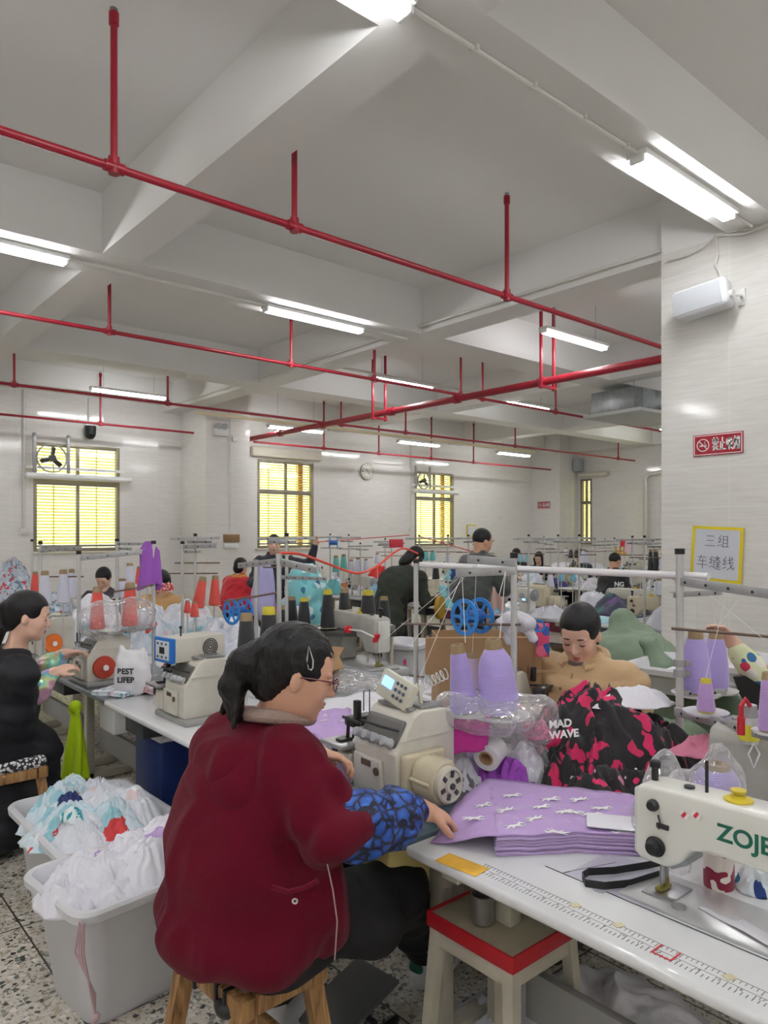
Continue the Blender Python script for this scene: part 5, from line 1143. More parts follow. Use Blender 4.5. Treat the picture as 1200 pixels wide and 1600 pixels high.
# stand accessories left of overlock: table clamp tray
# ================= objects below and beside the near tables
STL = mat('scratched_beige_top', (176, 168, 144), .6, var=.1, vscale=18)
def square_stool():
    t = thing('square_stool', 'beige stool with red edging under the ruler table', 'stool', (1.62, 1.365, 0))
    b = MB(); b.box((0, 0, .485), (.29, .31, .028), bevel=.006); b.build('seat', STL, t)
    b = MB()
    for s in (-1, 1): b.box((s*.147, 0, .482), (.008, .312, .045), bevel=.003); b.box((0, s*.157, .482), (.30, .008, .045), bevel=.003)
    b.build('red_edging', mat('red_edging', (178, 22, 36), .4), t)
    for sx in (-1, 1):
        for sy in (-1, 1):
            b = MB(); b.cyl((sx*.125, sy*.135, .46), (sx*.155, sy*.165, 0), .024, .022, n=4); b.build('leg', LEGM, t, smooth=False)
    for sy in (-1, 1): b = MB(); b.box((0, sy*.14, .435), (.24, .02, .05), bevel=.003); b.build('apron', LEGM, t)
    for sx in (-1, 1): b = MB(); b.box((sx*.13, 0, .435), (.02, .27, .05), bevel=.003); b.build('apron', LEGM, t)
square_stool()
q = atZ(754, 1440, .5); b = MB(); b.lathe([(0, .004), (.03, .004), (.033, .008), (.033, .078), (.035, .082), (.032, .084), (.03, .078), (.03, .012), (0, .012)], n=32); o = b.build('steel_cup', STEEL); o.location = (q.x, q.y, .497); tag(o, 'open brushed steel cup on the red edged stool', 'cup')
b = MB(); b.box((0, 0, 0), (.17, .13, .21), bevel=.01); t = b.build('motor_control_box', mat('yellowed_box', (204, 188, 120), .4)); t.location = (1.47, 1.66, .60); tag(t, 'yellowed control box under the overlock table', 'control box')
b = MB(); b.cyl((-.086, .03, .075), (-.089, .03, .075), .004, n=10); b.build('green_light', mat('green_led', (60, 255, 120), .4, emit=4), t); b = MB(); b.box((-.0865, -.02, .075), (.003, .025, .03)); b.build('switch', BLACK, t)
b = MB(); b.box((-.0865, .0, -.07), (.003, .06, .02)); b.build('maker_label', mat('label_blue', (70, 90, 150), .5), t)
WOOD = None
def wood():
    s = NT('worn_wood'); tc = s.n('TexCoord'); mp = s.n('Mapping'); mp.inputs['Scale'].default_value = (14, 14, 1.6); s.l(tc.outputs['Object'], mp.inputs[0])
    n = s.n('TexNoise', Scale=3.0, Detail=5.0, Distortion=1.2); s.l(mp.outputs[0], n.inputs['Vector'])
    s.l(s.ramp(n.outputs['Fac'], (.3, srgb((104, 72, 42))), (.55, srgb((160, 120, 74))), (.75, srgb((188, 150, 102)))), s.b.inputs['Base Color']); s.b.inputs['Roughness'].default_value = .65
    bp = s.n('Bump', Strength=.4, Distance=.003); s.l(n.outputs['Fac'], bp.inputs['Height']); s.l(bp.outputs[0], s.b.inputs['Normal']); return s.m
WOOD = wood()
def wooden_stool(label, c, rz, sx=.3, sy=.36, H=.47, cushion=None, cm=None):
    t = thing('wooden_stool', label, 'stool', c, rz)
    for s in (-1, 1):
        b = MB(); b.box((s*(sx/2-.022), 0, H-.03), (.045, sy, .055), bevel=.006); b.build('seat_rail', WOOD, t)
        b = MB(); b.box((0, s*(sy/2-.022), H-.03), (sx-.1, .042, .05), bevel=.006); b.build('seat_rail', WOOD, t)
    b = MB(); b.box((0, 0, H-.005), (sx-.06, sy-.06, .018), bevel=.004); b.build('seat', mat('sagging_brown_seat', (120, 100, 84), .8), t)
    for ax in (-1, 1):
        for ay in (-1, 1):
            b = MB(); b.cyl((ax*(sx/2-.03), ay*(sy/2-.04), H-.04), (ax*(sx/2+.02), ay*(sy/2+.03), 0), .032, .028, n=4); b.build('leg', WOOD, t, smooth=False)
    for s in (-1, 1): b = MB(); b.box((s*(sx/2-.005), 0, .16), (.025, sy-.06, .045), bevel=.004); b.build('stretcher', WOOD, t)
    if cushion: b = MB(); b.box((0, 0, H+.02), (sx, sy, .06), bevel=.025, seg=3); b.build('cushion', cm, t)
    else:
        for yy in (-.11, -.07, .04, .13):
            b = MB(); b.box((-sx/2+.02, yy, H-.03), (.055, .012, .065), bevel=.003); b.build('black_strap', BLACK, t)
        b = MB(); b.ball((-sx/2+.01, -.1, H-.05), (.03, .035, .025), 12); b.build('strap_knot', BLACK, t)
    return t
wooden_stool('worn wooden stool with black straps under the woman in burgundy', (1.0, 1.735, 0), .05, sx=.27, sy=.36, H=.47)
wooden_stool('wooden stool with speckled cushion under the woman in black', (.93, 4.0, 0), .0, H=.45, cushion=True, cm=printed('speckled_cushion', (40, 40, 44), [(230, 230, 230)], scale=70, density=.5))
# laundry tubs
TUBM = mat('white_tub_plastic', (214, 214, 218), .38, var=.04, vscale=5)
def tub(label, c, sx, sy, h, rz, taper=.06, z=0):
    t = thing('laundry_tub', label, 'tub', (c[0], c[1], z), rz); b = MB(); bm = b.bm
    def ring(w, d, zz, r=.07):
        R = []
        for qx, qy, a0 in ((1, 1, 0), (-1, 1, 90), (-1, -1, 180), (1, -1, 270)):
            for k in range(6): a = deg(a0+k*18); R.append(bm.verts.new((qx*(w/2-r)+r*math.cos(a), qy*(d/2-r)+r*math.sin(a), zz)))
        return R
    k = taper*2
    RR = [ring(sx-k-.02, sy-k-.02, 0), ring(sx-k, sy-k, .02), ring(sx-.03, sy-.03, h-.05), ring(sx-.02, sy-.02, h-.045), ring(sx+.03, sy+.03, h-.035), ring(sx+.035, sy+.035, h-.01), ring(sx+.02, sy+.02, h), ring(sx-.005, sy-.005, h), ring(sx-.035, sy-.035, h-.03), ring(sx-k-.02, sy-k-.02, .02)]
    for A, B in zip(RR, RR[1:]):
        for i in range(24): bm.faces.new((A[i], A[(i+1) % 24], B[(i+1) % 24], B[i]))
    bm.faces.new(RR[0][::-1]); bm.faces.new(RR[-1]); b.build('tub_body', TUBM, t, angle=40); return t
t1 = tub('white plastic tub of white and lilac garments, nearest', (1.03, 2.565), .62, .44, .42, .12)
t2 = tub('white plastic tub of white and pale blue printed garments, farther', (1.08, 3.13), .50, .72, .42, .02)
b = MB()
for k in range(4): b.tube([(-.33, -.20+k*.008, .40), (-.325-.004*k, -.19+k*.01, .30), (-.30+.004*k, -.19, .16), (-.285, -.19+k*.004, .08), (-.31, -.18-k*.01, .06)], .0035, 6)
b.tube([(-.285, -.19, .08), (-.33, -.22, .03), (-.37, -.22, .005)], .006, 6); b.ball((-.287, -.19, .09), .014, 10)
b.build('drawstring', mat('faded_pink_cord', (190, 164, 168), .8), t1, xf=Matrix.Translation((.02, -.035, 0)))
PB = printed('pale_blue_lobster_print', (206, 222, 230), [(156, 204, 214), (224, 232, 236), (206, 60, 60), (214, 226, 234), (150, 200, 212), (226, 230, 236)], scale=9, density=.5, distort=.15)
PB2 = printed('white_faint_print', (222, 225, 232), [(190, 212, 222), (226, 228, 234), (226, 206, 208), (206, 218, 228)], scale=12, density=.36, distort=.1, seed=2)
TW = printed('teal_wave_print', (226, 236, 238), [(40, 160, 170)], scale=26, density=.5, kind='noise', stretch=(1, 2, 1))
rnd = random.Random(11)
spots = [(.96, 2.93, .12, .12), (1.08, 2.96, .14, .13), (1.19, 3.0, .10, .14), (.97, 3.1, .13, .15), (1.12, 3.14, .15, .16), (.98, 3.28, .13, .14), (1.14, 3.32, .13, .15), (1.05, 3.36, .14, .1)]
for i, (x, y, a, c) in enumerate(spots):
    heap('garment', 'crumpled white and pale blue printed garment in the farther tub', 'garment', (x, y, .37), a*1.3, c*1.25, .14+.02*(i % 3), rnd.uniform(0, 3), (PB2, PB)[i % 2], 40+i, group='garments in the farther tub', n=56, fold=.34, freq=5, ani=(1.8, .3), power=1.6, edge=.25)
heap('garment', 'teal wave patterned cuff lying on the farther tub', 'garment', (.93, 2.98, .47), .04, .07, .05, .3, TW, 55, n=20, fold=.4)
heap('garment', 'navy blue piece among the pale garments in the farther tub', 'garment', (.98, 3.16, .47), .05, .06, .05, .3, fabric('navy_cloth', (34, 52, 110)), 56, n=20, fold=.4)
spots = [(.90, 2.53, .14, .12), (.86, 2.60, .12, .12), (1.02, 2.60, .15, .13), (1.14, 2.6, .15, .14), (1.04, 2.50, .15, .11), (1.22, 2.6, .11, .14)]
WL = printed('white_lilac_panel', (234, 233, 240), [(188, 162, 208)], scale=4.5, density=.36, kind='noise', seed=6)
for i, (x, y, a, c) in enumerate(spots):
    heap('garment', 'crumpled white garment with lilac panels in the nearest tub', 'garment', (x, y, .36+.03*(x-.8)), a*1.3, c*1.3, .14+.12*(x-.85), rnd.uniform(0, 3), (WF, WL)[i % 2], 60+i, group='garments in the nearest tub', n=60, fold=.34, freq=5, ani=(1.8, .25), power=1.6, edge=.25)
heap('garment', 'white garment hanging over the left rim of the nearest tub', 'garment', (.76, 2.52, .37), .085, .13, .08, .2, WF, 70, n=40, fold=.7, freq=6)
# blue bin, cabinets, neon cloth below the left tables
t = thing('waste_bin', 'dark blue bin with a white lid under the left overlock table', 'bin', (1.62, 3.55, 0)); b = MB(); b.box((0, 0, .3), (.3, .34, .58), bevel=.03); b.build('bin_body', mat('navy_plastic', (28, 50, 110), .4), t); b = MB(); b.box((0, 0, .6), (.32, .36, .04), bevel=.015); b.build('lid', WHITE, t)
b = MB(); b.box((0, 0, .3), (.16, .34, .6), bevel=.005); o = b.build('cabinet', LEGM); o.location = (1.6, 2.95, 0); tag(o, 'cream painted cabinet side under the left overlock', 'cabinet')
b = MB(); b.box((0, 0, 0), (.2, .22, .16), bevel=.01); o = b.build('motor_control_box', WHITE); o.location = (1.5, 3.92, .62); tag(o, 'pale control box under the steel topped table', 'control box')
NEON = fabric('neon_yellow_cloth', (206, 240, 20), bump=.05)
q = atD(118, 1110, 3.98); b = MB()
def nc(u, v):
    a = v*2*PI; w = (.026+.05*u**.8)*(1+.35*math.sin(a*4+u*3)*min(1, u*2)) if u > .12 else .03+.02*math.sin(a*3)
    z = -u*.42*(1+.06*math.sin(a*2)); return q+Vector((math.cos(a)*w*.7, math.sin(a)*w*1.1, z+.03))
b.grid(nc, 30, 40); o = b.build('hanging_cloth', NEON, angle=180); b = MB(); b.ball(q+Vector((0, 0, .02)), (.035, .045, .035), 12); b.build('knot', NEON, o); tag(o, 'neon yellow cloth knotted to the table edge at left', 'cloth')
# pedal below the burgundy woman, floor scraps
t = thing('foot_pedal', 'grey treadle pedal on the floor under the burgundy woman', 'pedal', (1.47, 1.9, 0), .1); b = MB(); b.box((0, 0, .06), (.30, .2, .015), rot=RY(-.25), bevel=.004); b.build('tread_plate', mat('pedal_grey', (120, 120, 122), .5, .5), t)
for s in (-1, 1): b = MB(); b.cyl((.0, s*.13, .04), (.0, s*.06, .05), .01, n=8); b.cyl((-.1, s*.13, 0.012), (.1, s*.13, .012), .012, n=8); b.build('pivot_foot', DARKM, t)
for i, (px, y, rx, ry, h, m) in enumerate(((960, 1640, .28, .42, .22, WF), (860, 1592, .16, .22, .10, fabric('beige_cloth', (178, 166, 158))), (790, 1600, .14, .16, .08, GF))):
    q = atZ(px, y, 0); heap('garment', ('white garments heaped on the floor at the bottom edge of the photo', 'beige and grey cloth bundle under the ruler table', 'white cloth bundle under the red edged stool')[i], 'garment', q, rx, ry, h, .4, m, 80+i, n=44, fold=.5)
# ================================================================= MID AND FAR ROWS
def snapd(px, d):
    t = (px-600)/F; best = min((abs(u/(FU+FV*t)-d), u/(FU+FV*t)) for u in (6.15, 6.95, 9.8, 10.6, 13.5, 14.1) if 3 < u/(FU+FV*t)*(FV-FU*t) < 10.3) if True else None
    return best[1]
# --- racks and cones on the left part of the near row
S3 = rack('grey thread stand holding the two red cones in front of the woman in black', [(123, 4.2, 866), (240, 4.3, 850)], [('arm', 122, 873, 4.2, 243, 860, 4.3), ('bar', 180, 990, 4.1, 244, 980, 4.25), ('bar', 62, 862, 4.6, 123, 856, 4.25), ('rod', 178, 925, 4.0, 240, 914, 4.25)])
S4 = rack('thread stand against the left window', [(63, 4.9, 850), (50, 6.5, 846)], [('bar', 62, 856, 4.9, 128, 856, 4.8), ('rod', 78, 901, 4.9, 130, 901, 4.8)])
S5 = rack('thread stand right of the purple jacket', [(285, 5.0, 850)], [('arm', 282, 855, 5.0, 338, 853, 4.9), ('bar', 284, 862, 5.0, 314, 862, 4.95), ('rod', 262, 896, 5.3, 340, 896, 4.8)])
S6 = rack('splayed white thread stand behind the tall black cones', [(436, 3.35, 872), (400, 4.2, 880)], [('arm', 372, 884, 3.9, 436, 877, 3.35), ('arm', 436, 878, 3.35, 495, 892, 3.1), ('rod', 350, 940, 3.8, 440, 925, 3.4), ('bar', 440, 902, 3.6, 510, 905, 4.2)], cap=False)
S7 = rack('slim thread stand left of the purple jacket', [(183, 5.2, 846)], [('bar', 180, 850, 5.2, 240, 850, 5.0), ('bar', 183, 857, 5.2, 206, 858, 5.1)])
cone_at('red thread cone in the clear bag, left of its pair', 152, 983, 4.15, 66, 12, RED)
cone_at('red thread cone in the clear bag, right of its pair', 203, 978, 4.2, 68, 13, RED)
cone_at('white thread cone left of the first red cone', 70, 944, 4.7, 52, 10, WHT)
cone_at('white thread cone second from the left window', 99, 942, 4.8, 52, 10, WHT)
cone_at('slim white thread cone behind the leftmost pair', 112, 935, 5.3, 46, 8, WHT)
cone_at('red thread cone at the far left behind the white cones', 55, 925, 5.4, 32, 7, RED)
cone_at('leaning red thread cone left of the red jacket', 309, 949, 4.9, 48, 10, RED, tilt=10)
cone_at('red thread cone close to the red jacket', 335, 946, 5.0, 47, 9, RED, tilt=2)
cone_at('small red cone in front of the leaning red cone', 304, 964, 4.5, 24, 7, RED)
cone_at('small red cone left of the small front one', 293, 958, 4.6, 20, 6, RED)
cone_at('white thread cone behind the purple jacket', 203, 912, 5.6, 32, 9, WHT)
cone_at('red thread cone beside the purple jacket', 218, 912, 5.4, 27, 7, RED)
cone_at('second red thread cone beside the purple jacket', 230, 915, 5.3, 30, 7, RED)
cone_at('short white thread cone over the tan coat', 190, 934, 5.3, 30, 12, WHT)
for i, (x, yb, d, hp, rp, lab) in enumerate(((385, 1048, 3.15, 90, 17, 'tall black thread cone directly behind the head, left of its pair'), (420, 1040, 3.25, 92, 18, 'tall black thread cone directly behind the head, right of its pair'), (441, 992, 4.5, 46, 11, 'black thread cone behind the right one of the tall pair'), (475, 978, 4.5, 44, 11, 'black thread cone before the cardboard box'), (456, 974, 4.66, 42, 10, 'black thread cone at the left of the black group'), (512, 981, 4.52, 60, 12, 'black thread cone beside the flap of the open box'), (538, 974, 4.7, 55, 11, 'tall black thread cone rising above the black group'), (575, 982, 4.5, 60, 15, 'wide black thread cone at the right of the black group'), (600, 976, 4.62, 44, 11, 'black thread cone nearest the old grey machine'))):
    cone_at(lab, x, yb, d, hp, rp, BLK, tipcol=(150, 128, 96) if i % 2 == 0 else (200, 186, 60))
# boards below the cones standing between rows: a low shelf trolley
def shelf(label, px, y, d, sx, sy, rz=0, z=None):
    q = atD(px, y, d); t = thing('cone_trolley', label, 'trolley', (q.x, q.y, 0), rz); h = q.z
    b = MB(); b.box((0, 0, h-.02), (sx, sy, .03), bevel=.004); b.build('shelf', mat('dark_shelf', (66, 62, 60), .6), t)
    for s in (-1, 1):
        for w in (-1, 1): b = MB(); b.cyl((s*(sx/2-.03), w*(sy/2-.03), h-.03), (s*(sx/2-.03), w*(sy/2-.03), 0), .014, n=8); b.build('leg', LEGM, t)
    return t
shelf('low trolley carrying the group of black thread cones', 522, 980, 4.6, .78, .34, -deg(40.6))
# hanging and lying things at left
q = atD(232, 880, 4.3); b = MB(); MJ = fabric('violet_jacket', (148, 84, 178))
def vj(u, v):
    a = v*2*PI; w = (.016+.028*min(1, u*5)+.016*u)*(1+.3*math.sin(a*3+u*2)); return q+R_*math.cos(a)*w*1.1+Vector((FU, FV, 0))*math.sin(a)*w*.5+Vector((0, 0, .13-.27*u*(1+.08*math.sin(a*2))))
b.grid(vj, 30, 36); tag(b.build('hanging_jacket', MJ, angle=180), 'violet jacket hung on top of the thread stand', 'jacket')
bagfilm('plastic_bag', 'crumpled clear bag pulled round the two red cones', 'bag', [('e', atD(160, 970, 4.1), (.13, .13, .11), None), ('e', atD(208, 960, 4.15), (.12, .12, .10), None)], 15, amp=.014)
CB = mat('milky_bag_film', (226, 226, 230), .3, var=.04, vscale=9)
q = atD(207, 1060, 3.85); o = sdf_mesh('carrier_bag', [('e', (0, 0, .10), (.095, .05, .12), RZ(-.6)), ('e', (0, 0, .16), (.08, .04, .07), RZ(-.6)), ('c', -R_*.05+Vector((0, 0, .2)), -R_*.06+Vector((0, 0, .25)), .02, .01), ('c', R_*.05+Vector((0, 0, .2)), R_*.06+Vector((0, 0, .24)), .02, .01)], .008, CB, disp=lambda p, n: .007*nz(p, 22)+.006*ridge(p, 12)); o.location = (q.x, q.y, TZ)
tag(o, 'white printed carrier bag beside the red handwheel machine', 'bag')
Mx = M4(R_, (0, 0, 1), N_, Vector((0, 0, .12))+N_*.071-R_*.055)
text_mesh('BEST', .04, mat('ink_black', (40, 40, 44), .6), o, Mx, bold=.0015); text_mesh('LIFER', .04, MATS['ink_black'], o, Mx @ Matrix.Translation((0, -.045, 0)), bold=.0015)
RB = printed('red_blue_floral_print', (226, 230, 236), [(196, 54, 60), (120, 180, 200), (214, 226, 232), (226, 228, 232)], scale=42, density=.42, distort=.03)
RBB = printed('white_blue_red_garments', (208, 214, 226), [(140, 190, 206), (206, 60, 58), (224, 226, 234), (196, 208, 220), (232, 232, 238)], scale=9, density=.45, distort=.12)
RBC = printed('grey_blue_swirl_garments', (190, 200, 212), [(110, 140, 160), (200, 70, 80), (220, 226, 234)], scale=16, density=.42, distort=.15)
def flat_stack(label, px, y, z, w, l, n, m, rz, grp, seed):
    q = atZ(px, y, z); panels('cut_fabric_piece', label, 'fabric', [(-w/2, -l/2), (w/2, -l/2*.8), (w/2, l/2), (-w/2*.9, l/2)], (q.x, q.y, z), n, m, th=.004, jit=.006, wave=.006, seed=seed, rz=rz, group=grp)
flat_stack('printed red and blue cut piece in the flat stack left of the overlock', 188, 1082, TZ, .2, .22, 5, RB, .5, 'printed pieces, left stack', 31)
flat_stack('red flecked cut piece in the stack leaning on brown card', 252, 1078, TZ+.015, .17, .19, 7, printed('red_fleck_print', (224, 216, 222), [(200, 50, 70)], scale=60, density=.4), .2, 'printed pieces, right stack', 32)
b = MB(); q = atZ(226, 1078, TZ); b.box((0, 0, .03), (.004, .14, .06), rot=RY(.5) @ RZ(.2)); o = b.build('brown_card', CARD, smooth=False); o.location = (q.x, q.y, TZ); tag(o, 'bent brown card between the two printed stacks', 'card')
hp_ = [(20, 942, .70, .24, .28, .58, RBC, 'tall pile of grey blue printed garments at the left edge'), (75, 955, .75, .25, .3, .22, RBC, 'printed garments below the leftmost white cones'), (150, 925, .75, .24, .26, .30, WF, 'pale blue white garment pile before the left seated head'),
       (130, 1000, .75, .2, .2, .2, RBB, 'printed garments beside the first overlock'), (215, 1000, .75, .22, .26, .26, RBB, 'white and red printed garments behind the carrier bag'), (250, 1015, .75, .2, .24, .26, RBB, 'red and blue printed garments left of the control box'),
       (290, 985, .75, .3, .3, .36, PB2, 'big white garment mound behind the control box'), (355, 985, .75, .26, .3, .28, RBB, 'printed garment mound right of the control box'), (400, 1000, .75, .22, .26, .24, PB2, 'pale garments left of the tall black cones'), (330, 965, .75, .3, .3, .26, PB, 'teal white garments below the small red cones'),
       (240, 955, .75, .3, .3, .26, RBB, 'printed garments below the tan coat'), (430, 965, .75, .24, .3, .2, PB, 'pale blue garments behind the blue reel'), (355, 1075, .75, .1, .12, .14, WF, 'white garment draped beside the second overlock'), (280, 1045, .75, .12, .12, .1, PB, 'pale blue garment by the control box bracket')]
for i, (x, y, z, rx, ry, h, m, lab) in enumerate(hp_):
    q = atZ(x, y, TZ); q = atU(x, 834, min(q.x, 2.42)); q.z = TZ; heap('garment_pile', lab, 'garments', q, rx, ry, h, .4+i, m, 100+i, n=44, fold=.55, freq=6)
for i, (x, y, c, lab) in enumerate(((62, 1000, (232, 120, 60), 'orange cloth by the far left machine'), (250, 985, (216, 50, 44), 'red cloth among the white garments'), (352, 1070, (200, 30, 50), 'small red pouch at the back of the left overlock'))):
    q = atZ(x, y, TZ); heap('cloth_scrap', lab, 'cloth', q, .05, .06, .06, 0, fabric('scrap_%d' % i, c), 130+i, n=20)
# mechanisms between rows seen behind
def bg_machine(kind, label, x, y, rz, src={}):
    if kind not in src:
        if kind == 'lock': o = lockstitch(label, body=CREAM, lcd=False)
        elif kind == 'lcd': o = lockstitch(label, body=MWHITE, lcd=True)
        elif kind == 'panel': o = lockstitch(label, body=CREAM2, panel=True)
        elif kind == 'over': o = overlock(label, body=CREAM2, panel=None)
        else: o = overlock(label, body=MWHITE, panel='lcd', motor=False)
        src[kind] = o
    else: o = dup(src[kind]); o['label'] = label
    o.location = (x, y, TZ); o.rotation_euler = (0, 0, rz); return o
ORD = ['first', 'second', 'third', 'fourth', 'fifth', 'sixth', 'seventh', 'eighth']
rows = {'second': (5.95, 3.0, 6), 'third': (9.6, 3.0, 6), 'fourth': (13.2, 3.2, 6)}
for rn, (x0, y0, n) in rows.items():
    for k in range(n):
        for sd, (xa, xb) in (('near', (x0, x0+.6)), ('far', (x0+.61, x0+1.21))):
            t = table('%s side sewing table, %s from the column in the %s row' % (sd, ORD[k], rn), xa, xb, y0+k*1.22, y0+k*1.22+1.2, m=LAM if (k+len(rn)) % 3 else LAMG)
q = atZ(972, 984, TZ); bg_machine('panel', 'beige lockstitch machine with button panel beside the tiled column', 6.2, 3.62, NEAR)
q = atZ(835, 958, TZ); bg_machine('lcd', 'white lockstitch machine with small lit screen before the standing man', 6.2, 5.25, NEAR)
bg_machine('over', 'cream overlock machine right of the woman in dark green', 6.2, 6.7, NEAR)
bg_machine('lock', 'cream lockstitch machine left of the woman in dark green', 6.2, 7.9, NEAR)
bg_machine('white', 'white overlock machine with teal cloth under the second window', 6.2, 9.2, NEAR)
for k, (kd, y) in enumerate((('lock', 3.9), ('over', 5.0), ('white', 6.2), ('over', 7.5), ('lcd', 8.7), ('lock', 9.7))): bg_machine(kd, '%s machine from the column on the far side of the second row' % ORD[k], 6.95, y, FARS)
for k in range(6):
    bg_machine(('over', 'white', 'lock')[k % 3], '%s machine from the column on the near side of the third row' % ORD[k], 9.85, 3.6+k*1.22, NEAR)
    bg_machine(('lock', 'over', 'white')[k % 3], '%s machine from the column on the far side of the third row' % ORD[k], 10.6, 3.5+k*1.22, FARS)
for k in range(5): bg_machine(('over', 'white', 'lcd')[k % 3], '%s machine from the column in the fourth row' % ORD[k], 13.45, 4.2+k*1.3, NEAR)
# far stands with cones: (pole px, depth, top y, side)
far = [(305, 8.2, 838), (448, 9.5, 838), (516, 8.6, 836), (545, 8.8, 837), (563, 9.6, 850), (612, 9.0, 846), (655, 9.4, 838), (700, 8.6, 838), (732, 7.6, 838), (752, 9.8, 842), (826, 7.8, 838), (850, 10.5, 840), (872, 10.0, 838), (905, 7.3, 838), (930, 11, 843), (960, 10.5, 842), (988, 9.0, 840), (1007, 6.6, 840), (1020, 8.5, 846), (860, 13.5, 842), (945, 14, 843), (602, 12.5, 843), (1035, 12, 840)]
for i, (x, d, y) in enumerate(far):
    d = snapd(x, d) if x not in (305, 448) else (5.0 if x == 305 else 4.3); w = 40*8/d
    s = 1 if i % 2 else -1
    rack('thin thread stand %s in the far rows, %s' % ('%s from the left' % (ORD+['ninth', 'tenth', 'eleventh', 'twelfth', 'thirteenth', 'fourteenth', 'fifteenth', 'sixteenth', 'seventeenth', 'eighteenth', 'nineteenth', 'twentieth', 'twenty first', 'twenty second', 'twenty third'])[sorted(f[0] for f in far).index(x)], 'before the far wall' if x < 800 else 'toward the right'), [(x, d, y)],
         [('bar', x-w*.6, y+4, d, x+w*.6, y+3, d), ('bar', x-w*.4*s, y+9, d, x+w*.2*s, y+9, d-.1), ('rod', x-w*.5, y+26*8/d, d, x+w*.6, y+26*8/d, d)], r=.010)
TC = [TEAL, WHT, (150, 206, 226), BLK, TEAL, WHT, (226, 160, 60)]
cz = [(525, 894, 8.6, 26, 6, TEAL), (537, 892, 8.6, 26, 6, TEAL), (549, 894, 8.7, 20, 5, WHT), (560, 893, 8.7, 22, 6, WHT), (572, 893, 9, 20, 5, WHT), (665, 876, 9.5, 16, 5, TEAL), (676, 876, 9.5, 16, 5, TEAL), (737, 877, 9.0, 14, 5, TEAL), (748, 877, 9.0, 14, 5, TEAL), (681, 905, 7.8, 26, 6, BLK),
      (813, 878, 10, 14, 4, (150, 206, 226)), (824, 878, 10, 14, 4, (150, 206, 226)), (860, 917, 7.2, 22, 6, WHT), (877, 908, 7.4, 18, 5, (130, 190, 214)), (895, 908, 7.4, 18, 5, (130, 190, 214)), (912, 880, 10, 22, 6, WHT), (916, 880, 10.2, 20, 5, WHT), (901, 872, 12, 14, 4, BLK), (892, 872, 12, 14, 4, BLK), (962, 868, 12, 14, 3, (226, 170, 60)), (969, 868, 12, 14, 3, (226, 170, 60)), (976, 868, 12, 14, 3, (226, 170, 60)),
      (1017, 892, 8.0, 34, 5, BLK), (1025, 892, 8.0, 34, 5, BLK), (1036, 890, 7.8, 26, 7, WHT), (1043, 892, 8.2, 34, 5, BLK), (885, 868, 13, 12, 4, WHT), (640, 880, 9.5, 16, 5, WHT), (700, 880, 10, 16, 5, WHT), (590, 880, 9.6, 16, 5, WHT), (1030, 930, 6.9, 26, 6, WHT), (455, 885, 9.6, 18, 5, TEAL)]
nm = {TEAL: 'teal', WHT: 'white', BLK: 'black', (150, 206, 226): 'light blue', (130, 190, 214): 'sky blue', (226, 170, 60): 'orange'}
where = [(520, 'near the waving woman'), (600, 'before the clock wall'), (700, 'by the woman in dark green'), (800, 'left of the standing man'), (900, 'below the far sign'), (990, 'below the duct unit'), (1200, 'just left of the tiled column')]
cnt = {}
for i, (x, yb, d, hp, rp, c) in enumerate(sorted(cz)):
    d = snapd(x, d); w = next(t for lim, t in where if x < lim); key = (nm[c], w); cnt[key] = cnt.get(key, 0)+1
    cone_at('small %s cone %s%s' % (nm[c], w, '' if cnt[key] == 1 else ', %s from the left' % ORD[cnt[key]-1]), x, yb, d, hp, rp, c, group='far thread cones')
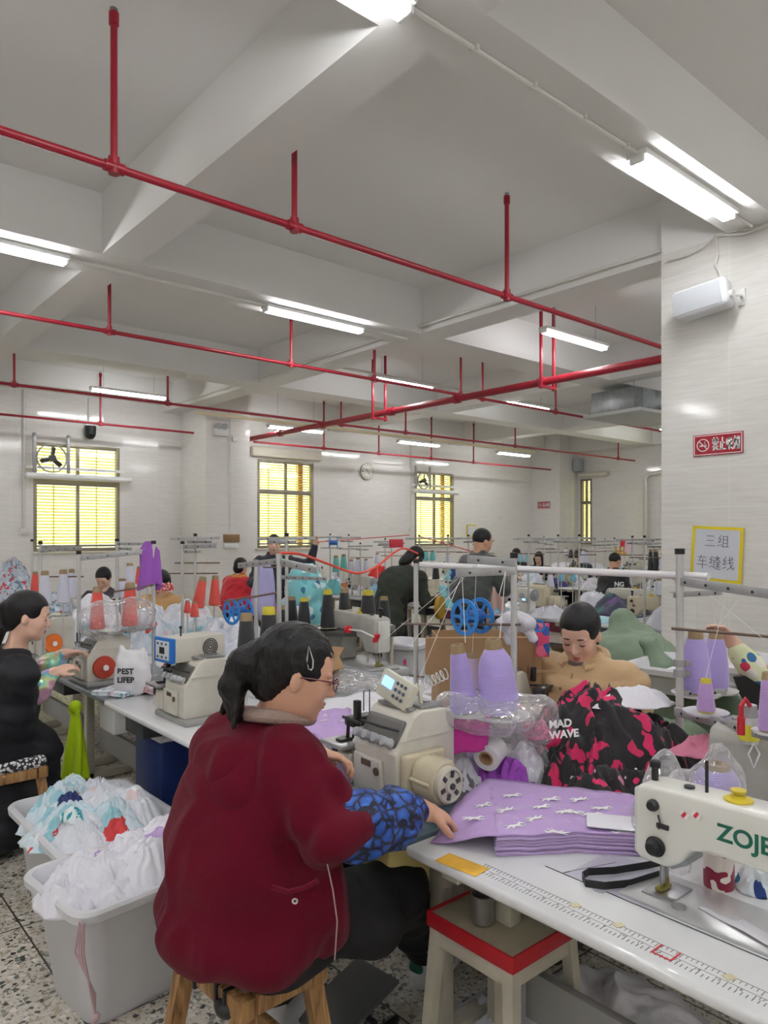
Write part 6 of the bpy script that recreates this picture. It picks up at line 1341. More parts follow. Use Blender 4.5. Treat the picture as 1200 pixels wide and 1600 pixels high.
# far cloth
TG = fabric('teal_garment', (120, 196, 202)); TG2 = printed('teal_white_print', (130, 200, 206), [(214, 232, 234), (60, 120, 160), (100, 190, 200)], scale=9, density=.4, distort=.1)
FL = printed('dark_floral_print', (58, 62, 84), [(156, 70, 110), (40, 104, 96), (90, 60, 120), (60, 70, 90)], scale=7, density=.5, distort=.14)
fh = [(470, 925, TZ, .28, .4, .14, TG2, 'teal printed garments on the left end of the second row'), (515, 915, TZ, .2, .3, .12, TG, 'teal garments beside the small teal cones'), (565, 913, TZ, .25, .3, .2, WF, 'white garments on the second row behind the green coat'), (592, 893, TZ, .2, .25, .42, fabric('scarlet_cloth', (226, 50, 40)), 'scarlet cloth pile on the row behind the green coat'), (620, 905, TZ, .25, .3, .3, WF, 'white garment pile left of the green coat'), (540, 922, TZ, .16, .2, .1, fabric('rust_cloth', (198, 120, 60)), 'rust coloured cloth among the teal garments'), (570, 925, TZ, .2, .25, .1, TG, 'teal cut pieces at the edge of the second row'),
      (690, 925, TZ, .2, .3, .16, TG2, 'teal garments right of the green coat'), (715, 905, TZ, .16, .2, .32, fabric('navy_garment', (44, 66, 130)), 'navy garment hung behind the white pipe'), (705, 945, TZ, .18, .2, .08, TG, 'teal cloth before the cream overlock'), (830, 950, TZ, .2, .2, .1, printed('blue_stripe', (214, 222, 232), [(120, 170, 200)], scale=20, density=.5), 'striped blue cloth before the white lcd machine'), (870, 925, TZ, .2, .2, .14, fabric('indigo_cloth', (70, 60, 130)), 'indigo cloth behind the white lcd machine'), (965, 955, TZ, .32, .42, .22, FL, 'dark floral garment pile before the man in the black shirt'), (930, 967, TZ, .16, .22, .05, fabric('ice_blue', (170, 214, 224)), 'ice blue bag of cloth beside the floral pile'),
      (650, 890, TZ, .25, .35, .3, WF, 'white cloth pile in the third row under the clock wall'), (780, 900, TZ, .3, .3, .2, GF, 'grey white cloth behind the standing man'), (880, 890, TZ, .3, .4, .22, WF, 'white cloth in the third row below the far sign'), (930, 885, TZ, .3, .3, .2, GF, 'grey cloth in the third row'), (1010, 900, TZ, .3, .3, .2, WF, 'white cloth in the third row near the tiled column'), (720, 890, TZ, .3, .3, .25, PK, 'pink cloth on the third row left of the standing man'), (1030, 940, TZ, .15, .2, .1, WF, 'white cloth by the beige machine')]
for i, (x, y, z, rx, ry, h, m, lab) in enumerate(fh):
    q = atZ(x, y, z); dd = snapd(x, (z-CAM_H)/ray(x, y).z); q = atD(x, 834, dd); q.z = TZ; heap('garment_pile', lab, 'garments', q, rx, ry, h, i, m, 150+i, n=30, fold=.5)
rnd = random.Random(77); CLN = [WF, GF, PB2, TG, fabric('black_garment', (34, 34, 40)), fabric('sky_garment', (150, 196, 220)), RBB, WF]
CN = ['white', 'grey white', 'pale blue print', 'teal', 'black', 'sky blue', 'white and red print', 'bright white']
for rn, u in (('second', 6.12), ('second', 6.9), ('third', 9.8), ('third', 10.5), ('fourth', 13.5)):
    for k in range(7):
        ci = rnd.randrange(8) if u > 6.5 or k > 2 else rnd.choice((0, 1, 5)); v = 3.35+k*1.0+rnd.uniform(-.2, .2)
        heap('garment_pile', '%s garment pile, %s from the column, %s half of the %s row' % (CN[ci], ORD[k], 'near' if u in (6.12, 9.8) else 'far', rn), 'garments', (u, v, TZ), .2, rnd.uniform(.14, .26), rnd.uniform(.08, .24), rnd.uniform(0, 3), CLN[ci], 300+k+int(u*10), n=26, fold=.5, freq=6)
for rn, u in (('second', 6.35), ('third', 10.0)):
    for k in range(6):
        v = 3.7+k*1.15; c = rnd.choice(((48, 48, 56), (150, 120, 90), (60, 70, 96), (110, 40, 50))); hh = rnd.uniform(.3, .5)
        t = thing('storage_crate', '%s crate from the column under the %s row of tables' % (ORD[k], rn), 'crate', (u, v, 0), 0); b = MB(); b.box((0, 0, hh/2), (.42, .5, hh), bevel=.012); b.box((0, 0, hh-.02), (.45, .53, .03), bevel=.006); b.build('crate_body', mat('crate_%d' % c[0], c, .7), t)
q = atU(762, 834, 5.93); q.z = .90; b = MB(); PAL = fabric('pale_pink_cloth', (222, 184, 176))
def pcl(u, v):
    x = (v-.5)*(.3+.16*u); return q+R_*x+Vector((0, 0, .16-.42*u))+N_*(.02*math.sin(v*22)*(.3+u)+.05*math.cos(v*3))
b.grid(pcl, 16, 40); o = b.build('hanging_cloth', PAL, angle=180, recalc=False); md = o.modifiers.new('s', 'SOLIDIFY'); md.thickness = .004; tag(o, 'pale pink gathered cloth draped over the second row behind the blue reel', 'cloth')
q = atD(808, 972, 2.75); o = sdf_mesh('grey_rag', [('c', -R_*.05, R_*.04, .025, .022), ('c', R_*.03, R_*.055+Vector((0, 0, -.06)), .022, .012), ('c', -R_*.02, -R_*.03+Vector((0, 0, -.07)), .02, .01), ('e', (0, 0, .012), (.05, .04, .02), None)], .007, GF, disp=lambda p, n: .012*ridge(p, 20)+.006*nz(p, 40)); o.location = q; tag(o, 'grey white rag knotted over the rod right of the blue reel', 'cloth')
# hanging strip of printed cloth with blue ring
q = atD(848, 1000, 3.0); b = MB(); b.box(q, (.004, .055, .14), rot=RZ(-deg(40.6)+PI/2), bevel=.001); o = b.build('printed_strip', printed('pink_blue_strip', (214, 70, 110), [(60, 90, 170), (230, 110, 140)], scale=22, density=.5)); tag(o, 'pink printed strip hanging left of the tan jacket', 'fabric')
b = MB(); b.lathe([(.018, -.004), (.026, -.004), (.026, .004), (.018, .004)], c=atD(842, 978, 2.95), axis=N_, n=24, closed=True); tag(b.build('blue_ring', BLU), 'small blue ring by the pink printed strip', 'ring')
# long orange cord in front of mid ground
pts = [atD(x, y, d) for x, y, d in ((438, 864, 3.5), (470, 866, 3.7), (510, 880, 4.0), (545, 893, 4.2), (565, 895, 4.3), (590, 884, 4.6), (615, 864, 4.8), (632, 857, 5.0), (655, 866, 5.2))]
pp = []
for i in range(len(pts)-1):
    for k in range(6):
        t_ = k/6; p0 = pts[max(0, i-1)]; p1 = pts[i]; p2_ = pts[i+1]; p3_ = pts[min(len(pts)-1, i+2)]
        pp.append(.5*((2*p1)+(-p0+p2_)*t_+(2*p0-5*p1+4*p2_-p3_)*t_*t_+(-p0+3*p1-3*p2_+p3_)*t_**3))
b = MB(); b.tube(pp, .007, 8); tag(b.build('orange_cord', mat('orange_red_cord', (232, 76, 60), .5)), 'orange red cord looping from the splayed stand past the green coat', 'cord')
for x0, y0, d0, x1, y1, d1, lab in ((495, 847, 8.3, 640, 836, 8.5, 'thin red cord stretched toward the clock wall'), (655, 838, 8.6, 760, 868, 8, 'thin red cord running right behind the white pipe')):
    b = MB(); b.cyl(atD(x0, y0, d0), atD(x1, y1, d1), .006, n=6); tag(b.build('taut_string', mat('thin_red_cord', (214, 96, 88), .6)), lab, 'cord')
for x, y, d, w, h, c, lab in ((619, 849, 8.5, 22, 13, (206, 50, 66), 'small red notice card on a stand by the green coat'), (973, 849, 10.5, 8, 10, (214, 40, 50), 'small red card on a stand in the far rows'), (981, 856, 10.5, 10, 14, (226, 196, 206), 'pale hanging card right of the small red card')):
    q = atD(x, y, d); b = MB(); b.box((0, 0, 0), (w*d/F, .006, h*d/F), bevel=.001); o = b.build('hanging_card', mat('card_%d' % x, c, .5)); o.location = q; o.rotation_euler = (0, 0, -deg(40.6)); tag(o, lab, 'card')
# aisle: green sacks, white tubs, tall bin
SACK = mat('green_woven_sack', (122, 140, 118), .65, var=.08, vscale=7, bump=.3, bscale=90)
def sack(label, prims, seed): o = sdf_mesh('green_sack', prims, .016, SACK, disp=lambda p, n: .035*ridge(p, 3.2, seed)+.02*nz(p, 8, seed)+.012*ridge(p, 9, seed)-.02); return tag(o, label, 'sack')
q = atD(985, 1000, 4.3); sack('large sage green sack leaning behind the tan jacket', [('e', (q.x, q.y, .52), (.34, .42, .52), None), ('c', (q.x, q.y, .9), (q.x+.05, q.y+.08, 1.06), .2, .08)], 1)
q = atD(830, 1060, 4.2); sack('sage green sack left of the tan jacket', [('e', (q.x, q.y, .45), (.3, .36, .5), None), ('c', (q.x, q.y, .7), (q.x, q.y, .95), .2, .1)], 2)
q = atD(1078, 1010, 3.8); sack('sage green sack with a gathered neck by the column', [('e', (q.x+.0, q.y, .42), (.28, .36, .46), None), ('c', (q.x-.05, q.y+.1, .7), (q.x-.12, q.y+.16, 1.0), .16, .05), ('e', (q.x-.13, q.y+.17, 1.03), (.07, .06, .05), None)], 3)
q = atD(1040, 1120, 3.3); sack('crumpled green sack on the floor below the white tubs', [('e', (q.x, q.y, .36), (.24, .4, .4), None), ('e', (q.x+.25, q.y-.35, .36), (.2, .3, .38), None)], 4)
q = atD(1060, 1070, 3.55); tub('white tub standing on a green sack right of the tan jacket', (q.x+.1, q.y), .5, .45, .13, .1, taper=.03, z=.83)
q = atD(1160, 1060, 3.2); tub('white tub behind the pair of lilac cones at right', (q.x+.25, q.y), .45, .55, .13, .0, taper=.03, z=.88)
for i, (x, y, d, rx, ry, lab) in enumerate(((1072, 1048, 3.6, .15, .16, 'pale cloth lying in the tub right of the tan jacket'), (1150, 1050, 3.4, .14, .2, 'pale cloth in the tub behind the right hand lilac cones'))): heap('cloth_scrap', lab, 'cloth', atD(x, y, d)-Vector((0, 0, .04)), rx, ry, .06, i, WF, 190+i, n=24)
q = atD(634, 1060, 4.9); t5 = tub('tall white bin with a pink spot in the aisle', (q.x, q.y), .30, .30, .88, .3, taper=.03)
b = MB(); b.cyl(Vector((0, 0, .76))+N_*.148, Vector((0, 0, .76))+N_*.154, .022, n=20); o = b.build('pink_spot', mat('pink_sticker', (226, 70, 140), .5), t5); o.rotation_euler = (0, 0, -.3)
# right edge: oil bottle and pliers behind the stand
q = atD(1170, 1128, 2.1); t = thing('oil_bottle', 'oil bottle with grey cap and yellow label behind the right hand stand', 'bottle', q-Vector((0, 0, .06)))
b = MB(); b.lathe([(0, 0), (.026, 0), (.027, .07), (.025, .075), (0, .075)], n=24); b.build('bottle_body', mat('bottle_pale', (190, 192, 190), .4), t); b = MB(); b.lathe([(.0275, .01), (.028, .01), (.028, .055), (.0275, .055)], n=24); b.build('label', mat('label_yellow', (222, 214, 60), .5), t); b = MB(); b.lathe([(.024, .075), (.022, .11), (0, .112)], n=20); b.build('cap', GREYM, t)
q = atD(1158, 1120, 2.05); b = MB(); b.tube([q+Vector((0, 0, -.05)), q+Vector((0, 0, 0))], .011, 8); b.tube([q, q+Vector((0, 0, .03)), q+R_*.012+Vector((0, 0, .05)), q+R_*.025+Vector((0, 0, .03))], .007, 8); tag(b.build('red_tool', mat('tool_red', (190, 30, 44), .4)), 'red handled tool beside the oil bottle', 'tool')
q = atD(1180, 1085, 2.8); b = MB()
bk = mat('black_swim_fabric', (22, 22, 24), .7)
A5 = [atD(x, y, 2.75) for x, y in ((1148, 1058), (1165, 1056), (1230, 1098), (1235, 1125), (1170, 1105), (1158, 1085))]
bmx = b.bm; n1 = [bmx.verts.new(a) for a in A5]; n2 = [bmx.verts.new(a+Vector((.01, .012, 0))) for a in A5]; bmx.faces.new(n1); bmx.faces.new(n2[::-1])
for i in range(6): bmx.faces.new((n1[i], n2[i], n2[(i+1) % 6], n1[(i+1) % 6]))
tag(b.build('black_fabric_piece', bk, smooth=False), 'black fabric piece pulled taut by the hand in the floral sleeve', 'fabric')
# screens and small clutter: clear ring handles on the S2 arm
b = MB(); q = atD(1178, 1178, 2.05); b.tube([q+Vector((0, 0, .03)), q+R_*.016, q+Vector((0, 0, -.04)), q-R_*.016], .0025, 6, closed=True); tag(b.build('hanging_tag', WHITE), 'small looped white tag hanging from the right hand stand', 'tag')
q = atZ(1080, 1208, TZ); t = thing('round_tin', 'grey round tin with a green lid left of the knotted bag', 'tin', q); b = MB(); b.lathe([(0, 0), (.04, 0), (.04, .07), (0, .07)], n=28); b.build('tin_body', mat('tin_bluegrey', (150, 156, 170), .35, .5), t); b = MB(); b.box((.02, -.02, .08), (.05, .03, .02), bevel=.008); b.build('green_clip', mat('dark_green_plastic', (20, 90, 70), .4), t)
# ================================================================= PEOPLE
SKIN = mat('skin', (206, 158, 132), .5, var=.05, vscale=14); SKIN2 = mat('skin_fair', (222, 178, 156), .48, var=.05, vscale=14)
def hair_mat():
    s = NT('black_hair'); tc = s.n('TexCoord'); mp = s.n('Mapping'); mp.inputs['Scale'].default_value = (1, 9, 1.5); s.l(tc.outputs['Object'], mp.inputs[0])
    n = s.n('TexNoise', Scale=38.0, Detail=3.0); s.l(mp.outputs[0], n.inputs['Vector']); s.l(s.ramp(n.outputs['Fac'], (.3, srgb((8, 7, 8))), (.7, srgb((26, 23, 25)))), s.b.inputs['Base Color']); s.b.inputs['Roughness'].default_value = .42; s.b.inputs['Specular IOR Level'].default_value = .35
    bp = s.n('Bump', Strength=.5, Distance=.004); s.l(n.outputs['Fac'], bp.inputs['Height']); s.l(bp.outputs[0], s.b.inputs['Normal']); return s.m
HAIR = hair_mat(); LIPS = mat('lips', (176, 96, 92), .45); BROW = mat('brow', (52, 40, 38), .8); EYE = mat('eye_dark', (34, 26, 24), .15)
EYEW = mat('eye_white', (220, 214, 208), .3)
def frame(yaw, pitch=0, roll=0): return RZ(yaw) @ RY(pitch) @ RX(roll)   # x forward; pitch>0 looks down
def head_prims(c, R, s=1.0, neck=None, nk=.05):
    c = Vector(c); T = lambda x, y, z: c+R@(Vector((x, y, z))*s)
    def E(p, r, k=.012, rot=None): return ('e', T(*p), tuple(q*s for q in r), (R@rot if rot is not None else R), k)
    P = [E((-.012, 0, .03), (.096, .076, .094)), E((.022, 0, -.025), (.068, .061, .083), .03), E((.032, 0, -.072), (.05, .048, .04), .03), E((.066, 0, -.098), (.02, .022, .016), .02), E((.052, 0, .045), (.030, .052, .038), .03)]
    for y in (-1, 1): P += [E((.058, y*.036, -.028), (.028, .024, .026), .02), E((-.004, y*.077, -.008), (.017, .009, .031), .006, RZ(-y*.35)), ('-', T(.097, y*.031, .006), (.014*s, .017*s, .009*s), R, .012), E((.079, y*.031, .004), (.013, .015, .0105), .004), E((.083, y*.031, .021), (.009, .022, .006), .012)]
    P += [('c', T(.084, 0, .012), T(.107, 0, -.030), .0068*s, .0115*s, .010), E((.097, -.011, -.034), (.009, .007, .007), .006), E((.094, .011, -.034), (.009, .007, .007), .006), E((.083, 0, -.060), (.014, .024, .0065), .008), E((.081, 0, -.072), (.013, .02, .007), .008)]
    if neck is not None: P.append(('c', T(-.02, 0, -.06), Vector(neck), nk*s, (nk+.008)*s, .03))
    return P
def face_parts(c, R, s, parent, eyes='down', glasses=False, mouth=True, fine=True):
    c = Vector(c); T = lambda x, y, z: c+R@(Vector((x, y, z))*s)
    for y in (-1, 1):
        b = MB(); b.tube([T(.094-.004*abs(k-1), y*(.014+.014*k), .026+.003*math.sin(k)) for k in (0, .7, 1.4, 2.1)], [.002*s, .0034*s, .003*s, .0014*s], 6); b.build('eyebrow', BROW, parent)
        if eyes == 'open':
            b = MB(); b.ball(T(.0805, y*.031, .003), tuple(q*s for q in (.0125, .0135, .0072)), 14, R); e = b.build('eye', EYEW, parent); b = MB(); b.ball(T(.0888, y*.031, .003), tuple(q*s for q in (.0050, .0055, .0058)), 12, R); b.build('iris', EYE, e)
            b = MB(); b.tube([T(.0905-.006*abs(k)**1.5, y*(.031+.014*k), .0095-.004*abs(k)) for k in (-1, -.5, 0, .5, 1)], .0016*s, 6); b.build('eyelashes', EYE, parent)
        else:
            b = MB(); b.tube([T(.0925-.006*abs(k)**1.5, y*(.031+.014*k), -.001-.0015*(1-k*k)) for k in (-1, -.5, 0, .5, 1)], [.0009*s, .0022*s, .0025*s, .0022*s, .0009*s], 6); b.build('eyelashes', EYE, parent)
    if mouth:
        b = MB(); b.tube([T(.0955-.010*abs(k)**2, .021*k, -.0605+.0015*abs(k)) for k in (-1, -.6, -.2, .2, .6, 1)], [.001*s, .0036*s, .0048*s, .0048*s, .0036*s, .001*s], 8); b.tube([T(.094-.010*abs(k)**2, .019*k, -.0695+.002*abs(k)) for k in (-1, -.5, 0, .5, 1)], [.001*s, .004*s, .0052*s, .004*s, .001*s], 8); b.build('lips', LIPS, parent)
    if glasses:
        g = mat('maroon_glasses', (92, 26, 40), .3)
        b = MB()
        for y in (-1, 1):
            b.tube([T(.109-.004*abs(math.cos(a)), y*.033+.025*math.cos(a), -.001+.0175*math.sin(a)) for a in [2*PI*k/20 for k in range(20)]], .0016*s, 6, closed=True)
            b.tube([T(.106, y*.058, .008), T(.08, y*.072, .010), T(.03, y*.079, .008), (T(-.004, y*.082, .004))], .0022*s, 6)
        b.tube([T(.110, -.009, .004), T(.113, 0, .007), T(.110, .009, .004)], .0016*s, 6); b.build('glasses', g, parent)
def hair_prims(c, R, s, style):
    c = Vector(c); T = lambda x, y, z: c+R@(Vector((x, y, z))*s)
    def E(p, r, k=.02, rot=None): return ('e', T(*p), tuple(q*s for q in r), (R@rot if rot is not None else R), k)
    def C(p, r, k=.012): return ('-', T(*p), tuple(q*s for q in r), R, k)
    if style == 'crop': return [E((-.016, 0, .036), (.100, .0805, .096)), C((.085, 0, -.06), (.075, .11, .10)), C((-.02, 0, -.11), (.2, .2, .08)), C((.11, 0, .02), (.035, .06, .05))]
    P = [E((-.016, 0, .036), (.107, .085, .099)), E((-.06, 0, -.02), (.06, .066, .07)), C((.108, 0, -.034), (.076, .080, .094)), C((.01, .085, -.05), (.036, .03, .05)), C((.01, -.085, -.05), (.036, .03, .05))]
    if style in ('pony', 'longpony'):
        P += [E((-.112, 0, .03), (.03, .028, .028))]
        L = [(-.115, 0, .035), (-.142, .0, -.005), (-.150, .0, -.07), (-.12, .01, -.145)] if style == 'pony' else [(-.115, 0, .03), (-.145, 0, -.04), (-.15, -.01, -.14), (-.14, -.02, -.24), (-.13, -.02, -.30)]
        rr = [.024, .036, .034, .022, .012]
        P += [('c', T(*L[i]), T(*L[i+1]), rr[i]*s, rr[i+1]*s, .015) for i in range(len(L)-1)]
    if style == 'bun': P += [E((-.10, -.02, .0), (.045, .045, .05))]
    if style == 'long': P += [E((-.05, 0, -.09), (.06, .08, .12)), ('c', T(.03, .08, .0), T(.06, .07, -.2), .03*s, .015*s, .02), ('c', T(.03, -.08, .0), T(.06, -.07, -.2), .03*s, .015*s, .02)]
    if style == 'short': P += [E((-.05, 0, -.04), (.062, .078, .07))]
    return P
def hand_prims(w, d, n, side, curl=.5, s=1.0, spread=.1, thumb=.6):
    """w wrist, d towards the fingers, n the way the palm faces, side +1/-1 where the thumb is"""
    w = Vector(w); d = Vector(d).normalized(); n = Vector(n); n = (n-d*n.dot(d)).normalized(); l = n.cross(d).normalized()*side; P = []
    Rm = Matrix((d, l, n)).transposed()
    P.append(('c', w-d*.03*s, w+d*.02*s, .027*s, .026*s, .015)); P.append(('e', w+d*.05*s, (.046*s, .039*s, .016*s), Rm, .012))
    for i, (o, L) in enumerate(((.029, .068), (.010, .077), (-.009, .071), (-.027, .056))):
        p = w+d*(.086-.006*abs(i-1.3))*s+l*o*s; a = curl*.55; q = d+l*(o*spread*9)*.5; q.normalize(); r = .0088*s
        for j, f in enumerate((.45, .31, .24)):
            v = q*math.cos(a)+n*math.sin(a); e = p+v*L*f*s; P.append(('c', p, e, r, r*.9, .004)); p = e; a += curl*(.8, .7)[min(j, 1)]; r *= .92
    p = w+d*.022*s+l*.028*s; v = (d*(1-.35*thumb)+l*.75+n*.45*thumb).normalized(); e = p+v*.04*s; P.append(('c', p, e, .0125*s, .0105*s, .008))
    v = (d*1.1+l*.15+n*.5*thumb).normalized(); e2 = e+v*.03*s; P.append(('c', e, e2, .0105*s, .0085*s, .004)); return P
def shoe(parent, p, yaw, m, name='shoe', s=1.0, sole=None, tab=None):
    p = Vector(p); R = RZ(yaw); o = sdf_mesh(name, [('c', p+R@Vector((-.05, 0, .045)), p+R@Vector((.14, 0, .032)), .042*s, .034*s), ('c', p+R@Vector((-.05, 0, .06)), p+R@Vector((-.02, 0, .1)), .04, .042), ('e', p+R@Vector((.05, 0, .012)), (.14, .045, .014), R)], .007, m, parent, .02)
    if tab: b = MB(); b.ball(p+R@Vector((-.082, 0, .075)), (.014, .03, .024), 12, R); b.build('heel_tab', tab, o)
    return o
def arm(sh, el, wr, r=(.052, .042, .028)): return [('c', sh, el, r[0], r[1], .03), ('c', el, wr, r[1], r[2], .02)]
def folds(seed, a=.012, f=7): return lambda p, n: a*(ridge((p[0], p[1], p[2]*1.6), f, seed)-.5)+a*.5*nz(p, f*2.2, seed)
PANTS = mat('black_trousers', (22, 22, 26), .8)
def V(*a): return Vector(a)
# ---- 1 the woman in burgundy
def burgundy():
    base = V(.97, 1.70, 0); t = thing('person', 'woman in burgundy corduroy coat, blue leaf sleeve covers and glasses on the wooden stool', 'person', base)
    L = lambda p: Vector(p)-base
    pel, che, nk = L((.97, 1.70, .58)), L((1.0, 1.68, .92)), L((1.03, 1.65, 1.09))
    hc = L(atD(462, 1052, 1.88)); HR = frame(-deg(28), deg(16)); s = .98
    shR, shL = L((1.0, 1.51, 1.03)), L((1.0, 1.82, 1.02)); elR = L(atD(524, 1300, 1.74)); wrR = L(atD(657, 1266, 1.98)); elL = L((1.16, 1.93, .86)); wrL = L(atD(486, 1176, 2.12))
    hipR, hipL = L((1.0, 1.61, .55)), L((.98, 1.80, .55)); knR, knL = L((1.45, 1.64, .53)), L((1.40, 1.88, .52)); anR, anL = L((1.80, 1.85, .12)), L((1.26, 1.99, .11))
    body = head_prims(hc, HR, s, nk, .05)+[('c', nk, che, .07, .12), ('c', che, pel, .13, .14), ('c', shR, shL, .06, .06)]+arm(shR, elR, wrR)+arm(shL, elL, wrL)
    body += [('c', hipR, knR, .085, .06), ('c', knR, anR, .055, .035), ('c', hipL, knL, .085, .06), ('c', knL, anL, .055, .035)]
    dR = L(atD(712, 1276, 2.06))-wrR; body += hand_prims(wrR+dR.normalized()*.02, dR+V(0, 0, -.01), (-.1, .25, -1), 1, .85, .98, thumb=.9)
    dL = V(.5, -.35, -.12); body += hand_prims(wrL+dL.normalized()*.01, dL, (.1, -.3, -1), -1, .8, .95, thumb=.9)
    sdf_mesh('body', body, .0042, SKIN, t, .02)
    face_parts(hc, HR, s, t, glasses=True)
    o = sdf_mesh('hair', hair_prims(hc, HR, s, 'pony')+[('c', hc+HR@V(-.14, .02, -.03), hc+HR@V(-.15, .05, -.15), .022, .008, .01), ('c', hc+HR@V(-.14, -.01, -.05), hc+HR@V(-.12, -.045, -.16), .02, .006, .01)], .0045, HAIR, t, disp=lambda p, n: .0035*nz((p[0]*1.5, p[1]*7, p[2]*2.5), 16)+.002*nz((p[0]*1.5, p[1]*9, p[2]*4), 30, 2))
    b = MB(); b.lathe([(.026, -.008), (.033, 0), (.026, .008), (.02, 0)], c=hc+HR@V(-.112, 0, .03)*s, axis=HR@V(1, 0, .2), n=20, closed=True); b.build('hair_tie', BLACK, o)
    b = MB(); c0 = hc+HR@V(.012, -.083, .058)*s; u = HR@V(.35, 0, -.94); v = HR@V(.9, -.1, .35)
    b.tube([c0-u*.03, c0+u*.006-v*.008, c0+u*.024-v*.006, c0+u*.028+HR@V(0, -.008, 0), c0+u*.024+v*.006, c0+u*.006+v*.008], .0024, 6, closed=True); b.build('hair_clip', mat('silver_clip', (210, 210, 214), .2, .9), o)
    COAT = mat('burgundy_corduroy', (98, 12, 34), .9, var=.12, vscale=4, bump=.3, bscale=220, sheen=.05)
    COAT.node_tree.nodes['Principled BSDF'].inputs['Specular IOR Level'].default_value = .15
    mid = elR.lerp(wrR, .03)
    prim = [('e', che+V(-.01, 0, -.0), (.165, .205, .19), None), ('e', L((.95, 1.70, .77)), (.19, .225, .22), None, .06), ('e', L((.945, 1.70, .60)), (.205, .235, .125), None, .06), ('c', shL+V(0, -.03, -.01), shR+V(0, .03, -.01), .085, .085, .05),
            ('c', shR, elR+V(-.01, 0, .01), .078, .084, .04), ('c', elR+V(-.01, 0, 0), mid, .082, .078, .03), ('c', shL, elL, .088, .078, .04), ('c', elL, elL.lerp(wrL, .75), .078, .058, .03),
            ('e', L((1.05, 1.60, .66)), (.12, .17, .17), None, .06), ('c', L((1.06, 1.50, .80)), L((1.10, 1.53, .59)), .05, .06, .05), ('c', L((.94, 1.53, .58)), L((1.08, 1.55, .585)), .08, .07, .05),
            ('c', L((.92, 1.78, 1.03)), L((.90, 1.62, 1.02)), .055, .06, .03), ('c', L((.90, 1.62, 1.02)), L((1.02, 1.53, 1.075)), .05, .035, .03), ('c', L((.92, 1.78, 1.03)), L((1.03, 1.80, 1.085)), .05, .035, .03)]
    prim += [('-', nk+V(.03, -.01, .075), (.075, .08, .07), None, .02)]
    def cd(p, n):
        a = .016*(ridge((p[0]*1.2, p[1]*1.2, p[2]*.45+p[1]*.3), 6.0, 3)-.6)+.006*(ridge((p[0], p[1], p[2]*.5), 13, 3)-.5)
        q = (p-elR).length; a += .013*math.exp(-(q/.16)**2)*math.sin((p-shR).length*62+3*nz(p, 8, 2))
        return a
    hp_ = [(L(a), r) for a, r in (((1.04, 1.83, 1.05), .030), ((.93, 1.80, 1.0), .045), ((.885, 1.73, .965), .05), ((.875, 1.66, .955), .05), ((.895, 1.59, .97), .048), ((.96, 1.545, 1.02), .038), ((1.06, 1.54, 1.055), .022))]
    sdf_mesh('hood', [('c', hp_[i][0], hp_[i+1][0], hp_[i][1], hp_[i+1][1], .05) for i in range(6)]+[('c', L((.93, 1.76, 1.03)), L((.93, 1.60, 1.03)), .05, .05, .05), ('-', nk+V(.03, -.01, .06), (.085, .085, .08), None, .02)], .006, COAT, t, .05, disp=lambda p, n: .005*(ridge((p[0], p[1]*.5, p[2]*1.3), 8, 5)-.5))

    co = sdf_mesh('coat', prim, .0075, COAT, t, .04, disp=cd)
    b = MB(); pk = [L(atD(x, y, d)) for x, y, d in ((436, 1385, 1.60), (470, 1388, 1.58), (500, 1384, 1.60), (505, 1480, 1.62), (415, 1480, 1.62), (425, 1400, 1.60))]
    b.tube([L(atD(x, y, 1.585)) for x, y in ((424, 1386), (450, 1394), (475, 1388), (497, 1376))], .006, 6); b.build('pocket_flap', COAT, co)
    b = MB(); q = L(atD(461, 1407, 1.585)); b.lathe([(.003, 0), (.007, .001), (.007, .003), (.003, .003)], c=q, axis=N_, n=18, closed=True); b.build('button', mat('silver_clip', (210, 210, 214)), co)
    b = MB(); b.tube([L(atD(x, y, d)) for x, y, d in ((508, 1335, 1.66), (520, 1390, 1.64), (527, 1440, 1.64), (523, 1500, 1.66))], .0018, 6); b.build('hem_piping', mat('pale_piping', (168, 140, 140), .8), co)
    # fleece collar lining
    b = MB(); cl = mat('taupe_fleece', (160, 138, 128), .95, bump=.5, bscale=200)
    ring = [nk+V(.005, 0, .028)+V(math.cos(a)*.088, math.sin(a)*.098, .022*math.cos(a+2.6)) for a in [deg(30)+deg(300)*k/24 for k in range(25)]]
    b.tube(ring, .019, 10); b.build('collar_lining', cl, co)
    # blue sleeve cover
    BL = NT('blue_leaf_print'); tc = BL.n('TexCoord'); v = BL.n('TexVoronoi', Scale=34.0); mp = BL.n('Mapping'); mp.inputs['Scale'].default_value = (.75, 1.2, 1); BL.l(tc.outputs['Object'], mp.inputs[0]); nn = BL.n('TexNoise', Scale=20.0); BL.l(mp.outputs[0], nn.inputs[0])
    ma = BL.t.nodes.new('ShaderNodeVectorMath'); ma.operation = 'MULTIPLY_ADD'; BL.l(nn.outputs['Color'], ma.inputs[0]); ma.inputs[1].default_value = (.05,)*3; BL.l(mp.outputs[0], ma.inputs[2]); BL.l(ma.outputs[0], v.inputs['Vector'])
    ed = BL.n('TexVoronoi', Scale=34.0); ed.feature = 'DISTANCE_TO_EDGE'; BL.l(ma.outputs[0], ed.inputs['Vector']); BL.l(BL.mix(BL.math('GREATER_THAN', ed.outputs['Distance'], .09), srgb((16, 22, 44)), BL.ramp(v.outputs['Distance'], (0, srgb((70, 128, 206))), (.3, srgb((40, 90, 180))), (.6, srgb((26, 60, 134))))), BL.b.inputs['Base Color']); BL.b.inputs['Roughness'].default_value = .5
    a0 = elR.lerp(wrR, .02); a1 = elR.lerp(wrR, .22); a2 = elR.lerp(wrR, .65); a3 = elR.lerp(wrR, .93)
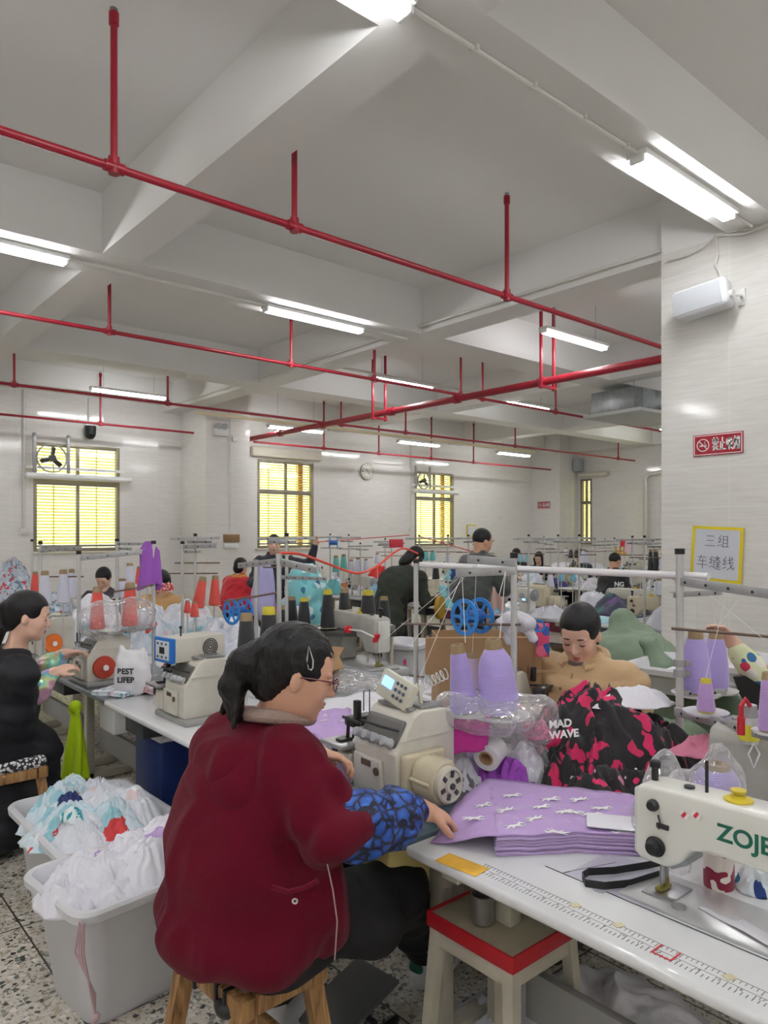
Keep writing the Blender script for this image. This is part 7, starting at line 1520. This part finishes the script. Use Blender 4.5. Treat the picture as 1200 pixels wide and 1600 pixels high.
    sdf_mesh('sleeve_cover', [('c', a0, a1, .072, .080, .03), ('c', a1, a2, .080, .070, .03), ('c', a2, a3, .070, .040, .03)], .006, BL.m, t, .03, disp=folds(5, .010, 12))
    # trousers and shoes
    sdf_mesh('trousers', [('c', hipR, knR, .115, .09), ('c', knR, anR+V(-.05, -.02, .06), .088, .07), ('c', hipL, knL, .115, .09), ('c', knL, anL+V(0, 0, .05), .088, .075), ('e', pel+V(.05, 0, -.04), (.16, .2, .09), None, .05), ('c', L((1.15, 1.6, .6)), L((1.3, 1.58, .5)), .08, .09)], .012, PANTS, t, .04, disp=folds(8, .014, 7))
    WSH = mat('white_sneaker', (206, 206, 208), .5); GT = mat('green_heel', (10, 84, 70), .6)
    shoe(t, anL+V(0, 0, -.11), deg(15), WSH, tab=GT, s=1.1); shoe(t, anR+V(0, 0, -.10), deg(10), WSH, tab=GT, s=1.1)
    return t
burgundy()
# ---- 2 the woman in the black jacket at left
def blackjacket():
    base = V(.9, 3.98, 0); t = thing('person', 'woman in a black padded jacket with iridescent sleeve covers at the left edge', 'person', base); L = lambda p: Vector(p)-base
    hc = L(atD(44, 963, 3.62)); HR = frame(-deg(22), deg(12)); s = .97
    nk = L(atD(22, 1025, 3.62)); che = nk+V(-.05, .02, -.16); pel = V(-.02, .02, .56); shR = nk+V(-.02, -.16, -.07); shL = nk+V(-.02, .18, -.06)
    wrR = L(atD(84, 1052, 3.72)); wrL = L(atD(100, 1022, 4.0)); elR = L(atD(30, 1098, 3.6)); elL = L(atD(62, 1060, 4.0))
    body = head_prims(hc, HR, s, nk, .047)+[('c', nk, che, .07, .11), ('c', che, pel, .12, .13), ('c', shR, shL, .05, .05)]+arm(shR, elR, wrR)+arm(shL, elL, wrL)
    body += hand_prims(wrR, V(.8, .1, .25), (0, .3, -1), 1, .7, .95)+hand_prims(wrL, V(.8, -.2, .1), (0, -.2, -1), -1, .7, .95)
    sdf_mesh('body', body, .0055, SKIN2, t, .02); face_parts(hc, HR, s, t)
    sdf_mesh('hair', hair_prims(hc, HR, s, 'longpony')+[('c', hc+HR@V(-.13, -.01, -.1), hc+HR@V(-.13, -.03, -.33), .05, .02)], .008, HAIR, t)
    JK = mat('black_padded_nylon', (22, 23, 30), .7, bump=.3, bscale=30)
    sdf_mesh('jacket', [('e', che, (.17, .21, .2), None), ('e', pel+V(-.02, 0, .16), (.2, .24, .24), None, .06), ('c', shR, shL, .09, .09, .04), ('c', shR, elR, .078, .064), ('c', shL, elL, .078, .06), ('c', nk+V(.0, -.06, 0), nk+V(.0, .06, 0), .055, .055, .03), ('c', pel+V(0, 0, .05), V(.17, .0, .50), .16, .11, .06), ('c', V(.16, 0, .46), V(.18, 0, .12), .11, .12, .06), ('c', V(-.02, 0, .5), V(.0, 0, .12), .14, .12, .06), ('-', nk+V(.03, 0, .09), (.075, .075, .07), None, .02)], .012, JK, t, .04, disp=lambda p, n: .010*abs(math.sin(p[2]*32+p[0]*6))+.012*ridge(p, 6, 2)-.012)
    s_ = NT('iridescent_sleeve'); tc = s_.n('TexCoord'); w = s_.n('TexNoise', Scale=6.0, Detail=2.0); s_.l(tc.outputs['Object'], w.inputs['Vector']); s_.l(s_.ramp(w.outputs['Fac'], (.3, srgb((120, 170, 220))), (.42, srgb((230, 170, 200))), (.5, srgb((200, 214, 150))), (.58, srgb((110, 200, 200))), (.7, srgb((190, 150, 220)))), s_.b.inputs['Base Color']); s_.b.inputs['Roughness'].default_value = .25; s_.b.inputs['Metallic'].default_value = .3
    for e, w_ in ((elR, wrR), (elL, wrL)): sdf_mesh('sleeve_cover', [('c', e.lerp(w_, -.12), e.lerp(w_, .5), .074, .072), ('c', e.lerp(w_, .5), e.lerp(w_, .93), .072, .036)], .008, s_.m, t, .02, disp=folds(3, .007, 16))
blackjacket()
TANREF = [None]
# ---- generic seated / standing figure in its own frame (x forward)
def figure(label, pos, yaw, hy=0, hp=.2, style='pony', top='jacket', tcol=(60, 60, 64), sit=True, lean=.08, s=.95, hands=None, skin=None, vox=.011, legs=True, eyes='down', puff=1.0, detail=True, hz=None, tmat=None, pants=PANTS, extra=None, hvox=None, collar=True):
    t = thing('person', label, 'person', pos, yaw); sk = skin or SKIN2
    b0 = .57 if sit else .92; pel = V(0, 0, b0); che = V(lean*.6, 0, b0+.34); nk = V(lean, 0, b0+.51); hc = V(lean+.035, 0, b0+.65)
    if hz: dz = hz-hc.z; hc.z += dz; nk.z += dz; che.z += dz*.8
    HR = frame(hy, hp); shs = {k: nk+V(-.01, k*.175, -.07) for k in (-1, 1)}
    hands = hands or {1: V(.38, .14, .82 if sit else 1.0), -1: V(.38, -.14, .82 if sit else 1.0)}
    body = head_prims(hc, HR, s, nk, .048)+[('c', nk, che, .07, .11), ('c', che, pel, .11, .13), ('c', shs[-1], shs[1], .05, .05)]
    cl = [('e', che, (.13*puff+.02, .19*puff+.01, .19), None), ('e', pel+V(0, 0, .12), (.15*puff+.02, .19*puff+.02, .2), None, .06), ('c', shs[-1], shs[1], .07*puff, .07*puff, .04)]
    for k in (-1, 1):
        h = Vector(hands[k]); d = (h-shs[k]); m = shs[k]+d*.5; Lm = .29; off = math.sqrt(max(0, Lm*Lm-(d.length/2)**2)); dn = d.normalized(); dr = V(-.3, k*.45, -1); dr = (dr-dn*dr.dot(dn)).normalized(); el = m+dr*off*.9
        body += arm(shs[k], el, h); fd = (h-el).normalized(); body += hand_prims(h, fd+V(0, 0, -.1), (0, -k*.4, -1), -k, .6, .95)
        cl += [('c', shs[k], el, .068*puff, .062*puff, .03), ('c', el, el.lerp(h, .9), .062*puff, .044*puff, .03)]
    if collar: cl += [('c', nk+V(0, -.05, .01), nk+V(0, .05, .01), .045*puff, .045*puff, .02), ('-', nk+V(.035, 0, .085), (.07, .07, .06), None, .02)]
    if legs:
        lg = []
        for k in (-1, 1):
            hip = V(0, k*.09, b0-.02); kn = V(.42, k*.12, .5) if sit else V(.02, k*.1, .5); an = V(.42, k*.12, .1) if sit else V(0, k*.1, .1)
            body += [('c', hip, kn, .08, .055), ('c', kn, an, .05, .035)]; lg += [('c', hip, kn, .095, .07), ('c', kn, an+V(0, 0, .03), .07, .058)]
            shoe(t, an+V(0, 0, -.1), 0, mat('dark_shoe', (50, 46, 48), .5))
        sdf_mesh('trousers', lg+[('e', pel+V(0, 0, -.02), (.13, .17, .12), None, .05)], .018, pants, t, .04)
    sdf_mesh('body', body, vox, sk, t, .02)
    if detail: face_parts(hc, HR, s, t, eyes=eyes)
    sdf_mesh('hair', hair_prims(hc, HR, s, style), hvox or vox, HAIR, t)
    if extra: cl += extra(pel, che, nk, hc, shs)
    sdf_mesh(top, cl, max(.011, vox), tmat or mat('cloth_%d_%d_%d' % tcol, tcol, .75, bump=.2, bscale=60, sheen=.2), t, .035, disp=(folds(len(label), .012, 7) if tmat is not TANREF[0] else (lambda p, n: .013*abs(math.sin((p[2]+.25*p[0])*48))+.010*(ridge(p, 7, 2)-.9))))
    return t, hc, HR, nk
# tan jacket woman
TANREF[0] = TAN = mat('tan_padded_jacket', (196, 164, 122), .6, bump=.25, bscale=40, sheen=.2)
P_ = atD(903, 990, 3.12); hz = P_.z; yaw = deg(186)
t, hc, HR, nk = figure('woman in a tan padded jacket bending over black and pink garments', (P_.x+.13, P_.y, 0), yaw, hy=deg(12), hp=deg(24), style='longpony', top='jacket', sit=True, s=1.0, skin=SKIN2, vox=.006, puff=1.35, hz=hz, tmat=TAN, hands={1: V(.40, .12, .86), -1: V(.40, -.14, .86)}, lean=.1)
b = MB(); b.tube([nk+V(.0+.088*math.cos(a), .088*math.sin(a), .0-.03*math.cos(a)+.03) for a in [deg(28)+deg(304)*k/16 for k in range(17)]], .024, 8); b.build('stand_collar', TAN, t)
b = MB(); b.tube([nk+V(.02+.05*math.cos(a), .058*math.sin(a), .015) for a in [2*PI*k/16 for k in range(16)]], .016, 8, closed=True); b.build('grey_sweater_collar', mat('grey_taupe_knit', (120, 104, 102), .9), t)
b = MB(); b.tube([nk+V(.10, .0, -.02), nk+V(.15, 0, -.12), nk+V(.17, 0, -.24)], .004, 6)
for k in range(3): b.ball(nk+V(.15+.006*k, -.03, -.08-.055*k), (.005, .007, .007), 8)
b.build('zip_and_snaps', mat('tan_dark', (140, 112, 80), .5), t)
# floral sleeve person beyond the right edge
FLOR = printed('bright_floral_print', (216, 222, 180), [(206, 50, 80), (50, 110, 160), (190, 210, 90), (230, 226, 214), (214, 120, 140), (40, 120, 120)], scale=24, density=.5)
base = V(3.05, .72, 0); Rm = RZ(-deg(165)); w_ = Rm@(atD(1150, 1030, 2.9)-base)
figure('person in a bright floral sleeve reaching in from the right edge', base, deg(165), hy=0, style='short', sit=True, tmat=FLOR, vox=.008, puff=1.05, hands={1: V(.35, .1, .9), -1: w_+V(0, 0, .05)})
# green coat woman, bending over the second row
p0 = V(5.29, 6.0, 0)
def ext(pel, che, nk, hc, shs): return [('c', pel+V(-.02, 0, .05), pel+V(-.1, 0, -.32), .17, .21, .05), ('e', pel+V(-.1, 0, -.35), (.17, .22, .12), None, .05)]
GC = mat('dark_olive_wool', (52, 56, 48), .9, bump=.2, bscale=80)
t, hc, HR, nk = figure('woman in a long dark olive coat bending over the second row', p0, -deg(8), hy=0, hp=deg(55), style='long', sit=False, lean=.24, s=1.0, tmat=GC, puff=1.0, hz=1.33, vox=.012, hands={1: V(.52, .12, .88), -1: V(.5, -.1, .85)}, extra=ext, eyes='down')
sdf_mesh('pink_skirt', [('c', V(-.02, 0, .6), V(0, 0, .42), .15, .17), ], .02, mat('dusty_pink', (206, 164, 160), .8), t)
b = MB(); b.cyl((.38, -.28, .78), (.4, -.32, .78), .13, n=28); o = b.build('yellow_disc', mat('ochre_disc', (190, 150, 30), .5)); o.location = (5.34, 6.03, 0); tag(o, 'ochre round disc beside the woman in the olive coat', 'disc')
# standing man
mt, hc, HR, nk = figure('man with cropped hair in a dark grey jacket standing by the second row', (5.25, 4.83, 0), -deg(6), hy=-deg(12), hp=deg(20), style='crop', sit=False, lean=.12, s=1.02, tcol=(70, 74, 72), puff=1.12, hz=1.52, vox=.011, skin=SKIN, hands={1: V(.5, .1, 1.15), -1: V(.48, -.12, 1.15)})
# waving woman
q = atD(428, 851, 9.0); wv, hc, HR, nk = figure('smiling woman in a black jacket raising a hand before the second window', (q.x, q.y, 0), deg(238), hy=0, hp=0, style='pony', sit=False, lean=.02, s=.98, tcol=(40, 42, 52), hz=q.z, vox=.012, eyes='open', hands={1: V(.08, .50, 1.46), -1: V(.22, -.14, 1.1)})
for i, (x, y, rx, ry, h, m, lab) in enumerate(((478, 920, .24, .2, .52, TG2, 'armful of teal and white garments held by the waving woman'), (462, 960, .2, .2, .42, PB, 'pale blue garments hanging below the teal armful'))):
    q2 = atD(x, y, 8.3); o = sdf_mesh('garment_armful', [('e', q2, (rx, ry, h*.55), None), ('e', q2+V(.05, -.05, -.25), (rx*.8, ry*.8, .2), None)], .018, m, disp=lambda p, n: .05*(ridge((p[0]*1.5, p[1]*1.5, p[2]*.5), 5, 4)-.5)); tag(o, lab, 'garments')
q2 = atD(412, 905, 8.4); o = sdf_mesh('garment_armful', [('c', q2+V(0, 0, .08), q2+V(0, 0, -.35), .10, .15)], .018, printed('pink_lilac_fade', (222, 134, 172), [(176, 170, 214)], scale=3, density=.5, kind='noise'), disp=lambda p, n: .04*(ridge((p[0]*1.5, p[1]*1.5, p[2]*.4), 5, 9)-.5)); tag(o, 'pink and lilac cloth hanging left of the waving woman', 'cloth')
# others
q = atD(372, 886, 9.8); figure('seated worker in a bright red jacket with yellow scarf, back turned', (q.x-.05, q.y, 0), deg(15), style='short', tcol=(206, 36, 50), hz=q.z, vox=.013, puff=1.2, detail=False, extra=None)
b = MB(); b.tube([V(q.x+.02+.075*math.cos(a), q.y+.085*math.sin(a), q.z-.14+.012*math.sin(3*a)) for a in [2*PI*k/14 for k in range(14)]], .035, 8, closed=True); o = b.build('yellow_scarf', mat('mustard_scarf', (214, 160, 50), .8)); o.parent = [x for x in bpy.data.objects if x.get('label', '').startswith('seated worker in a bright red')][0]; o.matrix_parent_inverse = (Matrix.Translation(o.parent.location) @ Matrix.Rotation(deg(15), 4, 'Z')).inverted()
q = atD(262, 910, 6.9); t, hc, HR, nk = figure('seated worker in a tan coat holding red print before her face', (q.x, q.y, 0), deg(215), style='bun', tcol=(186, 146, 92), hz=q.z, vox=.012, puff=1.2, hp=.35)
q2 = atD(257, 917, 6.6); b = MB(); b.box((0, 0, 0), (.16, .01, .07), rot=RX(.2), bevel=.002); o = b.build('red_printed_strip', printed('red_white_strip', (206, 60, 66), [(232, 210, 210)], scale=50, density=.4)); o.location = q2; o.rotation_euler = (0, 0, -deg(40)); tag(o, 'red printed strip held before the face of the worker in tan', 'fabric')
q = atD(168, 903, 8.0); figure('seated worker with brown black hair behind the white garment pile at left', (q.x, q.y, 0), deg(230), style='bun', tcol=(56, 48, 60), hz=q.z, vox=.013, hp=.6, detail=True)
q = atD(845, 872, 13.6); figure('dark haired worker in black looking down left of the white cones', (q.x, q.y, 0), deg(200), style='long', tcol=(30, 30, 34), hz=q.z, vox=.014, hp=.4)
q = atD(812, 866, 14.8); figure('worker with a yellow head band behind the standing man', (q.x, q.y, 0), deg(180), style='bun', tcol=(40, 38, 44), hz=q.z, vox=.016, hp=.3, detail=False)
q = atD(953, 877, 10.4); nb, hc, HR, nk = figure('seated man in a black shirt with white letters on the back', (q.x-.02, q.y, 0), -deg(12), style='crop', tcol=(26, 26, 30), hz=q.z, vox=.013, skin=SKIN, hp=.3, detail=False, puff=1.15)
text_mesh('NG', .09, WHITE, nb, M4(RZ(deg(12)-PI/2+.3)@V(1, 0, 0), (0, 0, 1), RZ(deg(12)-PI/2+.3)@V(0, -1, 0), V(-.03, -.1, 1.0)+V(-.12, -.14, -.13)), bold=.003)
q = atD(912, 868, 12.9); figure('dark haired worker behind the man in the black shirt', (q.x, q.y, 0), deg(170), style='short', tcol=(44, 44, 50), hz=q.z, vox=.016, hp=.4, detail=False)
